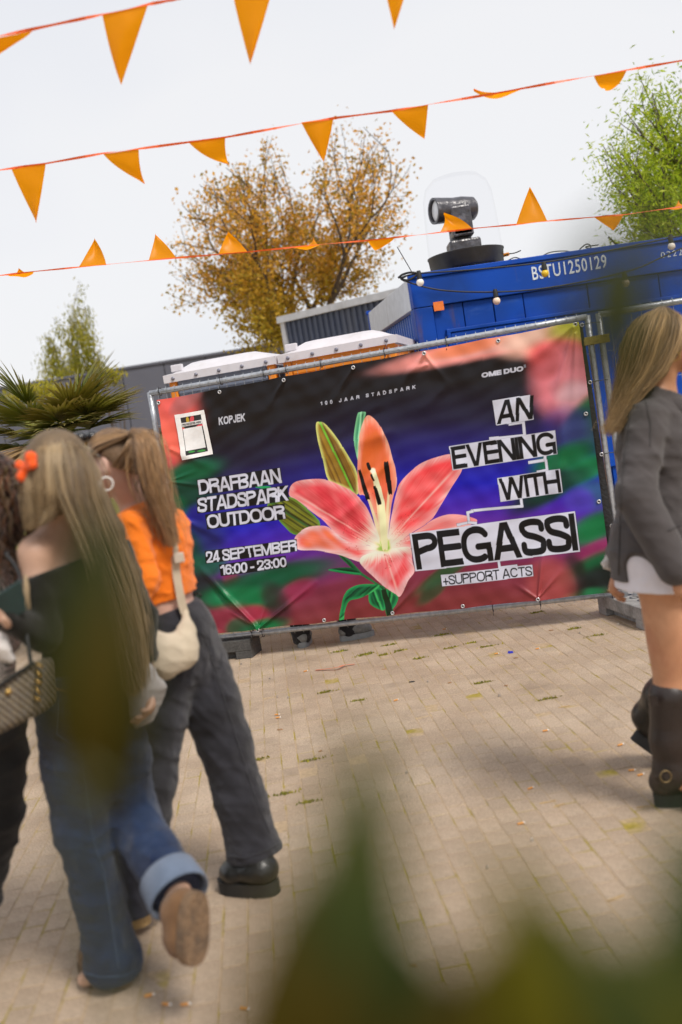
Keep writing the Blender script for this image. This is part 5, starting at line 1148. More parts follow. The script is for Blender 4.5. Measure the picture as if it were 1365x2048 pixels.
def body(root, j, skin, f, head_f, head_u=(0, 0, 1), res=0.008, curl=(0.6, 0.6), hands_n=None, thick=1.0):
    S = Shape(); rt = (j['shR'] - j['shL']).normalized(); up = (j['neck'] - j['pelvis']).normalized(); fr = up.cross(rt).normalized()
    fl_ = (fr, 0.68)
    S.chain([j['neck'] - up * 0.05, j['chest'], j['waist'], j['pelvis']], [0.085 * thick, 0.135 * thick, 0.112 * thick, 0.140 * thick], 0.05, fl_)
    S.chain([j['shL'], j['neck'] - up * 0.015, j['shR']], [0.047, 0.05, 0.047], 0.045, None)
    for s_ in 'LR':
        S.chain([j['sh' + s_], j['el' + s_], j['wr' + s_]], [0.046, 0.037, 0.025], 0.025)
        d = (j['wr' + s_] - j['el' + s_]).normalized(); n = (hands_n or {}).get(s_, -rt if s_ == 'R' else rt)
        add_hand(S, j['wr' + s_], d + Vector((0, 0, -0.2)), n, 1 if s_ == 'R' else -1, curl[0 if s_ == 'L' else 1])
        S.cone(j['pelvis'], j['hip' + s_], 0.115, 0.095, 0.05)
        S.chain([j['hip' + s_], j['kn' + s_], j['kn' + s_].lerp(j['an' + s_], 0.3), j['an' + s_]], [0.088 * thick, 0.056, 0.054, 0.034], 0.03)
        S.chain([j['an' + s_], j['an' + s_].lerp(j['toe' + s_], 0.6), j['toe' + s_]], [0.035, 0.034, 0.024], 0.02)
    if curl[0] == 0.7:
        for s_ in 'LR': S.ell(j['kn' + s_] + Vector((0.036, -0.01, 0.01)), (0.030, 0.040, 0.042), None, 0.03); S.ell(j['kn' + s_].lerp(j['hip' + s_], 0.45) + Vector((0.03, 0, 0)), (0.06, 0.07, 0.13), None, 0.05)
    ax_ = add_head(S, j['head'], head_f, head_u, j['neck'])
    S.mesh('body', skin, root, res)
    # eyes
    r, ff, u = ax_
    for q in (-1, 1):
        mb = MB(); mb.sphere(j['head'] + r * q * 0.031 + ff * 0.079 + u * 0.017, 0.0115, 10); mb.build('eye', M_eye, root, True)
    return ax_
M_eye = mat('eye', (0.55, 0.52, 0.48), 0.2, 0.05)
def skin_mat(name, c, c2): return mat(name, c, 0.5, 0.06, 30, 0.08, 300, color2=c2, c2pos=(0.45, 0.7), c2scale=9)
def cloth_mat(name, c, rough=0.85, var=0.14, c2=None, scale=16, bscale=900, bump=0.35, c2scale=5):
    return mat(name, c, rough, var, scale, bump, bscale, color2=c2, c2pos=(0.42, 0.68), c2scale=c2scale, sheen=0.15, spec=0.25)
M_hair = vcol_mat('hair_strands', 0.42, 0.0, 0.5, sheen=0.1)
def hair(root, guides, n, cols, w=0.0028, jit=0.012, seed=1, wave=0.004, nseg=3, name='hair', clump=18, endcut=0.25):
    rnd = random.Random(seed); G = []
    m_ = max(len(g) for g in guides)
    for g in guides:
        P_ = catmull(g, 6); G.append([P_[min(len(P_) - 1, int(round(i * (len(P_) - 1) / 23)))] for i in range(24)])
    mb = MB(); clumps = [(rnd.uniform(0, len(G) - 1), Vector((rnd.gauss(0, 1), rnd.gauss(0, 1), rnd.gauss(0, 0.4))), rnd.choice(cols), rnd.uniform(0, 6)) for _ in range(max(4, n // clump))]
    for i in range(n):
        cpos, coff, cc, ph = rnd.choice(clumps); x = min(len(G) - 1.001, max(0, cpos + rnd.gauss(0, 0.10))); k = int(x); f = x - k
        off = coff * jit * 0.7 + Vector((rnd.gauss(0, 1), rnd.gauss(0, 1), rnd.gauss(0, 0.5))) * jit * 0.45; end = 23 - int(rnd.random() ** 2 * 24 * endcut); pts = []; rad = []
        wv = Vector((rnd.gauss(0, 1), rnd.gauss(0, 1), 0)) * wave
        for s_ in range(0, end + 1):
            t = s_ / 23; p = G[k][s_].lerp(G[k + 1][s_], f) + off * min(1, t * 3 + 0.15) + wv * math.sin(t * 9 + ph) * t
            pts.append(p); rad.append(w * (1 - 0.65 * (s_ / end) ** 2))
        pts = pts[::2] if len(pts) % 2 else pts[::2] + [pts[-1]]; rad = rad[::2] if len(rad) % 2 else rad[::2] + [rad[-1]]
        b = rnd.uniform(0.72, 1.28); mb.tube(pts, rad, nseg, c=[min(1, v * b) for v in cc], cap=False)
    o = mb.build(name, M_hair, root, True); o['kind'] = 'stuff'; return o
def loft_shoe(root, heel, toe, up, w, material, sole_m, hs=0.03, lift=0.06, nm='shoe', res=0.007, shaft=None, boot_r=0.05):
    """upper built round the foot line, with a separate sole slab below"""
    heel, toe, up = Vector(heel), Vector(toe), Vector(up).normalized(); d = (toe - heel); L = d.length; d.normalize(); up = (up - d * up.dot(d)).normalized(); sd_ = d.cross(up)
    S = Shape(); b = heel + up * hs
    S.chain([b + d * 0.035 + up * 0.035, b + d * L * 0.35 + up * 0.040, b + d * L * 0.68 + up * 0.030, b + d * (L - 0.045) + up * 0.026], [0.040, 0.042, 0.044, 0.036], 0.03, (sd_, w / 0.088))
    if shaft: S.chain([b + d * 0.05 + up * 0.05] + [Vector(q[0]) for q in shaft], [boot_r] + [q[1] for q in shaft], 0.03)
    else: S.cone(b + d * 0.045 + up * 0.035, b + d * 0.055 + up * lift, 0.042, 0.046, 0.02)
    S.cut(b, -up); o = S.mesh(nm, material, root, res)
    mb = MB(); n = 20; ring = []
    for i in range(n):
        a = 2 * math.pi * i / n; x = math.cos(a); y = math.sin(a); lx = L / 2 + (L / 2 + 0.004) * np.sign(x) * abs(x) ** 0.75; wd = w * (0.46 + 0.10 * (lx / L)) * np.sign(y) * abs(y) ** 0.8; ring.append(heel + d * float(lx) + sd_ * float(wd))
    V = []; 
    for h in (0.0, hs * 0.9, hs + 0.004): V += [p + up * h - (0 if h else 0) * d for p in ring]
    F = [tuple(reversed(range(n)))] + [(i, (i + 1) % n, n + (i + 1) % n, n + i) for i in range(n)] + [(n + i, n + (i + 1) % n, 2 * n + (i + 1) % n, 2 * n + i) for i in range(n)] + [tuple(2 * n + i for i in range(n))]
    mb.add(V, F); mb.build('sole', sole_m, o, 'auto'); return o

# ---------------------------------------------------------------- woman with long blond hair and blue jeans
M_skinA = skin_mat('skin_fair', (0.44, 0.27, 0.19), (0.50, 0.32, 0.23))
M_blk = cloth_mat('black_knit', (0.010, 0.0095, 0.008), 0.95); M_denim = cloth_mat('blue_denim', (0.0045, 0.012, 0.042), 0.85, 0.25, (0.012, 0.030, 0.076), 22, 1100, 0.4, 4.5)
M_denim_in = cloth_mat('denim_inside', (0.12, 0.155, 0.22), 0.9); M_suede = cloth_mat('brown_suede', (0.16, 0.085, 0.04), 0.95, 0.2); M_cork = weather(mat('tan_sole', (0.17, 0.105, 0.058), 0.9, 0.25, 60, 0.9, 70), (0.07, 0.05, 0.035), (18, 18, 18), (0.5, 0.62), 0.6)
for m_ in (M_blk, M_denim): wrinkle(m_)
M_bow = cloth_mat('orange_bow', (0.85, 0.10, 0.01), 0.7)
A = empty('person', gnd(230, 1978), 'woman with long blond hair, orange hair bow, black off-shoulder top and blue jeans', 'person', 'people walking past the banner')
j = dict(head=J(112, 940, 2.95), neck=J(126, 1052, 2.99), chest=J(150, 1160, 2.99), waist=J(168, 1290, 3.0), pelvis=J(176, 1385, 3.0),
         shL=J(72, 1106, 2.89), elL=J(86, 1268, 2.84), wrL=J(16, 1232, 2.72), shR=J(222, 1088, 3.08), elR=J(282, 1240, 3.10), wrR=J(292, 1352, 3.02),
         hipL=J(138, 1408, 2.94), knL=J(166, 1650, 2.96), anL=J(226, 1920, 3.00), toeL=gnd(170, 1958, 0.03), hipR=J(214, 1408, 3.05), knR=J(262, 1628, 3.03), anR=J(357, 1788, 2.77), toeR=J(394, 1895, 2.72))
body(A, j, M_skinA, None, (-0.8, 0.6, -0.12), res=0.009, curl=(0.5, 0.7), thick=0.92)
up = Vector((0, 0, 1)); rtA = (j['shR'] - j['shL']).normalized(); frA = up.cross(rtA).normalized()
S = Shape(); S.chain([j['chest'] + up * 0.07, j['chest'], j['waist'], j['pelvis'] + up * 0.02], [0.150, 0.152, 0.125, 0.150], 0.05, (frA, 0.74))
S.chain([j['shL'] - up * 0.01, j['elL'], j['wrL']], [0.060, 0.052, 0.040], 0.02); S.chain([j['shR'], j['elR'], j['wrR']], [0.062, 0.055, 0.042], 0.02)
S.folds(0.010, 26, (0.3, 0.2, 1), 3); cl_, cr_ = J(36, 1162, 2.86), J(245, 1082, 3.1); dn = (cr_ - cl_).normalized(); nrm = dn.cross(Vector((0, 1, 0))).normalized(); nrm = nrm if nrm.z > 0 else -nrm
S.cut(cl_, nrm); S.cut(j['pelvis'] + up * 0.055, -up); S.mesh('off_shoulder_top', M_blk, A, 0.009)
S = Shape(); S.chain([j['pelvis'] + up * 0.08, j['pelvis'], j['pelvis'] - up * 0.05], [0.130, 0.155, 0.145], 0.04, (frA, 0.82))
S.chain([j['hipL'], j['hipL'].lerp(j['knL'], 0.5), j['knL'], j['knL'].lerp(j['anL'], 0.5), j['anL'], gnd(233, 1972, -0.10)], [0.108, 0.102, 0.090, 0.078, 0.088, 0.112], 0.03)
S.chain([j['hipR'], j['hipR'].lerp(j['knR'], 0.5), j['knR'], j['knR'].lerp(j['anR'], 0.55), j['anR'].lerp(j['knR'], 0.06)], [0.108, 0.100, 0.084, 0.076, 0.078], 0.03)
S.folds(0.007, 30, (0.5, 0.1, 1), 5); S.folds(0.004, 75, (0.7, 0.2, 1), 8); S.cut(j['pelvis'] + up * 0.085, up); S.cut((0, 0, 0.022), -up); S.cut(j['anR'].lerp(j['knR'], 0.02), (j['anR'] - j['knR'])); jeans = S.mesh('jeans', M_denim, A, 0.008)
ax_ = (j['anR'] - j['knR']).normalized(); mb = MB(); q = j['anR'].lerp(j['knR'], 0.10); mb.lathe(q - ax_ * 0.030, ax_, [(-0.01, 0.082), (-0.008, 0.087), (0.06, 0.092), (0.075, 0.091), (0.077, 0.088), (0.072, 0.083), (0.0, 0.078)], 28); mb.build('rolled_cuff', M_denim_in, jeans, True)
# side seam and back pocket stitching
M_thread = mat('tan_thread', (0.35, 0.20, 0.09), 0.8)
def on_surf(objs, px, py, off=0.002):
    d = Vector(ray(px, py)).normalized(); o = Vector((0, 0, CAM_H)); best = None
    for ob in objs:
        ok, loc, nr, _ = ob.ray_cast(o, d)
        if ok and (best is None or (loc - o).length < best[0]): best = ((loc - o).length, loc + nr * off)
    return best[1] if best else None
def seam_line(ob, pts, material, r=0.0016, name='seam', n=8):
    P_ = []
    for (a, b) in zip(pts[:-1], pts[1:]):
        for k in range(n): q = on_surf([ob], a[0] + (b[0] - a[0]) * k / n, a[1] + (b[1] - a[1]) * k / n); P_ += [q] if q else []
    P_ = [p for i, p in enumerate(P_) if i == 0 or (p - P_[i - 1]).length < 0.12]
    if len(P_) > 2: mb = MB(); mb.tube(P_, r, 5); mb.build(name, material, ob, True)
M_seamb = cloth_mat('denim_seam', (0.03, 0.055, 0.11), 0.9)
seam_line(jeans, [(150, 1420), (165, 1560), (190, 1690), (208, 1740), (222, 1830), (240, 1950)], M_seamb, 0.0022)
seam_line(jeans, [(100, 1376), (170, 1392)], M_thread); seam_line(jeans, [(115, 1400), (112, 1470), (140, 1490), (168, 1465), (165, 1405)], M_seamb)
seam_line(jeans, [(162, 1944), (200, 1954), (245, 1952), (280, 1938)], M_seamb, 0.002)
mb = MB(); seam = [J(112, 1400, 2.80), J(160, 1560, 2.84), J(188, 1680, 2.85), J(212, 1760, 2.87), J(228, 1860, 2.89), J(243, 1960, 2.90)]
shL_ = loft_shoe(A, gnd(258, 1972), gnd(258, 1972) + Vector((-0.18, 0.17, 0)), (0, 0, 1), 0.098, M_suede, M_cork, 0.028)
hR = J(398, 1786, 2.68); tR = J(393, 1930, 2.64); shR_ = loft_shoe(A, hR, tR, Vector((-0.80, 0.56, 0.0)), 0.098, M_suede, M_cork, 0.028, lift=0.05)
# hair
blond = [(0.30, 0.21, 0.11), (0.24, 0.16, 0.08), (0.42, 0.31, 0.18), (0.16, 0.105, 0.055), (0.34, 0.245, 0.135)]
gA = [[J(98, 876, 2.96), J(62, 900, 2.92), J(54, 950, 2.86), J(58, 1010, 2.84), J(62, 1058, 2.84)],
      [J(104, 873, 2.95), J(74, 900, 2.88), J(68, 960, 2.82), J(74, 1020, 2.82), J(70, 1055, 2.83)],
      [J(110, 872, 2.95), J(95, 898, 2.85), J(94, 970, 2.80), J(96, 1015, 2.82), J(78, 1050, 2.82)],
      [J(113, 872, 2.95), J(112, 900, 2.84), J(116, 975, 2.80), J(112, 1010, 2.82), J(92, 1040, 2.82)],
      [J(115, 872, 2.95), J(124, 900, 2.84), J(130, 970, 2.81), J(164, 1050, 2.83), J(204, 1160, 2.84), J(236, 1270, 2.84), J(256, 1370, 2.86)],
      [J(118, 872, 2.95), J(143, 905, 2.86), J(150, 980, 2.82), J(178, 1060, 2.84), J(215, 1160, 2.85), J(250, 1280, 2.86), J(274, 1390, 2.88)],
      [J(121, 873, 2.95), J(160, 912, 2.90), J(176, 990, 2.87), J(204, 1060, 2.88), J(238, 1150, 2.90), J(266, 1260, 2.91), J(282, 1370, 2.92)],
      [J(122, 875, 2.97), J(168, 925, 2.96), J(188, 1000, 2.95), J(218, 1065, 2.95), J(252, 1150, 2.96), J(278, 1250, 2.97), J(284, 1340, 2.98)]]
M_hmA = mat('hair_under_blond', (0.13, 0.085, 0.043), 0.6, 0.25, 30, 0.5, 90)
S = Shape(); S.ell(j['head'] + Vector((0.012, -0.012, 0.030)), (0.090, 0.100, 0.090), None, 0.02)
for g in gA[:4]: S.chain([p.lerp(j['head'], 0.12) + Vector((0, 0.03, 0)) for p in g[2:]], [0.036, 0.028, 0.012], 0.03)
for g in gA[4:]: S.chain([p + Vector((0, 0.04, 0)) for p in g[2:]], [0.038, 0.034, 0.028, 0.020, 0.008], 0.03)
S.mesh('hair_mass', M_hmA, A, 0.009); hair(A, gA[4:], 90, blond, 0.0010, 0.035, 14, 0.02, clump=2, name='flyaway_hair'); hair(A, gA[:4], 800, blond, 0.0018, 0.011, 2, clump=7); hair(A, gA[4:], 1300, blond, 0.0018, 0.016, 3, clump=7)
hair(A, [[J(50, 1150, 2.82), J(49, 1190, 2.81), J(52, 1240, 2.81), J(60, 1280, 2.81)], [J(54, 1150, 2.82), J(54, 1190, 2.81), J(60, 1240, 2.81), J(70, 1300, 2.81)]], 16, blond, 0.0022, 0.006, 4, name='loose_hair')
bw = J(53, 935, 2.82); B_ = Shape(); a_, b_ = J(62, 915, 2.81), J(46, 952, 2.83)
for e, o in ((a_, J(66, 930, 2.80)), (b_, J(40, 930, 2.84))): B_.cone(bw, e, 0.006, 0.018, 0.008); B_.cone(bw, o, 0.006, 0.014, 0.008)
B_.ell(bw, (0.011, 0.011, 0.013), None, 0.004); B_.mesh('hair_bow', M_bow, A, 0.004)
# phone in her left hand
M_phone = mat('dark_teal_phone', (0.012, 0.035, 0.036), 0.3); M_phe = mat('phone_edge', (0.25, 0.30, 0.33), 0.3, metal=0.5)
ph = empty('mobile_phone', J(12, 1205, 2.70), 'dark teal mobile phone held at the left edge of the picture', 'phone')
o = J(-22, 1202, 2.66); ex = (J(42, 1160, 2.68) - o); ez = (J(-8, 1262, 2.69) - o); en = ex.cross(ez).normalized() * 0.009
mb = MB(); mb.box(o, ex, ez, en, bev=0.003); case = mb.build('case', M_phone, ph); mb = MB(); mb.box(o + en * 1.05 + ex * 0.05 + ez * 0.05, ex * 0.9, ez * 0.9, en * 0.15); mb.build('screen', M_phe, ph)

# ---------------------------------------------------------------- woman in the orange crop top
M_skinB = skin_mat('skin_rosy', (0.52, 0.31, 0.24), (0.58, 0.36, 0.28)); M_orange = cloth_mat('orange_jersey', (0.86, 0.19, 0.006), 0.75, 0.07); M_gden = cloth_mat('charcoal_denim', (0.017, 0.0165, 0.021), 0.88, 0.2, (0.034, 0.034, 0.043), 22, 1100, 0.4, 4)
wrinkle(M_gden); wrinkle(M_orange, (20, 20, 12), 0.5)
M_boot = mat('black_leather', (0.012, 0.012, 0.011), 0.35, 0.2, 20, 0.3, 40); M_bsole = mat('black_rubber_sole', (0.018, 0.017, 0.015), 0.8, 0.2); M_tan_sole = mat('honey_sole', (0.42, 0.27, 0.11), 0.6, 0.15)
B = empty('person', gnd(470, 1782), 'woman with a blond ponytail, orange crop top and charcoal wide-leg jeans', 'person', 'people walking past the banner')
j = dict(head=J(226, 932, 3.45), neck=J(283, 1026, 3.50), chest=J(312, 1090, 3.51), waist=J(334, 1200, 3.52), pelvis=J(356, 1282, 3.53),
         shL=J(262, 1054, 3.37), elL=J(290, 1160, 3.30), wrL=J(250, 1250, 3.22), shR=J(346, 1050, 3.63), elR=J(366, 1172, 3.70), wrR=J(320, 1255, 3.76),
         hipR=J(386, 1312, 3.58), knR=J(452, 1492, 3.57), anR=J(512, 1712, 3.54), toeR=J(468, 1765, 3.62), hipL=J(330, 1312, 3.47), knL=J(300, 1560, 3.38), anL=J(268, 1812, 3.33), toeL=J(225, 1850, 3.40))
axB = body(B, j, M_skinB, None, (-0.95, 0.30, -0.06), res=0.0065, curl=(0.6, 0.6), thick=0.95)
rtB = (j['shR'] - j['shL']).normalized(); frB = up.cross(rtB).normalized()
S = Shape(); S.chain([j['neck'] + up * 0.035, j['neck'] - up * 0.03, j['chest'], j['waist'] + up * 0.01], [0.060, 0.095, 0.148, 0.132], 0.05, (frB, 0.76)); S.chain([j['shL'], j['neck'] - up * 0.03, j['shR']], [0.056, 0.062, 0.056], 0.045)
S.chain([j['shL'], j['elL'], j['wrL']], [0.060, 0.052, 0.042], 0.022); S.chain([j['shR'], j['elR'], j['wrR']], [0.060, 0.052, 0.040], 0.022)
S.folds(0.008, 30, (0.5, 0.2, 1), 11); S.folds(0.006, 60, (0.1, 0.1, 1), 12); S.cut(J(340, 1196, 3.5), (0.10, 0, -1)); S.cut(j['neck'] + up * 0.028 - frB * 0.0, up + rtB * 0.0 + frB * 0.3); top = S.mesh('crop_top', M_orange, B, 0.007)
S = Shape(); S.chain([j['waist'] - up * 0.02, j['pelvis'] + up * 0.03, j['pelvis'] - up * 0.04], [0.120, 0.150, 0.155], 0.04, (frB, 0.85))
S.chain([j['hipR'], j['hipR'].lerp(j['knR'], 0.5), j['knR'], j['knR'].lerp(j['anR'], 0.5), j['anR'], J(526, 1790, 3.54)], [0.122, 0.112, 0.098, 0.094, 0.102, 0.116], 0.03)
S.chain([j['hipL'], j['hipL'].lerp(j['knL'], 0.5), j['knL'], j['anL'], J(264, 1828, 3.33)], [0.118, 0.104, 0.092, 0.098, 0.100], 0.03)
S.folds(0.008, 28, (0.6, 0.1, 1), 15); S.folds(0.004, 70, (0.8, 0.2, 1), 18); S.cut(J(340, 1216, 3.5), up + Vector((-0.12, 0, 0))); S.cut(J(512, 1722, 3.47), -up + Vector((0.10, 0, 0))); S.cut(J(264, 1846, 3.3), -up); jb = S.mesh('wide_leg_jeans', M_gden, B, 0.008)
M_gst = cloth_mat('charcoal_seam', (0.035, 0.035, 0.042), 0.9)
seam_line(jb, [(418, 1292), (425, 1330), (440, 1338), (444, 1300)], M_gst, 0.002); seam_line(jb, [(372, 1240), (390, 1260), (415, 1275)], M_gst, 0.002); seam_line(jb, [(395, 1240), (428, 1330), (465, 1450), (505, 1580), (545, 1680)], M_gst, 0.002); seam_line(jb, [(458, 1712), (490, 1716), (530, 1702), (565, 1682)], M_gst, 0.002)
hR = gnd(556, 1786); loft_shoe(B, hR, hR + Vector((-0.21, 0.11, 0)) * 1.0, (0, 0, 1), 0.115, M_boot, M_bsole, 0.045, shaft=[(j['anR'], 0.050)], nm='boot')
hL = gnd(300, 1868) + Vector((0, 0, 0.035)); loft_shoe(B, hL, hL + Vector((-0.21, 0.13, -0.02)), (0, 0, 1), 0.105, M_boot, M_tan_sole, 0.036, nm='boot', shaft=[(hL + Vector((-0.03, 0.02, 0.18)), 0.05)])
blondB = [(0.32, 0.185, 0.085), (0.25, 0.14, 0.062), (0.42, 0.26, 0.13), (0.17, 0.095, 0.043), (0.36, 0.215, 0.10)]
M_hmB = mat('hair_under_dark_blond', (0.14, 0.08, 0.038), 0.6, 0.25, 30, 0.5, 90)
rB, fB, uB = axB; hc = j['head']
S = Shape(); S.ell(hc + uB * 0.033 - fB * 0.020, (0.081, 0.099, 0.092), [rB, fB, uB], 0.02); S.ell(hc - fB * 0.05 - uB * 0.025, (0.066, 0.05, 0.06), [rB, fB, uB], 0.03); S.cut(hc + fB * 0.060 + uB * 0.05, fB * 1.0 - uB * 0.45); S.cut(hc + uB * 0.022 - fB * 0.030, fB * 0.75 - uB * 0.66)
S.mesh('hair_mass', M_hmB, B, 0.006)
tie = J(266, 868, 3.36)
gB = []
for a in np.linspace(-1.22, 1.22, 9):
    f0 = hc + fB * (0.070 - 0.035 * abs(a)) + uB * (0.10 - 0.055 * abs(a) ** 1.3) + rB * 0.082 * math.sin(a); mid = hc + uB * (0.128 - 0.05 * abs(a) ** 1.2) - fB * 0.03 + rB * 0.088 * math.sin(a); gB.append([f0, (f0 + mid) / 2 + (f0 - hc).normalized() * 0.012, mid, tie])
hair(B, gB, 700, blondB, 0.0016, 0.004, 6, 0.001, name='combed_hair', endcut=0.02)
gC = []
for a in np.linspace(0, 2.6, 5):     # side and nape hair pulled up to the tie
    f0 = hc - rB * 0.080 * math.cos(a * 0.35) - fB * (0.038 + 0.030 * a) - uB * (0.0 + 0.018 * a); gC.append([f0, f0 * 0.5 + tie * 0.5 - rB * 0.022 * (1 - a / 4) - fB * 0.02, tie])
hair(B, gC, 260, blondB, 0.0022, 0.004, 7, 0.001, name='combed_hair', endcut=0.02)
gT = [[tie, J(290, 868, 3.34), J(308, 910, 3.33), J(322, 975, 3.34), J(336, 1040, 3.36), J(346, 1085, 3.38)], [tie, J(284, 874, 3.33), J(296, 920, 3.31), J(310, 980, 3.32), J(330, 1045, 3.35), J(343, 1092, 3.37)],
      [tie, J(276, 880, 3.33), J(282, 930, 3.31), J(298, 990, 3.32), J(322, 1050, 3.35), J(340, 1085, 3.37)], [tie, J(296, 872, 3.38), J(316, 915, 3.38), J(328, 980, 3.38), J(340, 1040, 3.39), J(350, 1070, 3.40)]]
S = Shape(); S.chain([tie, J(286, 876, 3.36), J(302, 930, 3.35), J(318, 990, 3.36), J(336, 1055, 3.38)], [0.018, 0.030, 0.034, 0.028, 0.010], 0.02); S.mesh('ponytail_mass', M_hmB, B, 0.007)
hair(B, gT, 60, blondB, 0.0010, 0.03, 15, 0.02, clump=2, name='flyaway_hair'); hair(B, gT, 900, [tuple(v * 1.3 for v in c_) for c_ in blondB], 0.0018, 0.013, 8, 0.007, name='ponytail', clump=8); mb = MB(); mb.torus(tie, (tie - J(296, 880, 3.34)), 0.017, 0.006, 14, 6); mb.build('hair_tie', M_hmB, B, True)
M_hoop = mat('white_hoop', (0.75, 0.72, 0.68), 0.3, 0.05); ear = hc - rB * 0.082 - fB * 0.012 - uB * 0.03
mb = MB(); mb.torus(ear - uB * 0.026 - rB * 0.006, rB * 0.9 + fB * 0.25, 0.022, 0.0036, 24, 8); mb.build('hoop_earring', M_hoop, B, True)
# sunglasses pushed up on the head
sg = empty('sunglasses', hc + uB * 0.12, 'black sunglasses pushed up into the hair of the woman in orange', 'sunglasses')
mb = MB(); mb.tube(catmull([hc - rB * 0.084 - fB * 0.012 + uB * 0.035, hc - rB * 0.088 + fB * 0.030 + uB * 0.075, hc - rB * 0.072 + fB * 0.075 + uB * 0.108]), 0.0042, 6); mb.build('temple_arm', M_black, sg, True)
mb = MB(); mb.tube(catmull([hc + rB * 0.084 - fB * 0.012 + uB * 0.035, hc + rB * 0.088 + fB * 0.030 + uB * 0.075, hc + rB * 0.072 + fB * 0.075 + uB * 0.108]), 0.0042, 6); mb.build('temple_arm', M_black, sg, True)
M_glass = mat('dark_lens', (0.01, 0.01, 0.012), 0.1)
for q in (-1, 1): mb = MB(); mb.sphere(hc + rB * q * 0.036 + fB * 0.076 + uB * 0.118, 0.030, 12, sc=(1, 1, 0.62)); mb.build('lens', M_glass, sg, True)
mb = MB(); mb.tube([hc - rB * 0.07 + fB * 0.085 + uB * 0.118, hc + fB * 0.108 + uB * 0.124, hc + rB * 0.07 + fB * 0.085 + uB * 0.118], 0.004, 6); mb.build('bridge', M_black, sg, True)
# black lace bows of the open back
cable('neck_tie', [J(278, 985, 3.40), J(272, 970, 3.39), J(280, 962, 3.39), J(284, 978, 3.39), J(296, 998, 3.40), J(315, 1024, 3.43)], 0.003, None, parent=B); cable('waist_tie', [J(378, 1192, 3.62), J(392, 1198, 3.58), J(402, 1192, 3.56), J(396, 1187, 3.56), J(380, 1193, 3.60)], 0.003, None, parent=B)
# cream sling bag
M_canvas = cloth_mat('cream_canvas', (0.50, 0.42, 0.31), 0.9, 0.1, (0.56, 0.48, 0.37)); M_buckle = mat('cream_buckle', (0.50, 0.43, 0.35), 0.4)
bag = empty('sling_bag', J(330, 1330, 3.32), 'cream canvas sling bag hanging on the hip of the woman in orange', 'bag')
S = Shape(); nb = (frB, 0.6); S.chain([J(372, 1222, 3.40), J(374, 1262, 3.36), J(362, 1300, 3.33), J(330, 1312, 3.30), J(296, 1296, 3.28), J(268, 1268, 3.27)], [0.010, 0.030, 0.062, 0.072, 0.060, 0.030], 0.03, (Vector((0.4, -0.9, 0)), 0.62)); S.folds(0.007, 34, (0.6, 0, 1), 21); S.mesh('bag_body', M_canvas, bag, 0.006)
mb = MB()
def ribbon(mb, pts, w, nrm, t=0.002):
    P_ = catmull([Vector(p) for p in pts]); k = len(mb.v)
    for i, p in enumerate(P_):
        d = (P_[min(i + 1, len(P_) - 1)] - P_[max(i - 1, 0)]).normalized(); n = Vector(nrm); s_ = d.cross(n).normalized() * w; n = s_.cross(d).normalized() * t
        mb.v += [tuple(p - s_ + n), tuple(p + s_ + n), tuple(p + s_ - n), tuple(p - s_ - n)]
    for i in range(len(P_) - 1):
        for q in range(4): a = k + i * 4 + q; b = k + i * 4 + (q + 1) % 4; mb.f.append((a, b, b + 4, a + 4))
ribbon(mb, [J(300, 1018, 3.50), J(325, 1020, 3.44), J(342, 1055, 3.42), J(350, 1110, 3.41), J(354, 1150, 3.41), J(364, 1205, 3.40), J(371, 1228, 3.40)], 0.014, (0.3, -1, 0)); mb.build('strap', M_canvas, bag, 'auto')
mb = MB(); mb.box(J(346, 1108, 3.385), Vector((0.034, 0.01, 0)), Vector((0, 0.012, 0)), Vector((0, 0, -0.035)), bev=0.004); mb.build('buckle', M_buckle, bag)
# pale grey garment hanging from the blond woman's hand
M_grey = cloth_mat('pale_grey_cotton', (0.36, 0.34, 0.33), 0.9, 0.08); gc = empty('folded_jacket', J(295, 1380, 2.98), 'pale grey folded garment carried below the cream sling bag', 'garment')
S = Shape(); S.chain([J(262, 1336, 2.98), J(290, 1352, 2.98), J(318, 1366, 2.98)], [0.030, 0.034, 0.016], 0.02, (Vector((0.3, -1, 0)), 0.5)); S.chain([J(275, 1350, 2.99), J(290, 1385, 2.99), J(285, 1420, 2.99), J(276, 1455, 2.99)], [0.05, 0.055, 0.042, 0.012], 0.03, (Vector((0.3, -1, 0)), 0.45)); S.cone(J(290, 1375, 2.99), J(324, 1372, 2.99), 0.03, 0.012, 0.03); S.folds(0.010, 40, (0.6, 0, 0.8), 25); S.mesh('cloth', M_grey, gc, 0.006)

# ---------------------------------------------------------------- woman at the left edge with dark curls
C = empty('person', gnd(-60, 1900), 'woman with dark brown curls, patterned top and black trousers at the left edge', 'person', 'people walking past the banner')
M_skinC = skin_mat('skin_tan', (0.42, 0.26, 0.18), (0.46, 0.29, 0.21)); M_trou = cloth_mat('black_trousers', (0.010, 0.009, 0.009), 0.9)
YC = 3.06; J0 = J; J = lambda px, py, Y: J0(px - 22, py, Y)
j = dict(head=J(-8, 985, YC), neck=J(-18, 1090, YC + .03), chest=J(-35, 1180, YC + .03), waist=J(-40, 1310, YC + .04), pelvis=J(-40, 1400, YC + .04), shL=J(-110, 1125, YC - .06), elL=J(-130, 1290, YC - .05), wrL=J(-90, 1380, YC - .14),
         shR=J(28, 1130, YC + .12), elR=J(30, 1280, YC + .16), wrR=J(-40, 1330, YC + .02), hipL=J(-80, 1420, YC), knL=J(-100, 1650, YC), anL=J(-150, 1890, YC - .05), toeL=gnd(-230, 1930, 0.03), hipR=J(0, 1420, YC + .1), knR=J(8, 1630, YC + .1), anR=J(-42, 1850, YC + .12), toeR=gnd(-110, 1880, 0.03))
J = J0
body(C, j, M_skinC, None, (-0.7, 0.7, -0.05), res=0.01, thick=0.95)
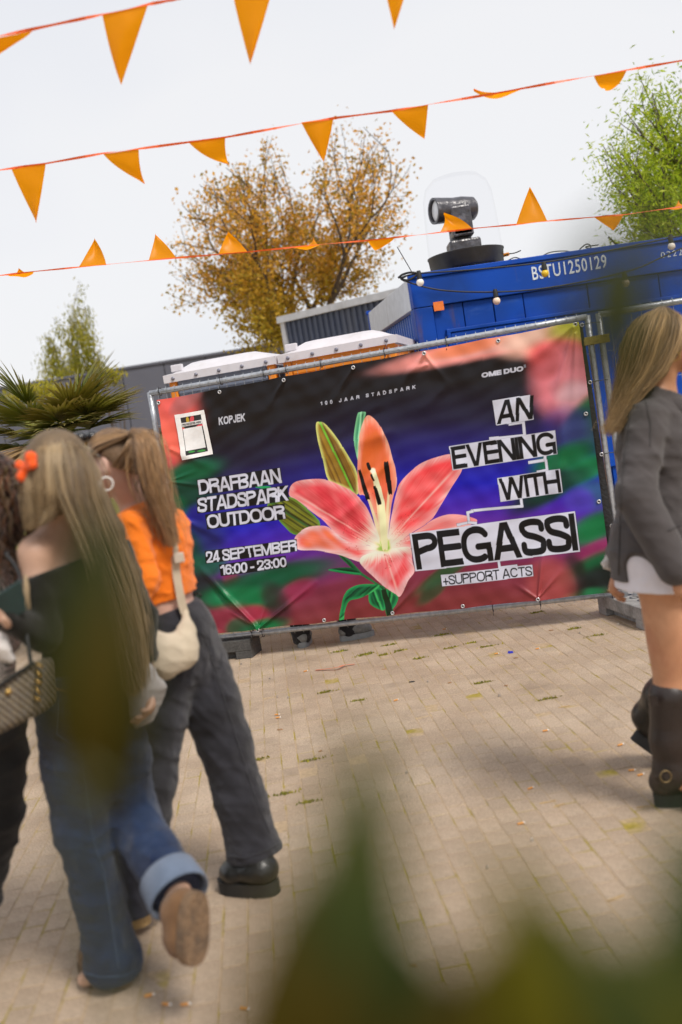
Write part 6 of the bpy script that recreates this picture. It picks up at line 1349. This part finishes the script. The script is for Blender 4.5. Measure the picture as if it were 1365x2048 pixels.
M_pat = bpy.data.materials.new('patterned_fabric'); M_pat.use_nodes = True; nt = M_pat.node_tree; b_ = nt.nodes['Principled BSDF']; b_.inputs['Roughness'].default_value = 0.85
tc = nt.nodes.new('ShaderNodeTexCoord'); n0 = nt.nodes.new('ShaderNodeTexNoise'); n0.inputs['Scale'].default_value = 9; mxv = nt.nodes.new('ShaderNodeMix'); mxv.data_type = 'VECTOR'; mxv.inputs[0].default_value = 0.06; nt.links.new(tc.outputs['Object'], n0.inputs[0]); nt.links.new(tc.outputs['Object'], mxv.inputs[4]); nt.links.new(n0.outputs[1], mxv.inputs[5])
vo = nt.nodes.new('ShaderNodeTexVoronoi'); vo.feature = 'DISTANCE_TO_EDGE'; vo.inputs['Scale'].default_value = 22; nt.links.new(mxv.outputs[1], vo.inputs[0]); wv_ = nt.nodes.new('ShaderNodeMath'); wv_.operation = 'PINGPONG'; wv_.inputs[1].default_value = 0.11; nt.links.new(vo.outputs[0], wv_.inputs[0])
cr = nt.nodes.new('ShaderNodeValToRGB'); cr.color_ramp.interpolation = 'CONSTANT'; cr.color_ramp.elements[0].color = (0.035, 0.045, 0.03, 1); cr.color_ramp.elements[1].position = 0.042; cr.color_ramp.elements[1].color = (0.42, 0.36, 0.33, 1); nt.links.new(wv_.outputs[0], cr.inputs[0]); nt.links.new(cr.outputs[0], b_.inputs['Base Color'])
rt = (j['shR'] - j['shL']).normalized(); fr = up.cross(rt)
S = Shape(); S.chain([j['neck'] - up * 0.04, j['chest'], j['waist'], j['pelvis'] + up * 0.02], [0.10, 0.155, 0.14, 0.165], 0.05, (fr, 0.78)); S.chain([j['shL'], j['neck'] - up * 0.03, j['shR']], [0.058, 0.062, 0.058], 0.04)
for s_ in 'LR': S.chain([j['sh' + s_], j['el' + s_], j['wr' + s_]], [0.060, 0.054, 0.045], 0.02)
S.folds(0.010, 26, (0.3, 0.1, 1), 31); S.cut(j['pelvis'] + up * 0.02, -up); S.mesh('patterned_top', M_pat, C, 0.009)
S = Shape(); S.chain([j['pelvis'] + up * 0.06, j['pelvis'] - up * 0.04], [0.15, 0.165], 0.04, (fr, 0.85))
for s_ in 'LR': S.chain([j['hip' + s_], j['hip' + s_].lerp(j['kn' + s_], 0.5), j['kn' + s_], j['an' + s_]], [0.125, 0.112, 0.095, 0.085], 0.03)
S.folds(0.012, 24, (0.3, 0.1, 1), 33); S.mesh('black_trousers', M_trou, C, 0.010)
for s_ in 'LR': h = Vector((j['an' + s_].x + 0.03, j['an' + s_].y - 0.03, 0)); loft_shoe(C, h, h + Vector((-0.18, 0.15, 0)), up, 0.10, M_boot, M_bsole, 0.03, res=0.009, shaft=[(j['an' + s_], 0.045)])
# curls
curl = [(0.085, 0.032, 0.010), (0.055, 0.020, 0.007), (0.12, 0.050, 0.016), (0.035, 0.013, 0.005)]
mb = MB(); rc = random.Random(9); hcC = j['head']
for i in range(430):
    a = Vector((rc.gauss(0, 1), rc.gauss(0, 1), rc.gauss(0.1, 1))).normalized(); p = hcC + Vector((a.x * 0.11, a.y * 0.12, a.z * 0.105 + 0.02)); d = (a + Vector((0, 0, -1.3))).normalized(); L = rc.uniform(0.10, 0.24); rr = rc.uniform(0.005, 0.010); t1 = d.orthogonal().normalized(); t2 = d.cross(t1); ph_ = rc.uniform(0, 6.3); turns = rc.uniform(2, 4); pts = []
    for s_ in range(17):
        t = s_ / 16; an = ph_ + turns * 6.283 * t; dd = d * (1 - t) + Vector((a.x * 0.2, a.y * 0.2, -1)) * t; pts.append(p + dd * L * t + (t1 * math.cos(an) + t2 * math.sin(an)) * rr)
    mb.tube(pts, [0.0036 * (1 - 0.5 * t / 16) for t in range(17)], 3, c=[v * rc.uniform(0.7, 1.3) for v in rc.choice(curl)], cap=False)
o = mb.build('curly_hair', M_hair, C, True); o['kind'] = 'stuff'; M_hmC = mat('hair_under_brown', (0.03, 0.014, 0.007), 0.7, 0.3, 40, 0.6, 60)
S = Shape(); S.ell(hcC + Vector((0, 0, 0.02)), (0.105, 0.115, 0.105), None, 0.02); S.ell(hcC + Vector((0.01, -0.03, -0.09)), (0.10, 0.10, 0.11), None, 0.05); S.mesh('hair_mass', M_hmC, C, 0.010)
# woven shoulder bag
M_tweed = bpy.data.materials.new('tweed'); M_tweed.use_nodes = True; nt = M_tweed.node_tree; b_ = nt.nodes['Principled BSDF']; b_.inputs['Roughness'].default_value = 0.9
tc = nt.nodes.new('ShaderNodeTexCoord'); w1 = nt.nodes.new('ShaderNodeTexWave'); w1.bands_direction = 'DIAGONAL'; w1.inputs['Scale'].default_value = 26; w1.inputs['Distortion'].default_value = 2; w1.inputs['Detail Scale'].default_value = 6; nt.links.new(tc.outputs['Object'], w1.inputs[0])
n1 = nt.nodes.new('ShaderNodeTexNoise'); n1.inputs['Scale'].default_value = 160; nt.links.new(tc.outputs['Object'], n1.inputs[0]); ma = nt.nodes.new('ShaderNodeMath'); nt.links.new(w1.outputs[1], ma.inputs[0]); nt.links.new(n1.outputs[0], ma.inputs[1]); mm_ = nt.nodes.new('ShaderNodeMath'); mm_.operation = 'MULTIPLY'; mm_.inputs[1].default_value = 0.55; nt.links.new(ma.outputs[0], mm_.inputs[0])
cr = nt.nodes.new('ShaderNodeValToRGB'); e = cr.color_ramp.elements; e[0].position = 0.25; e[0].color = (0.05, 0.03, 0.02, 1); e[1].position = 0.8; e[1].color = (0.22, 0.17, 0.10, 1); q = e.new(0.5); q.color = (0.10, 0.075, 0.03, 1); q = e.new(0.65); q.color = (0.12, 0.13, 0.16, 1); nt.links.new(mm_.outputs[0], cr.inputs[0]); nt.links.new(cr.outputs[0], b_.inputs['Base Color'])
wb_ = empty('woven_bag', J(20, 1400, 2.66), 'brown woven tweed shoulder bag at the left edge', 'bag')
o = J(-70, 1392, 2.64); ex = J(72, 1322, 2.70) - o; ez = J(-62, 1500, 2.64) - o; mb = MB(); mb.box(o, ex, ez, Vector((0.03, 0.09, 0)), bev=0.02); bbd = mb.build('bag_body', M_tweed, wb_, 'auto'); M_gold = mat('brass', (0.55, 0.36, 0.12), 0.3, metal=0.9)
mb = MB(); mb.tube([o + ex * 0.02 + Vector((0, -0.004, 0)), o + ex * 0.5 + ez * 0.12 + Vector((0, -0.006, 0)), o + ex * 0.98 + Vector((0, -0.004, 0))], 0.006, 6); mb.build('piping', M_trou, bbd, True)
for k_ in range(5): mb = MB(); mb.torus(J(77 - k_ * 0.8, 1330 + k_ * 17, 2.69), (0.4 + 0.5 * (k_ % 2), 0.3, 0.5), 0.010, 0.003, 12, 5); mb.build('chain_link', M_gold, wb_, True)
mb = MB(); mb.sphere(o + ex * 0.60 + ez * 0.30 + Vector((0, -0.005, 0)), 0.009, 10); mb.build('stud', M_gold, wb_, True)
cable('strap', [J(62, 1335, 2.71), J(50, 1240, 2.76), J(40, 1150, 2.86), J(10, 1105, 2.90)], 0.006, None, parent=wb_)
M_fluff = cloth_mat('white_fleece', (0.55, 0.52, 0.50), 1.0); mb = Shape(); mb.chain([J(-60, 1300, 2.64), J(-10, 1290, 2.66), J(22, 1318, 2.66)], [0.04, 0.036, 0.014], 0.02); mb.folds(0.010, 80, (1, 1, 1), 37); o = mb.mesh('fleece_scarf', M_fluff, None, 0.007); tag(o, 'white fleece scarf lying over the woven bag', 'scarf')

# ---------------------------------------------------------------- woman in the grey blazer
D = empty('person', gnd(1330, 1612), 'woman in grey blazer, white skirt and brown boots walking out on the right', 'person', 'people walking past the banner')
M_skinD = weather(skin_mat('skin_warm', (0.44, 0.21, 0.11), (0.50, 0.26, 0.145)), (0.36, 0.13, 0.07), (9, 9, 6), (0.52, 0.72), 0.5); M_blazer = cloth_mat('grey_wool', (0.066, 0.058, 0.058), 0.9, 0.1); M_wskirt = cloth_mat('white_denim', (0.72, 0.70, 0.76), 0.85, 0.05); wrinkle(M_blazer, (7, 7, 5), 0.7, 0.015)
M_brown = mat('brown_leather', (0.020, 0.0125, 0.010), 0.45, 0.2, 14, 0.35, 26)
j = dict(head=J(1337, 690, 3.66), neck=J(1318, 792, 3.68), chest=J(1314, 890, 3.68), waist=J(1316, 1010, 3.68), pelvis=J(1316, 1110, 3.68), shR=J(1296, 842, 3.56), elR=J(1272, 990, 3.47), wrR=J(1348, 1132, 3.42), shL=J(1318, 836, 3.82), elL=J(1272, 1000, 3.90), wrL=J(1236, 1128, 3.90),
         hipR=J(1322, 1150, 3.61), knR=J(1342, 1382, 3.62), anR=J(1350, 1552, 3.63), toeR=gnd(1440, 1605, 0.05), hipL=J(1322, 1150, 3.75), knL=J(1352, 1362, 3.86), anL=J(1296, 1442, 4.05), toeL=J(1330, 1510, 4.08))
axD = body(D, j, M_skinD, None, (0.99, 0.05, -0.05), res=0.0065, curl=(0.7, 0.4), hands_n={'L': Vector((1, -0.3, 0)), 'R': Vector((0.3, 1, 0))})
frD = Vector((1, 0.05, 0)); rtD = Vector((0.05, -1, 0))
S = Shape(); S.chain([j['neck'] - up * 0.03, j['chest'], j['waist'], j['pelvis'] + up * 0.02, j['pelvis'] - up * 0.16], [0.10, 0.162, 0.155, 0.196, 0.212], 0.05, (frD, 0.86)); S.chain([j['shR'], j['neck'] - up * 0.035, j['shL']], [0.066, 0.068, 0.066], 0.05)
S.chain([j['shR'], j['elR'], j['wrR'] + (j['wrR'] - j['elR']) * 0.03], [0.075, 0.072, 0.062], 0.018); S.chain([j['shL'], j['elL'], j['wrL']], [0.072, 0.066, 0.056], 0.03); S.folds(0.010, 20, (0.5, 0.2, 1), 41); S.folds(0.004, 44, (0.6, 0.2, 0.8), 42)
S.cut(j['neck'] + up * 0.020, up + frD * 0.45); S.ell(J(1306, 1182, 3.45), (0.062, 0.17, 0.16), [Vector((0.94, 0, 0.30)), Vector((0, 1, 0)), Vector((-0.30, 0, 0.94))], 0, True); S.chain([j['elR'], j['wrR'] + (j['wrR'] - j['elR']) * 0.03], [0.072, 0.062], 0.012); S.cut(J(1250, 1172, 3.55), Vector((0, 0, -1)))
# the vent shows the skirt: a wedge is cut out of the near side below the elbow
bl_ = S.mesh('blazer', M_blazer, D, 0.0075); M_bls = cloth_mat('blazer_seam', (0.04, 0.036, 0.036), 0.95)
for q in ([(1336, 1062), (1352, 1054), (1364, 1050)], [(1262, 830), (1252, 900), (1244, 980), (1240, 1080), (1238, 1160)], [(1292, 800), (1302, 850), (1300, 900)]): seam_line(bl_, q, M_bls, 0.0022)
S = Shape(); S.chain([j['waist'] - up * 0.06, j['pelvis'], j['pelvis'] - up * 0.17], [0.130, 0.178, 0.196], 0.03, (frD, 0.9)); S.folds(0.005, 24, (0.2, 0.2, 1), 45); S.cut(J(1300, 1192, 3.5), Vector((-0.10, 0, -1))); S.mesh('white_skirt', M_wskirt, D, 0.0075)
# lapel and collar
S = Shape(); S.chain([j['neck'] + Vector((-0.03, -0.075, 0.02)), j['neck'] + Vector((0.05, -0.10, -0.05)), j['chest'] + Vector((0.13, -0.10, 0.06))], [0.020, 0.026, 0.018], 0.02, (Vector((0.3, -1, 0.2)), 0.45)); S.mesh('lapel', M_blazer, D, 0.006)
# boots
hb_ = gnd(1312, 1612); 
M_oldb = mat('old_brass', (0.16, 0.11, 0.05), 0.45, 0.2, metal=0.6)
b1 = loft_shoe(D, hb_, hb_ + Vector((0.27, 0.02, 0)), up, 0.105, M_brown, M_bsole, 0.045, nm='boot', shaft=[(J(1344, 1540, 3.63), 0.064), (J(1342, 1480, 3.63), 0.072), (J(1341, 1392, 3.62), 0.078)], boot_r=0.056)
mb = MB(); mb.torus(J(1332, 1553, 3.555), (0.1, -1, 0.1), 0.021, 0.0032, 20, 6); mb.build('ring_buckle', M_oldb, b1, True)
mb = MB(); ribbon(mb, [J(1312, 1560, 3.575), J(1332, 1553, 3.560), J(1366, 1548, 3.565)], 0.013, (0, -1, 0)); mb.build('ankle_strap', M_brown, b1)
mb = MB(); ribbon(mb, [J(1306, 1392, 3.545), J(1309, 1412, 3.545)], 0.014, (-0.5, -1, 0)); mb.build('pull_tab', M_brown, b1)
hl = J(1262, 1478, 4.08); tl = J(1338, 1530, 4.06); loft_shoe(D, hl, tl + (tl - hl) * 0.55, Vector((0.45, 0.0, 0.85)), 0.105, M_boot, M_bsole, 0.042, nm='boot', shaft=[(J(1296, 1432, 4.05), 0.060), (J(1325, 1392, 3.95), 0.072), (J(1346, 1370, 3.88), 0.080)], boot_r=0.055)
# hair blown back
blD = [(0.44, 0.28, 0.13), (0.36, 0.22, 0.10), (0.54, 0.36, 0.18), (0.27, 0.17, 0.08), (0.50, 0.33, 0.15)]; hc = j['head']
gD = [[J(1336, 616, 3.66), J(1362, 640, 3.60), J(1352, 690, 3.57), J(1322, 745, 3.57), J(1270, 800, 3.57), J(1222, 870, 3.58)],
      [J(1330, 615, 3.65), J(1335, 640, 3.57), J(1318, 690, 3.56), J(1296, 745, 3.57), J(1258, 800, 3.58), J(1216, 862, 3.60)],
      [J(1325, 615, 3.65), J(1305, 640, 3.58), J(1290, 690, 3.56), J(1275, 740, 3.58), J(1248, 790, 3.60), J(1224, 850, 3.62)],
      [J(1320, 616, 3.66), J(1285, 645, 3.62), J(1266, 695, 3.62), J(1254, 745, 3.64), J(1238, 800, 3.66), J(1228, 860, 3.68)],
      [J(1318, 618, 3.68), J(1276, 650, 3.70), J(1256, 700, 3.70), J(1246, 745, 3.72), J(1236, 800, 3.73), J(1234, 840, 3.74)]]
M_hmD = mat('hair_under_gold', (0.22, 0.135, 0.06), 0.6, 0.25, 30, 0.5, 90)
S = Shape(); S.ell(hc + Vector((-0.028, 0, 0.032)), (0.102, 0.090, 0.096), None, 0.02)
for g in gD: S.chain([p.lerp(hc, 0.12) + Vector((0, 0.03, 0)) for p in g[1:]], [0.030, 0.034, 0.030, 0.022, 0.006], 0.02)
S.ell(hc + Vector((0.085, 0, -0.03)), (0.060, 0.085, 0.095), None, 0.0, True); S.mesh('hair_mass', M_hmD, D, 0.008); hair(D, gD, 90, blD, 0.0010, 0.035, 13, 0.02, clump=2, name='flyaway_hair'); hair(D, gD, 1300, blD, 0.0017, 0.015, 12, 0.008, clump=7)
mb = MB(); mb.torus(hc - axD[0] * -0.082 - Vector((0.012, 0, 0.045)), (0.3, 1, 0), 0.016, 0.002, 18, 6); mb.build('hoop_earring', M_gold, D, True)
tis = Shape(); tis.chain([J(1222, 1108, 3.88), J(1212, 1128, 3.88), J(1224, 1140, 3.88)], [0.018, 0.016, 0.010], 0.01); tis.folds(0.008, 110, (1, 1, 1), 51); o = tis.mesh('paper_tissue', M_fluff, None, 0.005); tag(o, 'crumpled white tissue in the hand behind the grey blazer', 'tissue')
wrd = (j['wrL'] - j['elL']).normalized(); mb = MB(); mb.torus(j['wrL'] + (wrd + Vector((0, 0, -0.2))).normalized() * 0.108 + Vector((-0.006, 0, 0)), wrd, 0.0105, 0.0022, 14, 6); mb.build('finger_ring', M_gold, D, True)

# ---------------------------------------------------------------- man standing behind the banner: only shoes and trouser ends show
E_ = empty('person', gnd(640, 1290), 'person standing behind the banner, only grey trainers and dark trouser ends visible', 'person')
M_dtr = cloth_mat('dark_chinos', (0.020, 0.019, 0.020), 0.9); M_olv = cloth_mat('olive_chinos', (0.035, 0.032, 0.022), 0.9); M_gsh = mat('grey_trainer', (0.20, 0.20, 0.19), 0.7, 0.2, 40); M_gso = mat('grey_sole', (0.25, 0.26, 0.26), 0.7, 0.15, 30)
fa, fb_ = gnd(605, 1300) + Vector((0, 0.06, 0)), gnd(682, 1286) + Vector((0, 0.06, 0)); aL = fa + Vector((0.0, 0.07, 0.10)); aR = fb_ + Vector((0.07, 0.02, 0.10)); hp = (aL + aR) / 2 + Vector((0, 0.02, 0.88))
j = dict(head=hp + Vector((0, 0, 0.72)), neck=hp + Vector((0, 0, 0.56)), chest=hp + Vector((0, 0, 0.40)), waist=hp + Vector((0, 0, 0.18)), pelvis=hp, shL=hp + Vector((-0.19, 0, 0.50)), shR=hp + Vector((0.19, 0, 0.50)), elL=hp + Vector((-0.24, 0, 0.22)), elR=hp + Vector((0.24, 0, 0.22)), wrL=hp + Vector((-0.22, 0.05, -0.02)), wrR=hp + Vector((0.22, 0.05, -0.02)),
         hipL=hp + Vector((-0.10, 0, -0.03)), hipR=hp + Vector((0.10, 0, -0.03)), knL=aL + Vector((0, 0.02, 0.42)), knR=aR + Vector((0, 0.02, 0.42)), anL=aL, anR=aR, toeL=fa + Vector((0, 0.20, 0.04)), toeR=fb_ + Vector((0.21, 0.02, 0.04)))
body(E_, j, M_skinB, None, (0.2, 1, 0), res=0.012)
S = Shape(); S.chain([hp + Vector((0, 0, 0.48)), hp + Vector((0, 0, 0.2)), hp + Vector((0, 0, -0.08))], [0.16, 0.15, 0.16], 0.05, (Vector((0, 1, 0)), 0.75)); S.chain([j['shL'], j['neck'] - up * 0.05, j['shR']], [0.07, 0.07, 0.07], 0.04)
for s_ in 'LR': S.chain([j['sh' + s_], j['el' + s_], j['wr' + s_]], [0.065, 0.058, 0.045], 0.02)
S.mesh('jacket', M_dtr, E_, 0.012)
S = Shape()
for s_ in 'LR': S.chain([j['hip' + s_], j['kn' + s_], j['an' + s_] + Vector((0, 0, -0.025))], [0.11, 0.085, 0.074], 0.03)
S.folds(0.012, 40, (0, 0, 1), 61); S.mesh('trousers', M_dtr, E_, 0.009)
S = Shape(); S.ell(j['head'] + Vector((0, -0.015, 0.035)), (0.086, 0.10, 0.095), None, 0.02); S.cut(j['head'] + Vector((0, 0.05, 0.03)), (0, 1, -0.5)); S.mesh('short_hair', M_hmC, E_, 0.01)
loft_shoe(E_, fa, fa + Vector((0.03, 0.27, 0)), up, 0.105, M_gsh, M_gso, 0.038, nm='trainer', res=0.007); loft_shoe(E_, fb_, fb_ + Vector((0.26, 0.04, 0.0)), up, 0.10, M_gsh, M_gso, 0.038, nm='trainer', res=0.007)
# ================================================================== litter on the paving
M_butt = mat('cigarette_filter', (0.62, 0.27, 0.06), 0.8, 0.1); M_buttw = mat('cigarette_paper', (0.7, 0.66, 0.6), 0.8); M_chip = mat('wood_chip', (0.30, 0.17, 0.08), 0.9, 0.2); M_straw = mat('straw', (0.42, 0.28, 0.12), 0.9); M_stone = mat('pebble', (0.32, 0.27, 0.22), 0.9, 0.2); M_dark = mat('dark_scrap', (0.03, 0.028, 0.025), 0.8); M_moss = vcol_mat('moss', 0.95)
rl = random.Random(17)
def butt(px, py, where, L=0.030, a=None):
    p = gnd(px, py, 0.0052); a = rl.uniform(-0.5, 0.5) if a is None else a; d = Vector((math.cos(a), math.sin(a), 0)); root = empty('cigarette_butt', p, 'orange cigarette butt ' + where, 'cigarette butt', 'cigarette butts on the paving')
    mb = MB(); mb.tube([p - d * L * 0.5, p + d * L * 0.3], 0.004, 8); mb.build('filter', M_butt, root, 'auto'); mb = MB(); mb.tube([p + d * L * 0.3, p + d * L * 0.5], [0.0041, 0.0034], 8); mb.build('paper', M_buttw, root, 'auto')
for q, wh in [((1092, 1461), 'on the paving left of the lifted black boot'), ((1242, 1489), 'just below the lifted black boot heel'), ((1062, 1576), 'lying between two straw stalks'), ((1265, 1540), 'left of the ring buckle boot'), ((1282, 1549), 'closest to the ring buckle boot'), ((1043, 1646), 'below the straw stalks in mid paving'), ((300, 1990), 'right beside the blue jeans hem at the bottom'), ((334, 2008), 'at the bottom edge, second from the jeans hem'), ((488, 2016), 'at the bottom edge beside the blurred leaves'), ((994, 1307), 'left of the blue plastic cap'), ((1076, 1297), 'right of the blue plastic cap'), ((555, 1429), 'upper one of a pair beside the charcoal jeans'), ((557, 1435), 'lower one of a pair beside the charcoal jeans'), ((890, 1258), 'near the bottom rail under the banner middle'), ((612, 1342), 'left of the orange ribbon'), ((793, 1400), 'right of the tall blurred leaf tip'), ((372, 2008), 'at the bottom edge, third from the jeans hem')]: butt(*q, wh)
def scrap(name, px, py, label, cat, group, material, L, W_, H_, a=0.0):
    p = gnd(px, py, 0.001); d = Vector((math.cos(a), math.sin(a), 0)); w = Vector((-d.y, d.x, 0)); mb = MB(); k = [rl.uniform(0.6, 1.1) for _ in range(8)]
    V = []
    for z, sc in ((0, 1.0), (H_, 0.75)):
        for i in range(7): an = 6.283 * i / 7; V.append(p + d * math.cos(an) * L / 2 * sc * k[i] + w * math.sin(an) * W_ / 2 * sc * k[(i + 3) % 8] + Vector((0, 0, z * k[i])))
    mb.add(V, [tuple(reversed(range(7)))] + [(i, (i + 1) % 7, 7 + (i + 1) % 7, 7 + i) for i in range(7)] + [tuple(range(7, 14))]); tag(mb.build(name, material), label, cat, group)
for q, a, wh in (((1095, 1605), 0.1, 'left one of a crossed pair in mid paving'), ((1120, 1611), 0.3, 'right one of a crossed pair in mid paving'), ((1290, 1614), -0.1, 'beside the sole of the brown boot'), ((1128, 1414), 0.1, 'on the far paving below the concrete block'), ((1230, 1797), 0.3, 'above the blurred leaf at the lower right')): scrap('straw', *q, 'dry straw stalk ' + wh, 'straw', 'straw stalks on the paving', M_straw, 0.075, 0.005, 0.004, a)
for q, wh in (((769, 1339), 'right of the orange ribbon'), ((1103, 1261), 'left of the concrete block'), ((900, 1366), 'right of the flat dark scrap'), ((1013, 1372), 'below the blue plastic cap'), ((640, 1503), 'left of the blurred leaf tip'), ((830, 1930), 'between the blurred leaves'), ((1032, 1316), 'touching distance right of the blue cap'), ((560, 1460), 'beside the charcoal jeans knee')): scrap('wood_chip', *q, 'small brown wood chip ' + wh, 'wood chip', 'wood chips on the paving', M_chip, rl.uniform(0.025, 0.05), 0.012, 0.006, rl.uniform(-0.4, 0.4))
for q, wh in (((856, 1364), 'next to the flat dark scrap'), ((555, 1395), 'left one of two below the orange ribbon'), ((1160, 1267), 'in front of the concrete block, further left'), ((1237, 1250), 'touching the concrete block corner'), ((577, 1396), 'right one of two below the orange ribbon'), ((1065, 1681), 'right of the lower cigarette butt in mid paving'), ((975, 1735), 'just above the olive blurred leaf'), ((540, 1358), 'left of the orange ribbon, further down'), ((1000, 1392), 'below the blue plastic cap, lower down'), ((483, 1329), 'beside the black rubber fence foot'), ((815, 1546), 'right of the blurred leaf spike')): scrap('pebble', *q, 'small pebble ' + wh, 'pebble', 'pebbles on the paving', M_stone, rl.uniform(0.015, 0.03), 0.014, 0.012, rl.uniform(0, 3))
scrap('dark_scrap', 825, 1364, 'flat dark scrap on the paving in front of the banner', 'scrap', None, M_dark, 0.045, 0.012, 0.006, 0.0)
M_bluecap = mat('blue_plastic', (0.02, 0.03, 0.45), 0.35); scrap('bottle_cap', 1022, 1306, 'small bright blue plastic cap on the paving', 'cap', None, M_bluecap, 0.042, 0.022, 0.014, -0.3)
mb = MB(); rp_ = [gnd(632, 1340, 0.006), gnd(660, 1337, 0.012), gnd(678, 1334, 0.02), gnd(690, 1330, 0.012), gnd(710, 1328, 0.006)]; ribbon(mb, rp_, 0.010, (0, 0.2, 1), 0.0006); tag(mb.build('fallen_ribbon', M_tape), 'strip of orange ribbon lying on the paving below the banner', 'ribbon')
# moss in the joints
V = []; F = []; C_ = []
def moss(px, py, n, sp_):
    p = gnd(px, py, 0.0)
    for _ in range(n):
        q = p + bx * rl.gauss(0, sp_) + by * rl.gauss(0, sp_ * 0.25); s_ = rl.uniform(0.004, 0.010); a = rl.uniform(0, 3); d = Vector((math.cos(a), math.sin(a), 0)) * s_; k = len(V)
        V.extend([q - d, q + d, q + d * 0.3 + Vector((rl.gauss(0, .003), rl.gauss(0, .003), rl.uniform(0.006, 0.016)))]); F.append((k, k + 1, k + 2)); c = rl.choice([(0.22, 0.20, 0.02), (0.30, 0.26, 0.03), (0.15, 0.16, 0.02)]); C_.extend([c] * 3)
for q in ((682, 1303), (735, 1308), (770, 1310), (800, 1302), (905, 1296), (840, 1317), (1098, 1398), (1192, 1272), (1076, 1225), (715, 1402), (655, 1384), (571, 1588), (620, 1605), (730, 1311), (965, 1366), (945, 1286), (980, 1293), (515, 1520), (510, 1600), (625, 1520), (1148, 1258), (885, 1270), (780, 1290)): moss(*q, 45, 0.03)
o = mesh_np('moss', np.array([tuple(v) for v in V]), np.array(F), M_moss, ground, False, np.array(C_)); o['kind'] = 'stuff'

# ================================================================== out-of-focus shrub right in front of the lens
M_fl1 = mat('laurel_leaf', (0.030, 0.052, 0.012), 0.6, 0.15, 12, transl=0.3, spec=0.2, color2=(0.05, 0.058, 0.008), c2scale=14); M_fl2 = mat('olive_leaf', (0.095, 0.088, 0.002), 0.6, 0.15, 12, transl=0.35, spec=0.2); M_fl3 = mat('dark_leaf', (0.022, 0.027, 0.002), 0.6, 0.15, 12, transl=0.2, spec=0.15); M_fl4 = mat('brown_leaf', (0.045, 0.033, 0.001), 0.6, 0.15, 12, transl=0.2, spec=0.15); M_stem = mat('green_stem', (0.07, 0.08, 0.03), 0.6)
shr = empty('foreground_shrub', (0.05, 0.30, 0), 'blurred dark green shrub with pointed leaves close to the lens', 'shrub')
def big_leaf(base, tip, W_, material, n_hint=(0, -1, 0.2), curl_=0.12):
    base, tip = Vector(base), Vector(tip); d = tip - base; L = d.length; d.normalize(); s_ = d.cross(Vector(n_hint)).normalized(); nn_ = s_.cross(d).normalized(); n = 14; V = []; F = []
    for i in range(n + 1):
        f = i / n; w = W_ * 0.5 * (math.sin(math.pi * min(1, f ** 0.75)) ** 0.8 if 0 < f < 1 else 0.02); c = base + d * L * f + nn_ * curl_ * L * math.sin(math.pi * f)
        for q in (-1, -0.5, 0, 0.5, 1): V.append(c + s_ * w * q + nn_ * abs(q) * w * 0.25)
    for i in range(n):
        for q in range(4): a = i * 5 + q; F.append((a, a + 1, a + 6, a + 5))
    mb = MB(); mb.add(V, F); o = mb.build('leaf', material, shr, True)
    so = o.modifiers.new('thickness', 'SOLIDIFY'); so.thickness = 0.0006
    return o
root_ = Vector((0.10, 0.42, 0.0))
def L_(b, t, w, m_, Yb, Yt=None): big_leaf(at(*b, Yb), at(*t, Yt or Yb), w, m_)
L_((690, 2150), (736, 1420), 0.026, M_fl1, 0.225, 0.235)
L_((600, 2300), (600, 1740), 0.034, M_fl4, 0.225)
L_((850, 2300), (800, 1830), 0.040, M_fl3, 0.225)
L_((1110, 2300), (1000, 1660), 0.022, M_fl2, 0.22)
L_((1190, 2300), (1100, 1780), 0.040, M_fl1, 0.225)
L_((1420, 2300), (1370, 1600), 0.044, M_fl1, 0.235); L_((1350, 2350), (1330, 1800), 0.044, M_fl1, 0.235)
L_((960, 2300), (965, 1880), 0.040, M_fl4, 0.22)
L_((1290, 2300), (1240, 1860), 0.037, M_fl2, 0.225)
L_((720, 2350), (700, 1900), 0.046, M_fl4, 0.23)
L_((1060, 2350), (1060, 1930), 0.046, M_fl3, 0.23)
L_((1250, 2350), (1200, 1960), 0.046, M_fl4, 0.235)
# a leaf hanging into the upper right and a long leaf on the left
L_((1240, 450), (1195, 850), 0.022, M_fl3, 0.215, 0.21)
L_((225, 1640), (205, 1000), 0.036, M_fl3, 0.33, 0.34); L_((190, 1640), (240, 1140), 0.022, M_fl4, 0.32)
def stem(pts, r): mb = MB(); mb.tube(catmull([Vector(p) for p in pts]), [r * (1 - 0.5 * i / (7 * (len(pts) - 1))) for i in range(7 * (len(pts) - 1) + 1)], 6); mb.build('stem', M_stem, shr, True)
g0 = Vector((0.05, 0.30, 0)); stem([g0, Vector((0.03, 0.28, 0.8)), at(760, 2350, 0.26), at(720, 2150, 0.25)], 0.006); stem([g0, Vector((0.08, 0.28, 0.8)), at(1150, 2400, 0.25), at(1180, 2280, 0.25)], 0.006)
stem([g0, Vector((-0.02, 0.3, 0.7)), at(260, 2100, 0.29), at(215, 1570, 0.29)], 0.003)
stem([g0, Vector((0.20, 0.28, 0.8)), at(1560, 1700, 0.28), at(1500, 700, 0.24), at(1300, 440, 0.215), at(1240, 450, 0.215)], 0.0025)
